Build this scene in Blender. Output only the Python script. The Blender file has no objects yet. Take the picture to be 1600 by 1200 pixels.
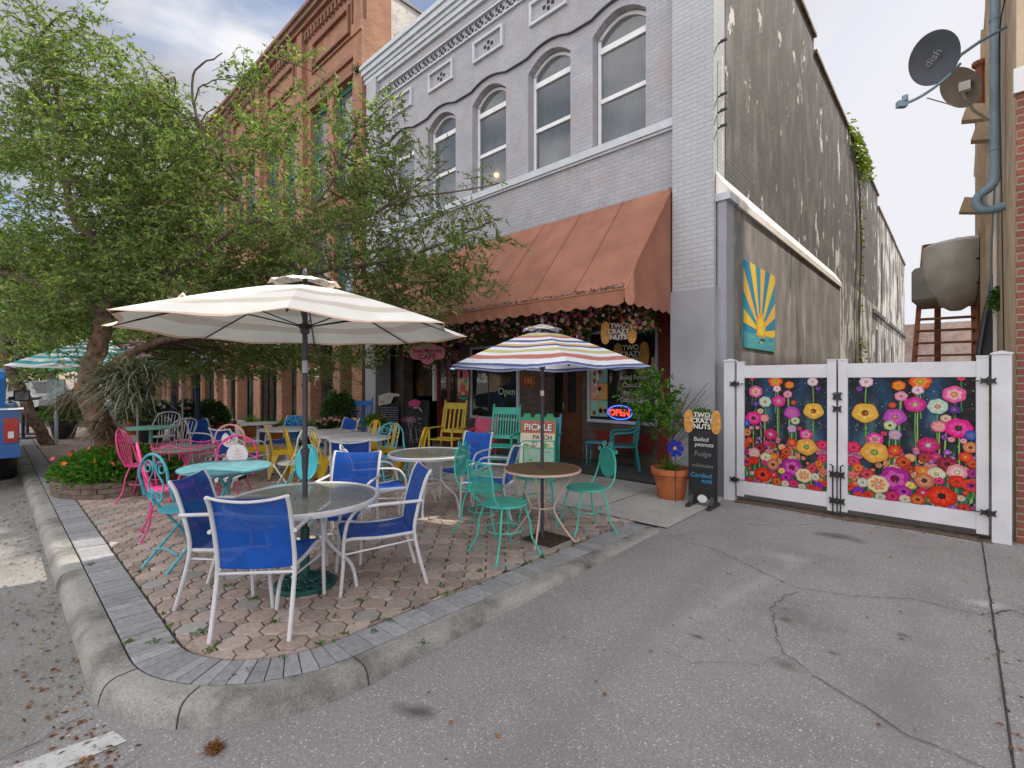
import bpy, math, random
import numpy as np
from mathutils import Vector, Matrix, noise
from math import sin, cos, pi, radians as R, sqrt, atan2
random.seed(7); rng = np.random.default_rng(7)
S = bpy.context.scene
col = S.collection
# ------------------------------------------------------------------ camera, light, exposure
F, YAW, CH, HY = 755.0, R(42.8), 1.6, 595.0          # focal in px of a 1600 wide frame, camera height, horizon row
cam = bpy.data.cameras.new('camera'); camo = bpy.data.objects.new('camera', cam); col.objects.link(camo)
camo.location = (0, 0, CH); camo.rotation_euler = (R(90), 0, YAW)
cam.sensor_width = 36; cam.lens = F/1600*36; cam.shift_y = -(600-HY)/1600; cam.clip_start = .05; cam.clip_end = 2000
S.camera = camo
S.view_settings.view_transform = 'Standard'; S.view_settings.look = 'None'; S.view_settings.gamma = 1
S.view_settings.exposure = 0.92
SUN_AZ, SUN_EL = 30.0, 53.0                           # azimuth from +Y towards +X
sl = bpy.data.lights.new('sun', 'SUN'); sl.energy = 3.0; sl.angle = R(1.0); sl.color = (1, .93, .82)
so = bpy.data.objects.new('sun', sl); col.objects.link(so)
sd = Vector((sin(R(SUN_AZ))*cos(R(SUN_EL)), cos(R(SUN_AZ))*cos(R(SUN_EL)), sin(R(SUN_EL))))
so.rotation_euler = sd.to_track_quat('Z', 'Y').to_euler()
S.world = bpy.data.worlds.new('World'); S.world.use_nodes = True
nt = S.world.node_tree; N = nt.nodes; L = nt.links; N.clear()
def nd(N, t, **k):
    n = N.new(t)
    for a, b in k.items():
        if a[0] == 'i' and a[1:].isdigit(): n.inputs[int(a[1:])].default_value = b
        else: setattr(n, a, b)
    return n
def ramp(N, stops, interp='LINEAR'):
    n = N.new('ShaderNodeValToRGB'); n.color_ramp.interpolation = interp
    e = n.color_ramp.elements
    while len(e) < len(stops): e.new(.5)
    for q, (p, c) in zip(e, stops):
        q.position = p; q.color = (c, c, c, 1) if isinstance(c, (int, float)) else (*c, 1)
    return n
sky = nd(N, 'ShaderNodeTexSky', sky_type='NISHITA', sun_disc=False, sun_elevation=R(SUN_EL), sun_rotation=R(SUN_AZ))
tc = nd(N, 'ShaderNodeTexCoord'); mp = nd(N, 'ShaderNodeMapping'); mp.inputs['Scale'].default_value = (1, 1, 2.6); mp.inputs['Location'].default_value = (.3, .75, .1)
n1 = nd(N, 'ShaderNodeTexNoise'); n1.inputs['Scale'].default_value = 2.1; n1.inputs['Detail'].default_value = 7; n1.inputs['Roughness'].default_value = .52
n2 = nd(N, 'ShaderNodeTexNoise'); n2.inputs['Scale'].default_value = 1.3; n2.inputs['Detail'].default_value = 5
L.new(tc.outputs['Generated'], mp.inputs[0]); L.new(mp.outputs[0], n1.inputs['Vector']); L.new(mp.outputs[0], n2.inputs['Vector'])
mask = ramp(N, [(.36, 0), (.5, 1)]); L.new(n1.outputs['Fac'], mask.inputs[0])
shade = ramp(N, [(.35, (.15, .155, .175)), (.5, (.27, .27, .295)), (.64, (.5, .5, .52))]); L.new(n2.outputs['Fac'], shade.inputs[0])
# brighter, almost clear white cloud towards the sun
dotn = nd(N, 'ShaderNodeVectorMath', operation='DOT_PRODUCT'); dotn.inputs[1].default_value = (sin(R(14)), cos(R(14)), .12)
nrm = nd(N, 'ShaderNodeVectorMath', operation='NORMALIZE'); L.new(tc.outputs['Generated'], nrm.inputs[0]); L.new(nrm.outputs[0], dotn.inputs[0])
gl = ramp(N, [(.55, 0), (.9, 1)]); L.new(dotn.outputs['Value'], gl.inputs[0])
mg = nd(N, 'ShaderNodeMix', data_type='RGBA'); L.new(gl.outputs[0], mg.inputs[0]); L.new(shade.outputs[0], mg.inputs[6]); mg.inputs[7].default_value = (.46, .46, .49, 1)
mx = nd(N, 'ShaderNodeMath', operation='MAXIMUM'); L.new(mask.outputs[0], mx.inputs[0]); L.new(gl.outputs[0], mx.inputs[1])
sk = nd(N, 'ShaderNodeVectorMath', operation='SCALE'); L.new(sky.outputs[0], sk.inputs[0]); sk.inputs['Scale'].default_value = .1
dot2 = nd(N, 'ShaderNodeVectorMath', operation='DOT_PRODUCT'); dot2.inputs[1].default_value = (.2, -.9, .4); L.new(nrm.outputs[0], dot2.inputs[0])
g2 = ramp(N, [(0, 0), (.6, 1)]); L.new(dot2.outputs['Value'], g2.inputs[0])   # extra brightness added to the unseen sky behind the viewer, lifts the shaded facade
mg2 = nd(N, 'ShaderNodeMix', data_type='RGBA'); L.new(g2.outputs[0], mg2.inputs[0]); L.new(mg.outputs[2], mg2.inputs[6]); mg2.inputs[7].default_value = (1.25, 1.22, 1.22, 1); mg = mg2
mw = nd(N, 'ShaderNodeMix', data_type='RGBA'); L.new(mx.outputs[0], mw.inputs[0]); L.new(sk.outputs[0], mw.inputs[6]); L.new(mg.outputs[2], mw.inputs[7])
bg = nd(N, 'ShaderNodeBackground'); L.new(mw.outputs[2], bg.inputs[0]); bg.inputs[1].default_value = 1
wo = nd(N, 'ShaderNodeOutputWorld'); L.new(bg.outputs[0], wo.inputs[0])
rv, fv = (cos(YAW), sin(YAW)), (-sin(YAW), cos(YAW))
def at(px, py, Z):                                     # a survey helper: sight line and distance to a point of the place
    u = (px-800)/F; return Vector((Z*(fv[0]+u*rv[0]), Z*(fv[1]+u*rv[1]), CH+(HY-py)/F*Z))
# ------------------------------------------------------------------ helpers
def tag(o, label=None, cat=None, group=None, kind=None):
    if label: o['label'] = label
    if cat: o['category'] = cat
    if group: o['group'] = group
    if kind: o['kind'] = kind
    return o
def thing(name, loc, rz, label, cat, group=None):
    o = bpy.data.objects.new(name, None); col.objects.link(o); o.empty_display_size = .1
    o.location = loc; o.rotation_euler = (0, 0, rz); return tag(o, label, cat, group)
def kids(o): return [c for c in bpy.data.objects if c.parent == o]
def dup(o, loc, rz, label=None, group=None, parent=None):
    c = o.copy(); col.objects.link(c)
    if parent is None: c.location = loc; c.rotation_euler = (0, 0, rz)
    else: c.parent = parent
    if label: c['label'] = label
    if group: c['group'] = group
    for k in kids(o): dup(k, None, None, parent=c)
    return c
class MB:
    def __init__(s): s.v = []; s.f = []; s.m = []; s.c = []; s.uv = []; s.mi = 0; s.col = None; s.T = None
    def add(s, vs, fs, uv=None):
        b = len(s.v)
        s.v += [tuple(s.T @ Vector(p)) for p in vs] if s.T else [tuple(p) for p in vs]
        for i, f in enumerate(fs):
            s.f.append([b+j for j in f]); s.m.append(s.mi); s.c.append(s.col or (1, 1, 1))
            s.uv.append(uv[i] if uv else None)
        return s
    def box(s, c, d, rz=0, rx=0, ry=0):
        hx, hy, hz = d[0]/2, d[1]/2, d[2]/2
        M = Matrix.Translation(c) @ Matrix.Rotation(rz, 4, 'Z') @ Matrix.Rotation(ry, 4, 'Y') @ Matrix.Rotation(rx, 4, 'X')
        vs = [M @ Vector((x*hx, y*hy, z*hz)) for x in (-1, 1) for y in (-1, 1) for z in (-1, 1)]
        return s.add(vs, [(0, 1, 3, 2), (4, 6, 7, 5), (0, 4, 5, 1), (2, 3, 7, 6), (0, 2, 6, 4), (1, 5, 7, 3)])
    def bx(s, x0, x1, y0, y1, z0, z1): return s.box(((x0+x1)/2, (y0+y1)/2, (z0+z1)/2), (x1-x0, y1-y0, z1-z0))
    def tube(s, pts, r, n=8, closed=False, cap=True):
        P = [Vector(p) for p in pts]; m = len(P); rr = r if isinstance(r, (list, tuple)) else [r]*m
        up = None; vs = []
        for i in range(m):
            if closed: d = P[(i+1) % m]-P[i-1]
            else: d = P[min(i+1, m-1)]-P[max(i-1, 0)]
            if d.length < 1e-9: d = Vector((0, 0, 1))
            d.normalize()
            if up is None: up = d.orthogonal().normalized()
            else:
                up = up-d*up.dot(d)
                up = up.normalized() if up.length > 1e-6 else d.orthogonal().normalized()
            w = d.cross(up)
            for k in range(n):
                a = 2*pi*k/n; vs.append(P[i]+(up*cos(a)+w*sin(a))*rr[i])
        fs = []
        for i in range(m if closed else m-1):
            j = (i+1) % m
            for k in range(n): fs.append((i*n+k, i*n+(k+1) % n, j*n+(k+1) % n, j*n+k))
        if not closed and cap: fs += [tuple(range(n-1, -1, -1)), tuple((m-1)*n+k for k in range(n))]
        return s.add(vs, fs)
    def lathe(s, prof, c=(0, 0, 0), n=24, sx=1, sy=1, cap=True):
        vs = [(c[0]+r*cos(2*pi*k/n)*sx, c[1]+r*sin(2*pi*k/n)*sy, c[2]+z) for r, z in prof for k in range(n)]
        fs = [(i*n+k, i*n+(k+1) % n, (i+1)*n+(k+1) % n, (i+1)*n+k) for i in range(len(prof)-1) for k in range(n)]
        if cap: fs += [tuple(range(n-1, -1, -1)), tuple((len(prof)-1)*n+k for k in range(n))]
        return s.add(vs, fs)
    def prism(s, poly, ax, a, b):                       # extrude a 2D outline along an axis from a to b
        def mk(p, t): return {'x': (t, p[0], p[1]), 'y': (p[0], t, p[1]), 'z': (p[0], p[1], t)}[ax]
        n = len(poly); vs = [mk(p, a) for p in poly]+[mk(p, b) for p in poly]
        fs = [tuple(range(n)), tuple(range(2*n-1, n-1, -1))]+[(i, i+n, (i+1) % n+n, (i+1) % n) for i in range(n)]
        return s.add(vs, fs)
    def build_loose(s, name, mats, parent=None, smooth=False):   # every separate piece an object of its own
        p = list(range(len(s.v)))
        def fd(a):
            while p[a] != a: p[a] = p[p[a]]; a = p[a]
            return a
        for f in s.f:
            for j in f[1:]: p[fd(j)] = fd(f[0])
        gr = {}
        for i, f in enumerate(s.f): gr.setdefault(fd(f[0]), []).append(i)
        for ids in gr.values():
            m = {}; b = MB()
            for i in ids:
                for j in s.f[i]:
                    if j not in m: m[j] = len(b.v); b.v.append(s.v[j])
                b.f.append([m[j] for j in s.f[i]]); b.m.append(s.m[i]); b.c.append(s.c[i]); b.uv.append(s.uv[i])
            o = b.build(name, mats, parent, smooth)
        return o
    def build(s, name, mats, parent=None, smooth=False, fix=True):
        me = bpy.data.meshes.new(name); me.from_pydata(s.v, [], s.f)
        mats = mats if isinstance(mats, (list, tuple)) else [mats]
        for q in mats: me.materials.append(q)
        if len(mats) > 1: me.polygons.foreach_set('material_index', s.m)
        if any(c != (1, 1, 1) for c in s.c):
            ca = me.color_attributes.new('Col', 'FLOAT_COLOR', 'CORNER'); arr = []
            for f, c in zip(s.f, s.c): arr += [*c, 1]*len(f)
            ca.data.foreach_set('color', arr)
        if any(u is not None for u in s.uv):
            ul = me.uv_layers.new(name='UV'); arr = []
            for f, u in zip(s.f, s.uv):
                for k in range(len(f)): arr += list(u[k]) if u else [0, 0]
            ul.data.foreach_set('uv', arr)
        if fix:
            import bmesh
            b = bmesh.new(); b.from_mesh(me); bmesh.ops.recalc_face_normals(b, faces=b.faces); b.to_mesh(me); b.free()
        if smooth:
            me.polygons.foreach_set('use_smooth', [True]*len(me.polygons))
            try: me.set_sharp_from_angle(angle=R(40))
            except Exception: pass
        o = bpy.data.objects.new(name, me); col.objects.link(o); o.parent = parent
        return o
def bez(pts, n=6):                                      # Catmull-Rom through points
    P = [Vector(p) for p in pts]; out = []
    for i in range(len(P)-1):
        a, b, c, d = P[max(i-1, 0)], P[i], P[i+1], P[min(i+2, len(P)-1)]
        for k in range(n):
            t = k/n; out.append(.5*((2*b)+(c-a)*t+(2*a-5*b+4*c-d)*t*t+(-a+3*b-3*c+d)*t**3))
    return out+[P[-1]]
def circ(c, r, n=24, a0=0, a1=2*pi, ax='z'):
    o = []
    for k in range(n+(0 if abs(a1-a0-2*pi) < 1e-6 else 1)):
        a = a0+(a1-a0)*k/n; x, y = r*cos(a), r*sin(a)
        o.append((c[0]+x, c[1]+y, c[2]) if ax == 'z' else (c[0]+x, c[1], c[2]+y) if ax == 'y' else (c[0], c[1]+x, c[2]+y))
    return o
def spiral(c, r0, r1, a0, a1, n=16, ax='y'):
    o = []
    for k in range(n+1):
        t = k/n; a = a0+(a1-a0)*t; r = r0+(r1-r0)*t
        o.append((c[0]+r*cos(a), c[1], c[2]+r*sin(a)))
    return o
# ------------------------------------------------------------------ materials
MATS = {}
def newmat(name):
    m = bpy.data.materials.new(name); m.use_nodes = True; MATS[name] = m
    return m, m.node_tree.nodes, m.node_tree.links, m.node_tree.nodes['Principled BSDF']
def M(name, c=(.5, .5, .5), rough=.5, metal=0, var=.12, scale=8, bump=.15, bscale=60, dirt=None, vc=False, emit=None, spec=.5, coat=0):
    m, N, L, b = newmat(name)
    b.inputs['Roughness'].default_value = rough; b.inputs['Metallic'].default_value = metal; b.inputs['Specular IOR Level'].default_value = spec
    b.inputs['Coat Weight'].default_value = coat
    if vc: src = nd(N, 'ShaderNodeVertexColor', layer_name='Col').outputs[0]
    else: r_ = nd(N, 'ShaderNodeRGB'); r_.outputs[0].default_value = (*c, 1); src = r_.outputs[0]
    g = nd(N, 'ShaderNodeNewGeometry'); n = nd(N, 'ShaderNodeTexNoise'); n.inputs['Scale'].default_value = scale; n.inputs['Detail'].default_value = 6
    L.new(g.outputs['Position'], n.inputs['Vector'])
    rp = ramp(N, [(.3, 1-var), (.7, 1+var)]); L.new(n.outputs['Fac'], rp.inputs[0])
    mu = nd(N, 'ShaderNodeMix', data_type='RGBA', blend_type='MULTIPLY'); mu.inputs[0].default_value = 1
    L.new(src, mu.inputs[6]); L.new(rp.outputs[0], mu.inputs[7]); out = mu.outputs[2]
    if dirt:
        dn = nd(N, 'ShaderNodeTexNoise'); dn.inputs['Scale'].default_value = dirt[1]; dn.inputs['Detail'].default_value = 8; dn.inputs['Roughness'].default_value = .65
        L.new(g.outputs['Position'], dn.inputs['Vector']); dr = ramp(N, [(dirt[2], 0), (dirt[2]+.14, dirt[3] if len(dirt) > 3 else .8)]); L.new(dn.outputs['Fac'], dr.inputs[0])
        dm = nd(N, 'ShaderNodeMix', data_type='RGBA'); L.new(dr.outputs[0], dm.inputs[0]); L.new(out, dm.inputs[6]); dm.inputs[7].default_value = (*dirt[0], 1); out = dm.outputs[2]
    L.new(out, b.inputs['Base Color'])
    if bump:
        bn = nd(N, 'ShaderNodeTexNoise'); bn.inputs['Scale'].default_value = bscale; bn.inputs['Detail'].default_value = 4
        L.new(g.outputs['Position'], bn.inputs['Vector'])
        bp = nd(N, 'ShaderNodeBump'); bp.inputs['Strength'].default_value = bump; bp.inputs['Distance'].default_value = .01
        L.new(bn.outputs['Fac'], bp.inputs['Height']); L.new(bp.outputs[0], b.inputs['Normal'])
    if emit: b.inputs['Emission Color'].default_value = (*c, 1); b.inputs['Emission Strength'].default_value = emit
    return m
def brickmat(name, c1, c2, mortar, bw=.2, rh=.067, ms=.008, bump=.5, patch=None, rough=.85, streak=None, wash=.3, tone=.25):
    m, N, L, b = newmat(name); b.inputs['Roughness'].default_value = rough
    g = nd(N, 'ShaderNodeNewGeometry'); sp = nd(N, 'ShaderNodeSeparateXYZ'); L.new(g.outputs['Position'], sp.inputs[0])
    ad = nd(N, 'ShaderNodeMath', operation='ADD'); L.new(sp.outputs[0], ad.inputs[0]); L.new(sp.outputs[1], ad.inputs[1])
    cb = nd(N, 'ShaderNodeCombineXYZ'); L.new(ad.outputs[0], cb.inputs[0]); L.new(sp.outputs[2], cb.inputs[1])
    br = nd(N, 'ShaderNodeTexBrick'); L.new(cb.outputs[0], br.inputs['Vector'])
    br.inputs['Color1'].default_value = (*c1, 1); br.inputs['Color2'].default_value = (*c2, 1); br.inputs['Mortar'].default_value = (*mortar, 1)
    br.inputs['Scale'].default_value = 1; br.inputs['Brick Width'].default_value = bw; br.inputs['Row Height'].default_value = rh
    br.inputs['Mortar Size'].default_value = ms; br.inputs['Mortar Smooth'].default_value = .4; br.inputs['Bias'].default_value = -.1
    n = nd(N, 'ShaderNodeTexNoise'); n.inputs['Scale'].default_value = 1.7; n.inputs['Detail'].default_value = 8; n.inputs['Roughness'].default_value = .62; L.new(g.outputs['Position'], n.inputs['Vector'])
    rp = ramp(N, [(.3, 1-tone), (.7, 1+tone*.6)]); L.new(n.outputs['Fac'], rp.inputs[0])
    mu = nd(N, 'ShaderNodeMix', data_type='RGBA', blend_type='MULTIPLY'); mu.inputs[0].default_value = 1
    L.new(br.outputs[0], mu.inputs[6]); L.new(rp.outputs[0], mu.inputs[7]); out = mu.outputs[2]
    def over(out, colr, scale, lo, amt, zs=1.0, hi=.12, off=0):
        mpn = nd(N, 'ShaderNodeMapping'); mpn.inputs['Scale'].default_value = (1, 1, zs); mpn.inputs['Location'].default_value = (off, off*.7, off*.3); L.new(g.outputs['Position'], mpn.inputs[0])
        a = nd(N, 'ShaderNodeTexNoise'); a.inputs['Scale'].default_value = scale; a.inputs['Detail'].default_value = 9; a.inputs['Roughness'].default_value = .6; L.new(mpn.outputs[0], a.inputs['Vector'])
        q = ramp(N, [(lo, 0), (lo+hi, amt)]); L.new(a.outputs['Fac'], q.inputs[0])
        d = nd(N, 'ShaderNodeMix', data_type='RGBA'); L.new(q.outputs[0], d.inputs[0]); L.new(out, d.inputs[6]); d.inputs[7].default_value = (*colr, 1); return d.outputs[2]
    if streak: out = over(out, streak[0], 2.4, streak[1], streak[2], .42, .2)
    if patch:
        for p in patch: out = over(out, p[0], p[1], p[2], p[3], p[4] if len(p) > 4 else 1, .03, p[5] if len(p) > 5 else 0)
    L.new(out, b.inputs['Base Color'])
    fn = nd(N, 'ShaderNodeTexNoise'); fn.inputs['Scale'].default_value = 45; fn.inputs['Detail'].default_value = 5; L.new(g.outputs['Position'], fn.inputs['Vector'])
    h = nd(N, 'ShaderNodeMath', operation='MULTIPLY_ADD'); L.new(fn.outputs['Fac'], h.inputs[0]); h.inputs[1].default_value = .55
    inv = nd(N, 'ShaderNodeMath', operation='SUBTRACT'); inv.inputs[0].default_value = 1; L.new(br.outputs['Fac'], inv.inputs[1]); L.new(inv.outputs[0], h.inputs[2])
    bp = nd(N, 'ShaderNodeBump'); bp.inputs['Strength'].default_value = bump; bp.inputs['Distance'].default_value = .012
    L.new(h.outputs[0], bp.inputs['Height']); L.new(bp.outputs[0], b.inputs['Normal'])
    return m
def leafmat(name, stops, trans=.35, rough=.55):
    m, N, L, b = newmat(name); g = nd(N, 'ShaderNodeNewGeometry'); rp = ramp(N, stops); L.new(g.outputs['Random Per Island'], rp.inputs[0])
    L.new(rp.outputs[0], b.inputs['Base Color']); b.inputs['Roughness'].default_value = rough; b.inputs['Specular IOR Level'].default_value = .3
    t = nd(N, 'ShaderNodeBsdfTranslucent'); br = nd(N, 'ShaderNodeMix', data_type='RGBA', blend_type='MULTIPLY'); br.inputs[0].default_value = 1
    L.new(rp.outputs[0], br.inputs[6]); br.inputs[7].default_value = (1.5, 1.6, .8, 1); L.new(br.outputs[2], t.inputs[0])
    x = nd(N, 'ShaderNodeMixShader'); x.inputs[0].default_value = trans; L.new(b.outputs[0], x.inputs[1]); L.new(t.outputs[0], x.inputs[2]); L.new(x.outputs[0], N['Material Output'].inputs[0])
    return m
def canopymat(name, stops, trans=.3, var=.1):            # stripes run parallel to each panel's edge through the UV
    m, N, L, b = newmat(name); uv = nd(N, 'ShaderNodeUVMap', uv_map='UV'); sp = nd(N, 'ShaderNodeSeparateXYZ'); L.new(uv.outputs[0], sp.inputs[0])
    rp = ramp(N, stops, 'CONSTANT'); L.new(sp.outputs[1], rp.inputs[0])
    g = nd(N, 'ShaderNodeNewGeometry'); n = nd(N, 'ShaderNodeTexNoise'); n.inputs['Scale'].default_value = 5; n.inputs['Detail'].default_value = 7; L.new(g.outputs['Position'], n.inputs['Vector'])
    q = ramp(N, [(.3, 1-var), (.65, 1)]); L.new(n.outputs['Fac'], q.inputs[0])
    mu = nd(N, 'ShaderNodeMix', data_type='RGBA', blend_type='MULTIPLY'); mu.inputs[0].default_value = 1; L.new(rp.outputs[0], mu.inputs[6]); L.new(q.outputs[0], mu.inputs[7])
    L.new(mu.outputs[2], b.inputs['Base Color']); b.inputs['Roughness'].default_value = .85; b.inputs['Specular IOR Level'].default_value = .2
    t = nd(N, 'ShaderNodeBsdfTranslucent'); L.new(mu.outputs[2], t.inputs[0]); x = nd(N, 'ShaderNodeMixShader'); x.inputs[0].default_value = trans
    L.new(b.outputs[0], x.inputs[1]); L.new(t.outputs[0], x.inputs[2]); L.new(x.outputs[0], N['Material Output'].inputs[0])
    bn = nd(N, 'ShaderNodeTexNoise'); bn.inputs['Scale'].default_value = 9; L.new(g.outputs['Position'], bn.inputs['Vector'])
    bp = nd(N, 'ShaderNodeBump'); bp.inputs['Strength'].default_value = .35; bp.inputs['Distance'].default_value = .02; L.new(bn.outputs['Fac'], bp.inputs['Height']); L.new(bp.outputs[0], b.inputs['Normal'])
    return m
def seemat(name, c, alpha, rough=.5, metal=0, spec=.5, grid=None):
    m, N, L, b = newmat(name); b.inputs['Base Color'].default_value = (*c, 1); b.inputs['Roughness'].default_value = rough; b.inputs['Metallic'].default_value = metal; b.inputs['Specular IOR Level'].default_value = spec
    t = nd(N, 'ShaderNodeBsdfTransparent'); x = nd(N, 'ShaderNodeMixShader'); x.inputs[0].default_value = alpha
    L.new(t.outputs[0], x.inputs[1]); L.new(b.outputs[0], x.inputs[2]); L.new(x.outputs[0], N['Material Output'].inputs[0])
    n = nd(N, 'ShaderNodeTexNoise'); n.inputs['Scale'].default_value = 3; n.inputs['Detail'].default_value = 4
    rp = ramp(N, [(.3, tuple(q*.8 for q in c)), (.7, tuple(min(1, q*1.12) for q in c))]); L.new(n.outputs['Fac'], rp.inputs[0]); L.new(rp.outputs[0], b.inputs['Base Color'])
    return m
def concmat(name, c, speck=.35, spc=(.62, .62, .62), stain=.3, rough=.9, sscale=1):
    m, N, L, b = newmat(name); b.inputs['Roughness'].default_value = rough; b.inputs['Specular IOR Level'].default_value = .3
    g = nd(N, 'ShaderNodeNewGeometry'); P = g.outputs['Position']
    def noi(sc, de=6, ro=.6):
        n = nd(N, 'ShaderNodeTexNoise'); n.inputs['Scale'].default_value = sc; n.inputs['Detail'].default_value = de; n.inputs['Roughness'].default_value = ro; L.new(P, n.inputs['Vector']); return n
    a = noi(.9*sscale, 9, .62); rp = ramp(N, [(.28, 1-stain), (.5, 1), (.75, 1+stain*.45)]); L.new(a.outputs['Fac'], rp.inputs[0])
    f = noi(70, 5, .7); rf = ramp(N, [(.3, .72), (.7, 1.22)]); L.new(f.outputs['Fac'], rf.inputs[0])
    def mul(x, y):
        q = nd(N, 'ShaderNodeMix', data_type='RGBA', blend_type='MULTIPLY'); q.inputs[0].default_value = 1; L.new(x, q.inputs[6]); L.new(y, q.inputs[7]); return q.outputs[2]
    base = nd(N, 'ShaderNodeRGB'); base.outputs[0].default_value = (*c, 1)
    o = mul(mul(base.outputs[0], rp.outputs[0]), rf.outputs[0])
    def specks(o, sc, thr, colr, amt, size):
        v = nd(N, 'ShaderNodeTexVoronoi'); v.inputs['Scale'].default_value = sc; L.new(P, v.inputs['Vector'])
        s = nd(N, 'ShaderNodeSeparateXYZ'); L.new(v.outputs['Color'], s.inputs[0])
        q = nd(N, 'ShaderNodeMath', operation='GREATER_THAN'); L.new(s.outputs[0], q.inputs[0]); q.inputs[1].default_value = thr
        d = nd(N, 'ShaderNodeMath', operation='LESS_THAN'); L.new(v.outputs['Distance'], d.inputs[0]); d.inputs[1].default_value = size
        e = nd(N, 'ShaderNodeMath', operation='MULTIPLY'); L.new(q.outputs[0], e.inputs[0]); L.new(d.outputs[0], e.inputs[1])
        h = nd(N, 'ShaderNodeMath', operation='MULTIPLY'); L.new(e.outputs[0], h.inputs[0]); h.inputs[1].default_value = amt
        w = nd(N, 'ShaderNodeMix', data_type='RGBA'); L.new(h.outputs[0], w.inputs[0]); L.new(o, w.inputs[6]); w.inputs[7].default_value = (*colr, 1); return w.outputs[2]
    if speck:
        o = specks(o, 95, .80, spc, speck, .33); o = specks(o, 60, .9, spc, speck, .32); o = specks(o, 120, .85, (.03, .03, .035), .55, .35)
    L.new(o, b.inputs['Base Color'])
    bp = nd(N, 'ShaderNodeBump'); bp.inputs['Strength'].default_value = .5; bp.inputs['Distance'].default_value = .006; L.new(f.outputs['Fac'], bp.inputs['Height']); L.new(bp.outputs[0], b.inputs['Normal'])
    return m
m_drive = concmat('driveway_concrete', (.25, .238, .232), .5, stain=.22)
def stains(m, items):
    N, L = m.node_tree.nodes, m.node_tree.links; b = N['Principled BSDF']; src = b.inputs['Base Color'].links[0].from_socket; g = nd(N, 'ShaderNodeNewGeometry')
    nz = nd(N, 'ShaderNodeTexNoise'); nz.inputs['Scale'].default_value = 5; nz.inputs['Detail'].default_value = 6; L.new(g.outputs['Position'], nz.inputs['Vector'])
    for x, y, rx, ry, rot, c, amt in items:
        mpn = nd(N, 'ShaderNodeMapping', vector_type='TEXTURE'); mpn.inputs['Location'].default_value = (x, y, 0); mpn.inputs['Rotation'].default_value = (0, 0, R(rot)); mpn.inputs['Scale'].default_value = (rx, ry, 50); L.new(g.outputs['Position'], mpn.inputs[0])
        ln = nd(N, 'ShaderNodeVectorMath', operation='LENGTH'); L.new(mpn.outputs[0], ln.inputs[0]); ad = nd(N, 'ShaderNodeMath', operation='MULTIPLY_ADD'); L.new(nz.outputs['Fac'], ad.inputs[0]); ad.inputs[1].default_value = 1.8; L.new(ln.outputs['Value'], ad.inputs[2])
        q = ramp(N, [(.55, amt), (.95, 0)]); sc = nd(N, 'ShaderNodeMath', operation='MULTIPLY'); L.new(ad.outputs[0], sc.inputs[0]); sc.inputs[1].default_value = .5; L.new(sc.outputs[0], q.inputs[0])
        d = nd(N, 'ShaderNodeMix', data_type='RGBA'); L.new(q.outputs[0], d.inputs[0]); L.new(src, d.inputs[6]); d.inputs[7].default_value = (*c, 1); src = d.outputs[2]
    L.new(src, b.inputs['Base Color'])
def gpt(px, py): t = CH*F/(py-HY); v = at(px, py, t); return v.x, v.y
stains(m_drive, [(*gpt(650, 1112), .13, .07, 30, (.06, .055, .055), .8), (*gpt(1310, 838), .3, .14, 0, (.07, .07, .075), .75), (-1.2, 3.9, .09, 1.35, -10, (.38, .39, .42), .3), (*gpt(1235, 872), .2, .14, 10, (.42, .43, .46), .35), (*gpt(1535, 943), .14, .1, 0, (.48, .5, .53), .55),
    (*gpt(1240, 960), .3, .3, 20, (.13, .125, .12), .5), (*gpt(1230, 1040), .11, .08, 0, (.10, .10, .085), .7), (*gpt(1400, 1090), .35, .3, 0, (.17, .165, .16), .4), (*gpt(1090, 995), .05, .035, 0, (.06, .06, .055), .8), (*gpt(1225, 968), .06, .05, 0, (.08, .08, .06), .7), (*gpt(1300, 1020), .05, .03, 0, (.05, .05, .05), .8), (*gpt(1410, 992), .05, .04, 0, (.05, .05, .05), .7),
    (-1.5, 3.2, .16, 3.0, 4, (.18, .176, .175), .4), (-.2, 3.0, .16, 3.0, 0, (.18, .176, .175), .35), (-.9, .6, .5, .3, 0, (.3, .295, .29), .3)])
m_street = concmat('street_asphalt', (.225, .218, .205), .3, stain=.35)
m_conc = concmat('pale_concrete', (.36, .35, .33), .12)
m_curb = concmat('curb_concrete', (.29, .28, .258), .15, stain=.75, sscale=2.6)
m_paver = M('paver', vc=True, rough=.9, var=.16, scale=30, bump=.5, bscale=90, dirt=((.1, .085, .075), 6, .58, .5))
m_joint = M('joint_sand', (.045, .045, .03), .95, var=.4, scale=30)
m_slate = M('slate_tile', (.085, .10, .105), .45, var=.5, scale=5, bump=.4, dirt=((.2, .21, .2), 9, .56, .5))
m_crack = M('crack_dark', (.04, .038, .036), .95, var=.4, scale=20)
m_wpaint = M('road_paint', (.5, .5, .49), .8, dirt=((.2, .2, .2), 25, .5, .8))
m_pbrick = brickmat('painted_brick_lilac', (.385, .38, .415), (.35, .345, .38), (.32, .315, .35), bump=.5, patch=[((.37, .30, .29), 1.4, .55, .35, 1, 3), ((.28, .28, .34), 3.0, .58, .45)], tone=.12)
m_pier = brickmat('painted_brick_pale', (.44, .45, .475), (.41, .42, .445), (.375, .385, .41), bump=.6, patch=[((.3, .3, .3), 5, .68, .4)], tone=.08)
m_side = brickmat('weathered_brick', (.105, .094, .086), (.084, .075, .069), (.05, .046, .043), bump=.8, streak=((.24, .22, .205), .48, .6), patch=[((.66, .64, .62), 2.1, .605, .95, .7, 5), ((.05, .045, .045), 1.6, .6, .6, .3, 2)])
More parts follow.
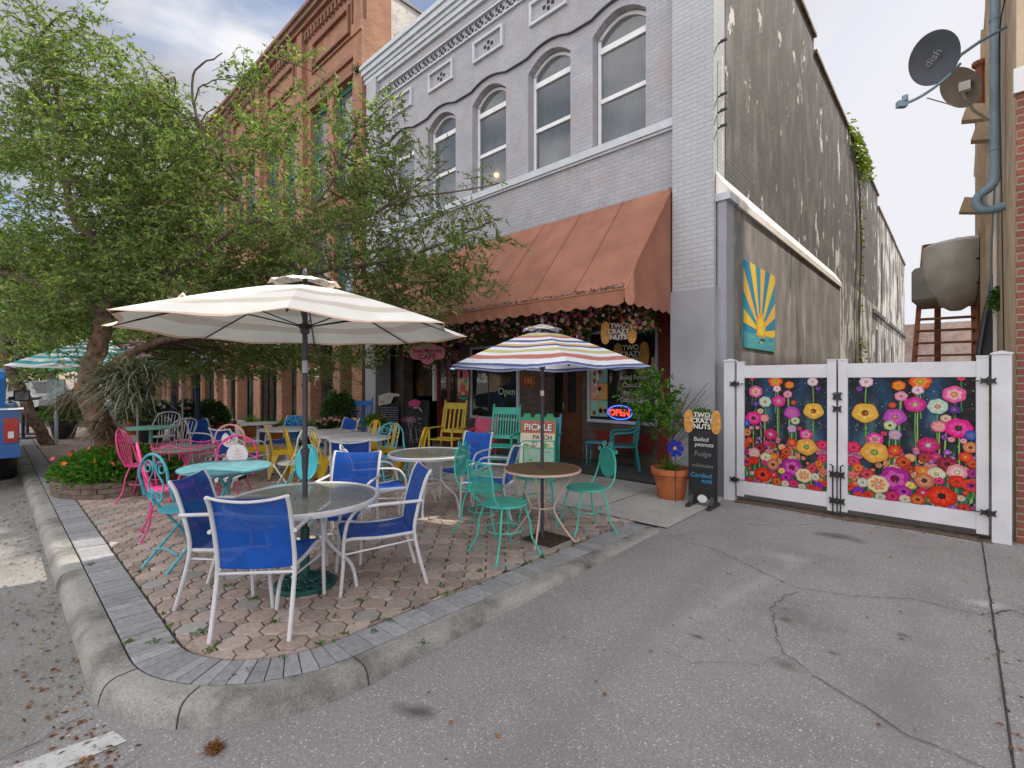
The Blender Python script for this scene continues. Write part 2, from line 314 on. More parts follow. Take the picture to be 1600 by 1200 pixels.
m_side2 = brickmat('weathered_brick_flaking', (.16, .142, .13), (.135, .12, .11), (.09, .082, .075), bump=.8, streak=((.32, .29, .26), .45, .7), patch=[((.62, .6, .57), 1.8, .505, .95, .4, 9), ((.07, .06, .055), 1.5, .6, .7, .3, 2)])
m_stucco = brickmat('old_stucco', (.19, .175, .165), (.19, .175, .165), (.19, .175, .165), ms=.00001, bump=.3, streak=((.34, .30, .265), .46, .8), patch=[((.07, .062, .06), 2.2, .6, .75, .22, 4), ((.46, .42, .38), 2.6, .64, .6, .3, 8)])
m_red = brickmat('orange_brick', (.36, .16, .085), (.27, .11, .06), (.33, .235, .17), bump=.5)
m_red2 = brickmat('orange_brick_dark', (.30, .12, .07), (.23, .085, .055), (.2, .15, .12), bump=.5)
m_rbrick = brickmat('brown_red_brick', (.24, .085, .05), (.19, .065, .042), (.3, .26, .22), bw=.22, rh=.075, bump=.5, patch=[((.035, .03, .03), 3.2, .64, .9)])
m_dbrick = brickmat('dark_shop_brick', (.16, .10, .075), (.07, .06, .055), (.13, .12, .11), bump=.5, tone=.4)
m_wbrick = brickmat('white_washed_brick', (.62, .59, .55), (.55, .52, .48), (.4, .36, .33), bump=.7, patch=[((.3, .26, .23), 4, .6, .7)])
m_farbrick = brickmat('end_wall_brick', (.5, .36, .32), (.38, .24, .2), (.4, .36, .33), patch=[((.5, .45, .4), .8, .55, .7)])
m_tan = M('tan_stucco', (.52, .40, .28), .9, var=.2, scale=2, bump=.3, bscale=30, dirt=((.25, .19, .14), 1.6, .56, .5))
m_grey = M('grey_column_paint', (.30, .305, .335), .8, var=.1, scale=3, bump=.3, bscale=20)
m_trim = M('pale_blue_trim', (.50, .53, .57), .7, var=.1, scale=4)
m_white = M('white_paint', (.72, .72, .73), .5, var=.08, scale=4, dirt=((.45, .42, .38), 5, .62, .35))
m_flash = M('white_flashing', (.8, .76, .7), .6, var=.12, scale=3, dirt=((.4, .36, .3), 4, .6, .5))
m_vinyl = M('white_vinyl', (.60, .60, .635), .45, var=.08, scale=3, bump=.05, dirt=((.40, .38, .35), 4, .58, .35))
m_black = M('black_metal', (.018, .018, .02), .45)
m_hole = M('dark_recess', (.03, .03, .035), .9)
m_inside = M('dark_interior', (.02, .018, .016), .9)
m_green = M('green_frame', (.035, .16, .10), .5)
m_awn = M('rust_canvas', (.29, .122, .078), .9, var=.16, scale=2.2, bump=.6, bscale=3.5, dirt=((.22, .09, .055), 1.6, .5, .6))
m_awnd = M('canvas_mildew', (.05, .035, .03), .95, var=.5, scale=20)
m_seam = M('canvas_seam', (.27, .105, .06), .9)
m_glass = seemat('window_glass', (.16, .175, .19), .6, .04, 0, .9)
m_shopg = seemat('shop_glass', (.03, .035, .035), .72, .02, 0, 1.0)
m_curt = M('curtain', (.6, .62, .64), .9, var=.3, scale=6)
m_blue = seemat('blue_sling', (.008, .085, .42), .92, .75, 0, .25)
m_wmetal = M('white_metal', (.60, .60, .63), .35, var=.1, dirt=((.34, .27, .2), 16, .60, .6), bump=.05)
m_tglass = seemat('frosted_table_glass', (.33, .35, .31), .6, .22, 0, .9)
m_castg = M('green_cast_iron', (.012, .085, .075), .45, bump=.4, dirt=((.1, .04, .02), 14, .6, .6))
m_rust = M('rust', (.12, .045, .02), .9)
m_pole = M('grey_pole', (.07, .07, .085), .4, metal=.3)
m_cream = canopymat('cream_canopy', [(0, (.8, .76, .66)), (.16, (.62, .55, .45)), (.25, (.82, .79, .72)), (.42, (.63, .57, .48)), (.52, (.82, .79, .72)), (.70, (.64, .58, .50)), (.8, (.82, .80, .74)), (.97, (.7, .5, .38))], .05)
W_ = (.78, .79, .85); Bn = (.10, .13, .27); Rd = (.52, .2, .15); Yl = (.55, .52, .22)
m_strp = canopymat('striped_canopy', [(0, Yl), (.14, W_), (.2, Yl), (.27, Rd), (.33, W_), (.40, Bn), (.45, W_), (.50, (.7, .45, .15)), (.54, Bn), (.58, W_), (.64, Yl), (.70, W_), (.76, Rd), (.84, W_), (.93, Bn), (.97, (.35, .4, .6))], .25)
def st2(a, b, n=13): return [(i/n, a if i % 2 else b) for i in range(n)]
m_tealst = canopymat('teal_striped_canopy', st2((.06, .38, .42), (.7, .72, .72)), .3)
m_pinkst = canopymat('pink_striped_canopy', st2((.55, .07, .28), (.75, .68, .72)), .3)
m_pinkc = canopymat('pink_canopy', [(0, (.62, .2, .22)), (.8, (.7, .3, .33))], .3)
m_greenc = canopymat('green_canopy', [(0, (.05, .35, .15)), (.8, (.06, .3, .15))], .3)
m_teal = M('teal_paint', (.055, .50, .40), .45, var=.14, bump=.05, dirt=((.22, .3, .22), 17, .61, .7))
m_tealm = seemat('teal_mesh', (.06, .50, .40), .62, .5)
m_turq = M('turquoise_paint', (.055, .36, .44), .45, var=.14, bump=.05, dirt=((.25, .3, .28), 17, .62, .7))
m_turqt = M('turquoise_table', (.12, .30, .35), .35, var=.2, scale=12)
m_pink = M('hot_pink_paint', (.68, .05, .22), .45)
m_lpink = M('pale_pink_paint', (.72, .38, .42), .5)
m_mint = M('mint_paint', (.22, .58, .45), .5)
m_yel = M('yellow_metal', (.66, .42, .015), .32, var=.12, bump=.03, dirt=((.35, .2, .04), 15, .63, .6))
m_yelw = M('yellow_wood_paint', (.62, .47, .06), .6, dirt=((.4, .28, .05), 8, .62, .4))
m_pinkw = M('pink_wood_paint', (.72, .10, .22), .6)
m_bluew = M('blue_wood_paint', (.02, .16, .50), .6)
m_lbluew = M('light_blue_wood_paint', (.06, .32, .48), .6)
m_plast = M('turquoise_plastic', (.02, .23, .26), .4, bump=0)
m_tanT = M('tan_table_top', (.20, .125, .065), .35, var=.25, scale=40, bump=.3, bscale=200)
m_tanrim = M('tan_table_rim', (.55, .40, .33), .5)
m_terra = M('terracotta', (.42, .125, .04), .8, var=.2, scale=8, dirt=((.5, .36, .28), 6, .6, .4))
m_soil = M('soil', (.03, .02, .015), .95)
m_china = M('blue_white_ceramic', (.6, .63, .68), .2, dirt=((.04, .09, .32), 28, .5, .9))
m_dwood = M('door_brown', (.13, .05, .022), .5, var=.3, scale=5)
m_dred = M('door_red', (.20, .018, .012), .5)
m_stair = M('red_brown_steel', (.30, .10, .05), .7, var=.25, dirt=((.09, .035, .02), 8, .58, .6))
m_galv = M('galvanised', (.56, .55, .51), .6, metal=.15, var=.18, scale=3, bump=.25, bscale=5, dirt=((.2, .17, .13), 3, .58, .5))
m_pipe = M('blue_grey_pipe', (.2, .29, .36), .55, var=.12, scale=5)
m_dish = M('dish_grey', (.055, .065, .085), .5)
m_dish2 = M('dish_tan', (.24, .2, .16), .6)
m_chalk = M('chalkboard', (.012, .013, .017), .6, var=.5, scale=7)
m_txtw = M('chalk_white', (.6, .6, .62), .9, bump=0)
m_txtb = M('chalk_blue', (.05, .3, .6), .9, bump=0)
m_txtd = M('chalk_faint', (.2, .2, .21), .9, bump=0)
m_vc = M('painted_colours', vc=True, rough=.6, var=.12, scale=40, bump=0)
m_vcs = M('print_gloss', vc=True, rough=.65, spec=.15, var=.14, scale=60, bump=0)
m_sign_p = M('pink_sign', (.6, .16, .26), .6)
m_wine = M('wine_letters', (.09, .01, .03), .6)
m_sgreen = M('green_plastic', (.02, .26, .12), .5)
m_bark = M('bark', (.19, .11, .07), .95, var=.6, scale=11, bump=1.0, bscale=30, dirt=((.21, .20, .175), 9, .5, .8))
MATS['bark'].node_tree.nodes['Bump'].inputs['Distance'].default_value = .05
m_bark2 = M('twig_bark', (.12, .085, .065), .95, var=.4, scale=20)
m_stone = M('planter_stone', (.17, .125, .10), .95, var=.35, scale=12, bump=.6)
m_leaf = leafmat('oak_leaf', [(0, (.06, .105, .036)), (.35, (.115, .18, .055)), (.75, (.19, .265, .08)), (1, (.32, .36, .12))], .45)
m_leafd = leafmat('dark_leaf', [(0, (.015, .045, .012)), (1, (.05, .12, .025))], .3)
m_leafb = leafmat('bright_leaf', [(0, (.03, .11, .012)), (1, (.11, .25, .03))], .35)
m_moss = leafmat('air_plant_blade', [(0, (.15, .125, .085)), (.5, (.22, .23, .16)), (1, (.34, .38, .29))], .2)
m_dry = leafmat('dry_leaf', [(0, (.10, .035, .012)), (.6, (.2, .075, .02)), (1, (.3, .15, .05))], .1)
m_neon_r = M('neon_red', (1, .05, .03), emit=1.8, bump=0); m_neon_b = M('neon_blue', (.05, .15, 1), emit=1.3, bump=0)
m_lamp = M('warm_bulb', (1, .62, .25), emit=6, bump=0)
m_tblue = M('truck_blue', (.012, .10, .33), .22, bump=0, coat=.7, var=.03)
m_chrome = M('chrome', (.6, .6, .6), .15, metal=1, bump=0)
m_tail = M('tail_light_red', (.42, .015, .008), .2, bump=0, coat=.5)
m_rub = M('tyre_rubber', (.015, .015, .015), .85)
m_tv = [M('car_silver', (.4, .41, .42), .3, bump=0), M('car_white', (.65, .65, .65), .3, bump=0)]
# ------------------------------------------------------------------ ground
def pz(y): return .105*(1-min(1, max(0, (y-.6)/4.6)))
def sheet(name, poly, z, mat, kind='structure', dz=None):
    b = MB(); b.add([(x, y, z) for x, y in poly], [tuple(range(len(poly)))]); o = b.build(name, mat, fix=False)
    if o.data.polygons[0].normal.z < 0: o.data.flip_normals()
    return tag(o, kind=kind)
sheet('ground', [(-400, -300), (300, -300), (300, 400), (-400, 400)], -.012, m_street)
sheet('street', [(-200, -40), (60, -40), (60, .36), (-200, .36)], -.006, m_street)
sheet('driveway', [(-3.4, .34), (-2.95, .1), (.16, -1.2), (.16, 6.92), (-2.6, 6.92), (-2.42, 5), (-2.35, 2), (-2.4, 1.2), (-2.75, .6)], .0, m_drive)
sheet('driveway_apron', [(-3.4, -4), (8, -4), (8, -1.2), (.16, -1.2), (-2.95, .1)], -.002, m_drive)
sheet('alley', [(-2.6, 6.92), (.6, 6.92), (.6, 42), (-2.6, 42)], -.002, m_drive)
sheet('side_pavement', [(.17, 2.35), (8, 2.35), (8, 6.95), (.17, 6.95)], .004, m_drive)
sheet('pale_pavement', [(.165, -1.19), (8, -1.19), (8, 2.33), (.165, 2.33)], .006, m_conc)
sheet('concrete_walk', [(-60, 4.97), (-2.32, 4.97), (-2.32, 7.0), (-60, 7.0)], .008, m_conc)
sheet('shop_entrance_floor', [(-9.3, 6.9), (-3.1, 6.9), (-3.1, 9.2), (-9.3, 9.2)], .03, m_slate)

def rail(d):                                             # kerb line of the patio, d metres in from its outer face
    o = [(-70+i*3.0, .35+d) for i in range(20)]+[(-10+i*.35, .35+d) for i in range(19)]
    o += [(-3.28+(1.0-d)*sin(R(a)), 1.35-(1.0-d)*cos(R(a))) for a in range(0, 91, 5)]
    o += [(-2.28-d-.02*i*.3, 1.35+.35*i) for i in range(1, 11)]
    return o
b = MB(); prof = [(-.005, 0), (.004, .45), (.02, .78), (.045, .95), (.08, 1.02), (.155, 1.0)]
rs = [rail(d) for d, _ in prof]; n = len(rs[0]); vs = []
for (d, h), rr in zip(prof, rs): vs += [(x, y, h*max(pz(y), .012)) for x, y in rr]
b.add(vs, [(j*n+i, j*n+i+1, (j+1)*n+i+1, (j+1)*n+i) for j in range(len(prof)-1) for i in range(n-1)])
tag(b.build('kerb', m_curb, smooth=True), kind='structure')
b = MB(); r0 = rail(.15)
vs = [(x, y, pz(y)-.014) for x, y in r0]
b.add([(-70, .5, pz(.5)-.014), (-3.28, .5, pz(.5)-.014), (-3.28, 5, pz(5)-.014), (-70, 5, pz(5)-.014)], [(0, 1, 2, 3)])
ins = [(x, y) for x, y in rail(.15) if x > -3.29]
for i in range(len(ins)-1):
    (x0, y0), (x1, y1) = ins[i], ins[i+1]
    y0b, y1b = max(y0, 1.35), max(y1, 1.35)
    b.add([(x0, y0, pz(y0)-.014), (x1, y1, pz(y1)-.014), (-3.28, y1b+.3, pz(y1b+.3)-.014), (-3.28, y0b+.3, pz(y0b+.3)-.014)], [(0, 1, 2, 3)])
tag(b.build('paver_bed', m_joint, fix=False), kind='structure')
def stone(b, poly, c, g=.006, e=.009):                   # one bevelled paving stone
    n = len(poly); cx = sum(p[0] for p in poly)/n; cy = sum(p[1] for p in poly)/n
    dz = random.uniform(-.0025, .0025)
    def ins(k, z): return [(x+(cx-x)*k/max(.03, math.hypot(x-cx, y-cy)), y+(cy-y)*k/max(.03, math.hypot(x-cx, y-cy)), pz(y)+z) for x, y in poly]
    vs = ins(g, -.012)+ins(g, -.003+dz)+ins(g+e*.7, .002+dz)
    b.col = c
    b.add(vs, [tuple(range(2*n, 3*n))]+[(j*n+i, j*n+(i+1) % n, (j+1)*n+(i+1) % n, (j+1)*n+i) for j in (0, 1) for i in range(n)])
def pink():
    t = random.random(); base = (.37, .285, .245) if t < .5 else (.40, .325, .28) if t < .75 else (.30, .24, .21) if t < .9 else (.29, .28, .26)
    k = random.uniform(.82, 1.15); return tuple(q*k for q in base)
b = MB(); p = .168; q = p*.27
def inside(x, y, m=.0):
    if y > 4.93+.06 or x < -30: return False
    if y >= 1.35: return x < -2.67-.006*(y-1.35)/.35-m
    if x <= -3.28: return y > .74+m
    return math.hypot(x+3.28, y-1.35) < .61-m
ca, sa = cos(R(45)), sin(R(45))
near = []
for i in range(-95, 260):
    for j in range(-210, 60):
        ux, uy = i*p, j*p
        x, y = ux*ca-uy*sa-9, ux*sa+uy*ca
        if x < -22 and (i+j) % 1: continue
        for dx, dy, kind in ((0, 0, 0), (p/2, p/2, 1)):
            h = p/2
            if kind == 0: pl = [(-h, -h+q), (-h+q, -h), (h-q, -h), (h, -h+q), (h, h-q), (h-q, h), (-h+q, h), (-h, h-q)]
            else: pl = [(-q, 0), (0, -q), (q, 0), (0, q)]
            cxx, cyy = x+dx*ca-dy*sa, y+dx*sa+dy*ca
            if not (-30 < cxx < -2.3 and .5 < cyy < 5.1): continue
            P = [(cxx+a*ca-c*sa, cyy+a*sa+c*ca) for a, c in pl]
            if all(inside(*pt) for pt in P): stone(b, P, pink())
            elif inside(cxx, cyy, -.11):
                # cut stones along the border: pull outside corners to the line
                P2 = []
                for (X, Y) in P:
                    for _ in range(14):
                        if inside(X, Y): break
                        X += (cxx-X)*.0; 
                        if Y >= 1.35 and X > -2.67: X = -2.672-.006*(Y-1.35)/.35
                        elif X <= -3.28 and Y <= .74: Y = .741
                        elif Y > 4.99: Y = 4.985
                        else:
                            r_ = math.hypot(X+3.28, Y-1.35)
                            if Y < 1.35 and X > -3.28 and r_ > .61: X = -3.28+(X+3.28)*.609/r_; Y = 1.35+(Y-1.35)*.609/r_
                            else: Y = min(Y, 4.985); X = min(X, -2.71); break
                    P2.append((X, Y))
                ar = abs(sum(P2[k][0]*P2[(k+1) % len(P2)][1]-P2[(k+1) % len(P2)][0]*P2[k][1] for k in range(len(P2))))/2
                if ar > .0018: stone(b, P2, pink(), .004, .004)
tag(b.build('patio_paving', m_paver, fix=False), kind='structure')
b = MB()                                                 # grey soldier course
def sgrey():
    k = random.uniform(.8, 1.15); return (.285*k, .285*k, .295*k)
ra, rb = .16, .385
x = -30.0
while x < -3.29:
    w = .078; stone(b, [(x, .35+ra), (x+w, .35+ra), (x+w, .35+rb), (x, .35+rb)], sgrey(), .007, .006); x += w
a = 0
while a < 89:
    a2 = a+6
    P = [(-3.28+(1.0-d)*sin(R(t)), 1.35-(1.0-d)*cos(R(t))) for d, t in ((ra, a), (ra, a2), (rb, a2), (rb, a))]
    stone(b, P, sgrey(), .007, .006); a = a2
y = 1.35
while y < 4.85:
    w = .105 if y > 1.5 else .14; k = .006*(y-1.35)/.35
    stone(b, [(-2.28-ra-k, y), (-2.28-ra-k, y+w), (-2.28-rb-k, y+w), (-2.28-rb-k, y)], sgrey(), .007, .006); y += w
tag(b.build('border_paving', m_paver, fix=False), kind='structure')
# cracks and joints as thin dark strips lying on the ground
def ribbon(b, pts, w, z):
    for i in range(len(pts)-1):
        a, c = Vector(pts[i]), Vector(pts[i+1]); d = (c-a).normalized(); nn = Vector((-d.y, d.x))*w/2*random.uniform(.5, 1.3)
        b.add([(*(a-nn), z), (*(c-nn), z), (*(c+nn), z), (*(a+nn), z)], [(0, 1, 2, 3)])
def jag(pts, amp, st=.06):
    out = []
    for i in range(len(pts)-1):
        a, c = Vector(pts[i]), Vector(pts[i+1]); n = max(1, int((c-a).length/st))
        for k in range(n): out.append(a+(c-a)*k/n+Vector((random.gauss(0, amp), random.gauss(0, amp))))
    return out+[Vector(pts[-1])]
def gp(px, py, z=0): 
    v = at(px, py, (CH-z)*F/(py-HY)); return (v.x, v.y)
sheet('lane_marking', [gp(-80, 1232), gp(178, 1143), gp(198, 1159), gp(-40, 1262)], .004, m_wpaint)
b = MB()
for pts, w in (([(1040, 838), (1120, 860), (1240, 918), (1330, 932), (1430, 938), (1532, 962)], .008), ([(1245, 925), (1205, 950), (1212, 1000), (1228, 1025), (1300, 1075), (1400, 1140), (1560, 1215)], .009),
               ([(1225, 1025), (1180, 1040), (1080, 1035), (1040, 1020)], .004), ([(1000, 845), (1040, 838), (1075, 838)], .007), ([(1532, 962), (1580, 955), (1640, 975)], .014),
               ([(130, 1120), (60, 1160), (0, 1190)], .01), ([(60, 960), (-60, 1010)], .006), ([(235, 1165), (190, 1205), (160, 1230)], .006), ([(1560, 1138), (1620, 1165)], .01), ([(1455, 870), (1570, 905), (1700, 930)], .004)):
    ribbon(b, jag([gp(*q) for q in pts], .008, .045), w*.55, .009)
ribbon(b, jag([(.165, 6.9), (.165, -1.2)], .003, .15), .009, .0105)
ribbon(b, [(-2.3, 4.96), (-3.3, 4.96), (-20, 4.97)], .012, .0115); ribbon(b, [(-3.32, 4.97), (-3.32, 6.9)], .014, .0115)
for xx in (-4.9, -6.5, -8.1, -9.7, -11.4): ribbon(b, [(xx, 4.97), (xx, 6.9)], .012, .0115)
ribbon(b, [(-9.3, 6.89), (-3.1, 6.89)], .02, .033)
tag(b.build('pavement_cracks', m_crack, fix=False), kind='structure')
b = MB(); ribbon(b, [(-2.2+1.12*cos(R(a)), 6.8-1.12*sin(R(a))) for a in range(4, 86, 4)], .012, .004); ribbon(b, [(.23-1.25*cos(R(a)), 6.8-1.25*sin(R(a))) for a in range(4, 50, 4)], .008, .004)
tag(b.build('gate_scrape_marks', M('scrape', (.36, .36, .36), .9), fix=False), kind='structure')
b = MB()
for dd, w in ((.0, .01),):
    for pt in ((0, 0), ):
        pass
def kerbjoint(b, pt_idx, w=.008):
    for j in range(len(prof)-1):
        A, B = rs[j][pt_idx], rs[j+1][pt_idx]; nx = rs[j][min(pt_idx+1, n-1)]; t = (Vector(nx)-Vector(A)).normalized()*w/2
        z0 = prof[j][1]*max(pz(A[1]), .012)+.0015; z1 = prof[j+1][1]*max(pz(B[1]), .012)+.0015
        o = -(Vector(rs[-1][pt_idx])-Vector(rs[0][pt_idx])).normalized()*.0015
        b.add([(A[0]-t.x+o.x, A[1]-t.y+o.y, z0), (A[0]+t.x+o.x, A[1]+t.y+o.y, z0), (B[0]+t.x+o.x, B[1]+t.y+o.y, z1), (B[0]-t.x+o.x, B[1]-t.y+o.y, z1)], [(0, 1, 2, 3)])
for k in (34, 41, 47, 57, 63, 28, 23): kerbjoint(b, k)
tag(b.build('kerb_joints', m_crack, fix=False), kind='structure')
# ------------------------------------------------------------------ buildings
def arc_open(xl, xr, zs, rise, n=10):
    return [(xl+(xr-xl)*k/n, zs+rise*(1-((k/n)*2-1)**2)) for k in range(n+1)]
def wallx(b, x0, x1, z0, z1, y0, y1, ops):               # wall in the XZ plane with openings (xl,xr,zb,zs,rise)
    ops = sorted(ops); x = x0
    for xl, xr, zb, zs, rise in ops:
        if xl > x: b.bx(x, xl, y0, y1, z0, z1)
        if zb > z0: b.bx(xl, xr, y0, y1, z0, zb)
        if rise: b.prism([(xl, z1)]+arc_open(xl, xr, zs, rise)+[(xr, z1)], 'y', y0, y1)
        else: b.bx(xl, xr, y0, y1, zs, z1)
        x = xr
    if x < x1: b.bx(x, x1, y0, y1, z0, z1)
YF = 6.9
# --- painted two storey corner building
B1 = thing('corner_building', (0, 0, 0), 0, 'two storey pale lilac painted brick building with five arched windows above the rust awning', 'building')
WX = [-10.1, -8.58, -7.06, -5.5, -4.06]; ww = .49
b = MB(); wallx(b, -11.15, -3.1, 4.0, 10.0, YF+.02, YF+.32, [(x-ww, x+ww, 5.5, 7.4, .24) for x in WX]); b.build('wall', m_pbrick, B1)
b = MB(); b.bx(-3.1, -2.5, YF-.08, YF+.35, 2.9, 9.98); b.bx(-11.62, -11.15, YF-.08, YF+.35, 2.9, 9.9); b.build_loose('pier', m_pier, B1)
b = MB(); b.bx(-3.12, -2.48, YF-.1, YF+.35, 0, 2.9); b.bx(-11.64, -11.13, YF-.1, YF+.35, 0, 2.9); b.bx(-2.48, -2.36, YF+.0, YF+.3, 0, 4.1); b.build_loose('column', m_grey, B1)
b = MB(); b.bx(-2.5, -2.30, YF-.03, YF+.36, 4.1, 4.2); b.build('column_cap', m_trim, B1)
b = MB(); b.bx(-11.15, -3.1, YF-.05, YF+.1, 5.38, 5.5); b.bx(-11.15, -3.1, YF-.02, YF+.02, 5.34, 5.38); b.build('sill_course', m_trim, B1)
b = MB()
for i, (z0, z1, d) in enumerate([(9.4, 9.5, .06), (9.5, 9.62, .12), (9.62, 9.72, .17), (9.72, 9.86, .24), (9.86, 9.95, .3), (9.95, 10.04, .22)]):
    b.bx(-11.66-d*.3, -2.5, YF-d*.72, YF+.3, z0, z1-.002)
b.build('cornice', m_trim, B1)
b = MB(); b.bx(-11.15, -3.1, YF-.03, YF+.02, 8.84, 8.875); b.bx(-11.15, -3.1, YF-.03, YF+.02, 9.13, 9.165)
for k in range(0, 136):
    for j in range(3):
        if (k+j) % 2 == 0 and (k//3) % 2 == 0 or (j == 1 and k % 6 == 4): continue
    x = -11.1+k*.059
b.build('frieze_band', m_trim, B1)
b = MB(); k = 0; x = -11.05
while x < -3.2:
    for i, j in ((0, 0), (2, 0), (1, 1), (3, 1), (0, 2), (2, 2)): b.bx(x+i*.062, x+i*.062+.05, YF+.005, YF+.018, 8.9+j*.07, 8.9+j*.07+.055)
    x += .30; b.build('frieze_recess', m_hole, B1); b = MB()
for x in WX:
    b = MB(); fw = .05
    for (xa, xb, za, zb) in ((x-.43, x+.43, 8.24, 8.24+fw), (x-.43, x+.43, 8.68-fw, 8.68), (x-.43, x-.43+fw, 8.24+fw, 8.68-fw), (x+.43-fw, x+.43, 8.24+fw, 8.68-fw)): b.bx(xa, xb, YF-.035, YF+.02, za, zb)
    o = b.build('vent_panel', m_trim, B1)
    b = MB(); 
    for dx, dz in ((-.1, 0), (.1, 0), (0, .06), (0, -.06)): b.bx(x+dx-.028, x+dx+.028, YF+.004, YF+.018, 8.46+dz-.03, 8.46+dz+.03)
    b.build('vent_hole', m_hole, o)
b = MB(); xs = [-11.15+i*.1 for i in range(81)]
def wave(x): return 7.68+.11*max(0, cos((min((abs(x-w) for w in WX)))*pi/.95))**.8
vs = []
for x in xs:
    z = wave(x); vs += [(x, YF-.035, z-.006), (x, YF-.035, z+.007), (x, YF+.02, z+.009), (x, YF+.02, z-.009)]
b.add(vs, [(i*4+j, i*4+(j+1) % 4, i*4+4+(j+1) % 4, i*4+4+j) for i in range(80) for j in range(4)]); b.build('hood_mould', M('ledge_shadow_grey', (.10, .10, .13), .8), B1)  # thin ledge coloured dark to stand for the shadow beneath it
for i, x in enumerate(WX):                               # sash windows
    f = MB(); y0, y1 = YF+.16, YF+.22; w = ww-.015
    f.bx(x-w, x-w+.06, y0, y1, 5.5, 7.4); f.bx(x+w-.06, x+w, y0, y1, 5.5, 7.4); f.bx(x-w+.06, x+w-.06, y0, y1, 5.5, 5.57)
    f.bx(x-w+.06, x+w-.06, y0-.01, y1, 7.14, 7.24); f.bx(x-w+.06, x+w-.06, y0-.005, y1, 6.3, 6.37)
    A = arc_open(x-w, x+w, 7.4, .225); Bq = arc_open(x-w+.05, x+w-.05, 7.37, .2)
    f.prism(A+Bq[::-1], 'y', y0, y1)
    fo = f.build('window', m_white, B1)
    g = MB(); g.prism([(x-w+.05, 5.57), (x+w-.05, 5.57)]+arc_open(x-w+.05, x+w-.05, 7.37, .2)[::-1], 'y', y0+.025, y0+.03); g.build('pane', m_glass, fo)
    c = MB(); cx0 = x-w
    for k in range(28):
        xa = cx0+.05+k*(2*w-.1)/28; yy = YF+.4+.02*(k % 2)
        c.add([(xa, yy, 5.5), (xa+(2*w-.1)/28, YF+.4+.02*((k+1) % 2), 5.5), (xa+(2*w-.1)/28, YF+.4+.02*((k+1) % 2), 7.6), (xa, yy, 7.6)], [(0, 1, 2, 3)])
    c.build('curtain', m_curt, fo)
    if i == 2: l = MB(); l.lathe([(.001, -.05), (.04, -.03), (.05, 0), (.04, .03), (.001, .05)], (x-.12, YF+.36, 5.95), 12); l.build('lamp', m_lamp, fo, smooth=True)
b = MB(); b.bx(-2.7, -2.49, YF+.35, 13.05, -.1, 9.6)
b.bx(-2.7, -2.49, 13.05, 25.0, -.1, 9.25); b.build('side_wall', m_side, B1)
b = MB(); b.bx(-2.7, -2.488, 15.72, 17.6, -.1, 5.2); b.bx(-2.7, -2.486, 17.6, 25.05, -.1, 4.6); b.build('flaking_wall', m_side2, B1)
b = MB(); wy = [(25.05, 32, 8.78), (32, 38.4, 8.72)]
for a, c_, z in wy: b.bx(-2.7, -2.49, a, c_, -.1, z)
b.build('rear_wall', m_side2, B1)
b = MB(); b.bx(-2.49, -2.38, YF+.3, 15.7, -.1, 4.14); b.build('lower_wall', m_stucco, B1)
b = MB(); b.prism([(-2.49, 4.42), (-2.49, 4.2), (-2.34, 4.14), (-2.34, 4.2)], 'y', YF-.03, 15.72) if 0 else None
b.add([(-2.492, YF-.02, 4.52), (-2.34, YF-.02, 4.24), (-2.34, 15.72, 4.24), (-2.492, 15.72, 4.52), (-2.34, YF-.02, 4.13), (-2.34, 15.72, 4.13), (-2.492, YF-.02, 4.13), (-2.492, 15.72, 4.13)], [(0, 1, 2, 3), (1, 4, 5, 2), (0, 6, 4, 1), (3, 2, 5, 7), (6, 7, 5, 4)])
b.build('ledge_flashing', m_flash, B1)
b = MB()
for a, c_, z in ((YF+.3, 13.08, 9.6), (13.08, 25.05, 9.25), (25.05, 32.05, 8.78), (32.05, 38.45, 8.72)):
    y = a
    while y < c_-.05: b.bx(-2.75, -2.43, y, min(y+.42, c_-.0), z, z+.07+random.uniform(0, .02)); y += .42
    b.build('coping', MATS.get('coping_tile') or M('coping_tile', (.2, .15, .10), .9, var=.4, scale=4, dirt=((.3, .25, .04), 2, .55, .6)), B1); b = MB()
b = MB()
for y0, z0, z1, w_ in ((26.2, 5.0, 7.6, .5), (33.5, 5.0, 7.3, .5), (24.3, 1.9, 3.7, .7), (27.2, 1.9, 3.5, .7), (30.2, 1.9, 3.3, .7)): b.bx(-2.5, -2.478, y0, y0+w_, z0, z1)
b.build_loose('side_window', m_hole, B1)
b = MB(); b.bx(-2.5, -2.40, 23.3, 38.4, 4.25, 4.4); b.build('side_ledge', m_side, B1)
b = MB(); b.bx(-11.6, -2.75, 7.3, 38.3, 8.5, 8.7); b.build('roof', m_black, B1)
b = MB(); b.bx(-11.15, -3.1, YF+.32, 13.0, 3.4, 4.0); b.bx(-3.1, -2.7, YF+.35, 9.5, 0, 4); b.build('ceiling', m_inside, B1)
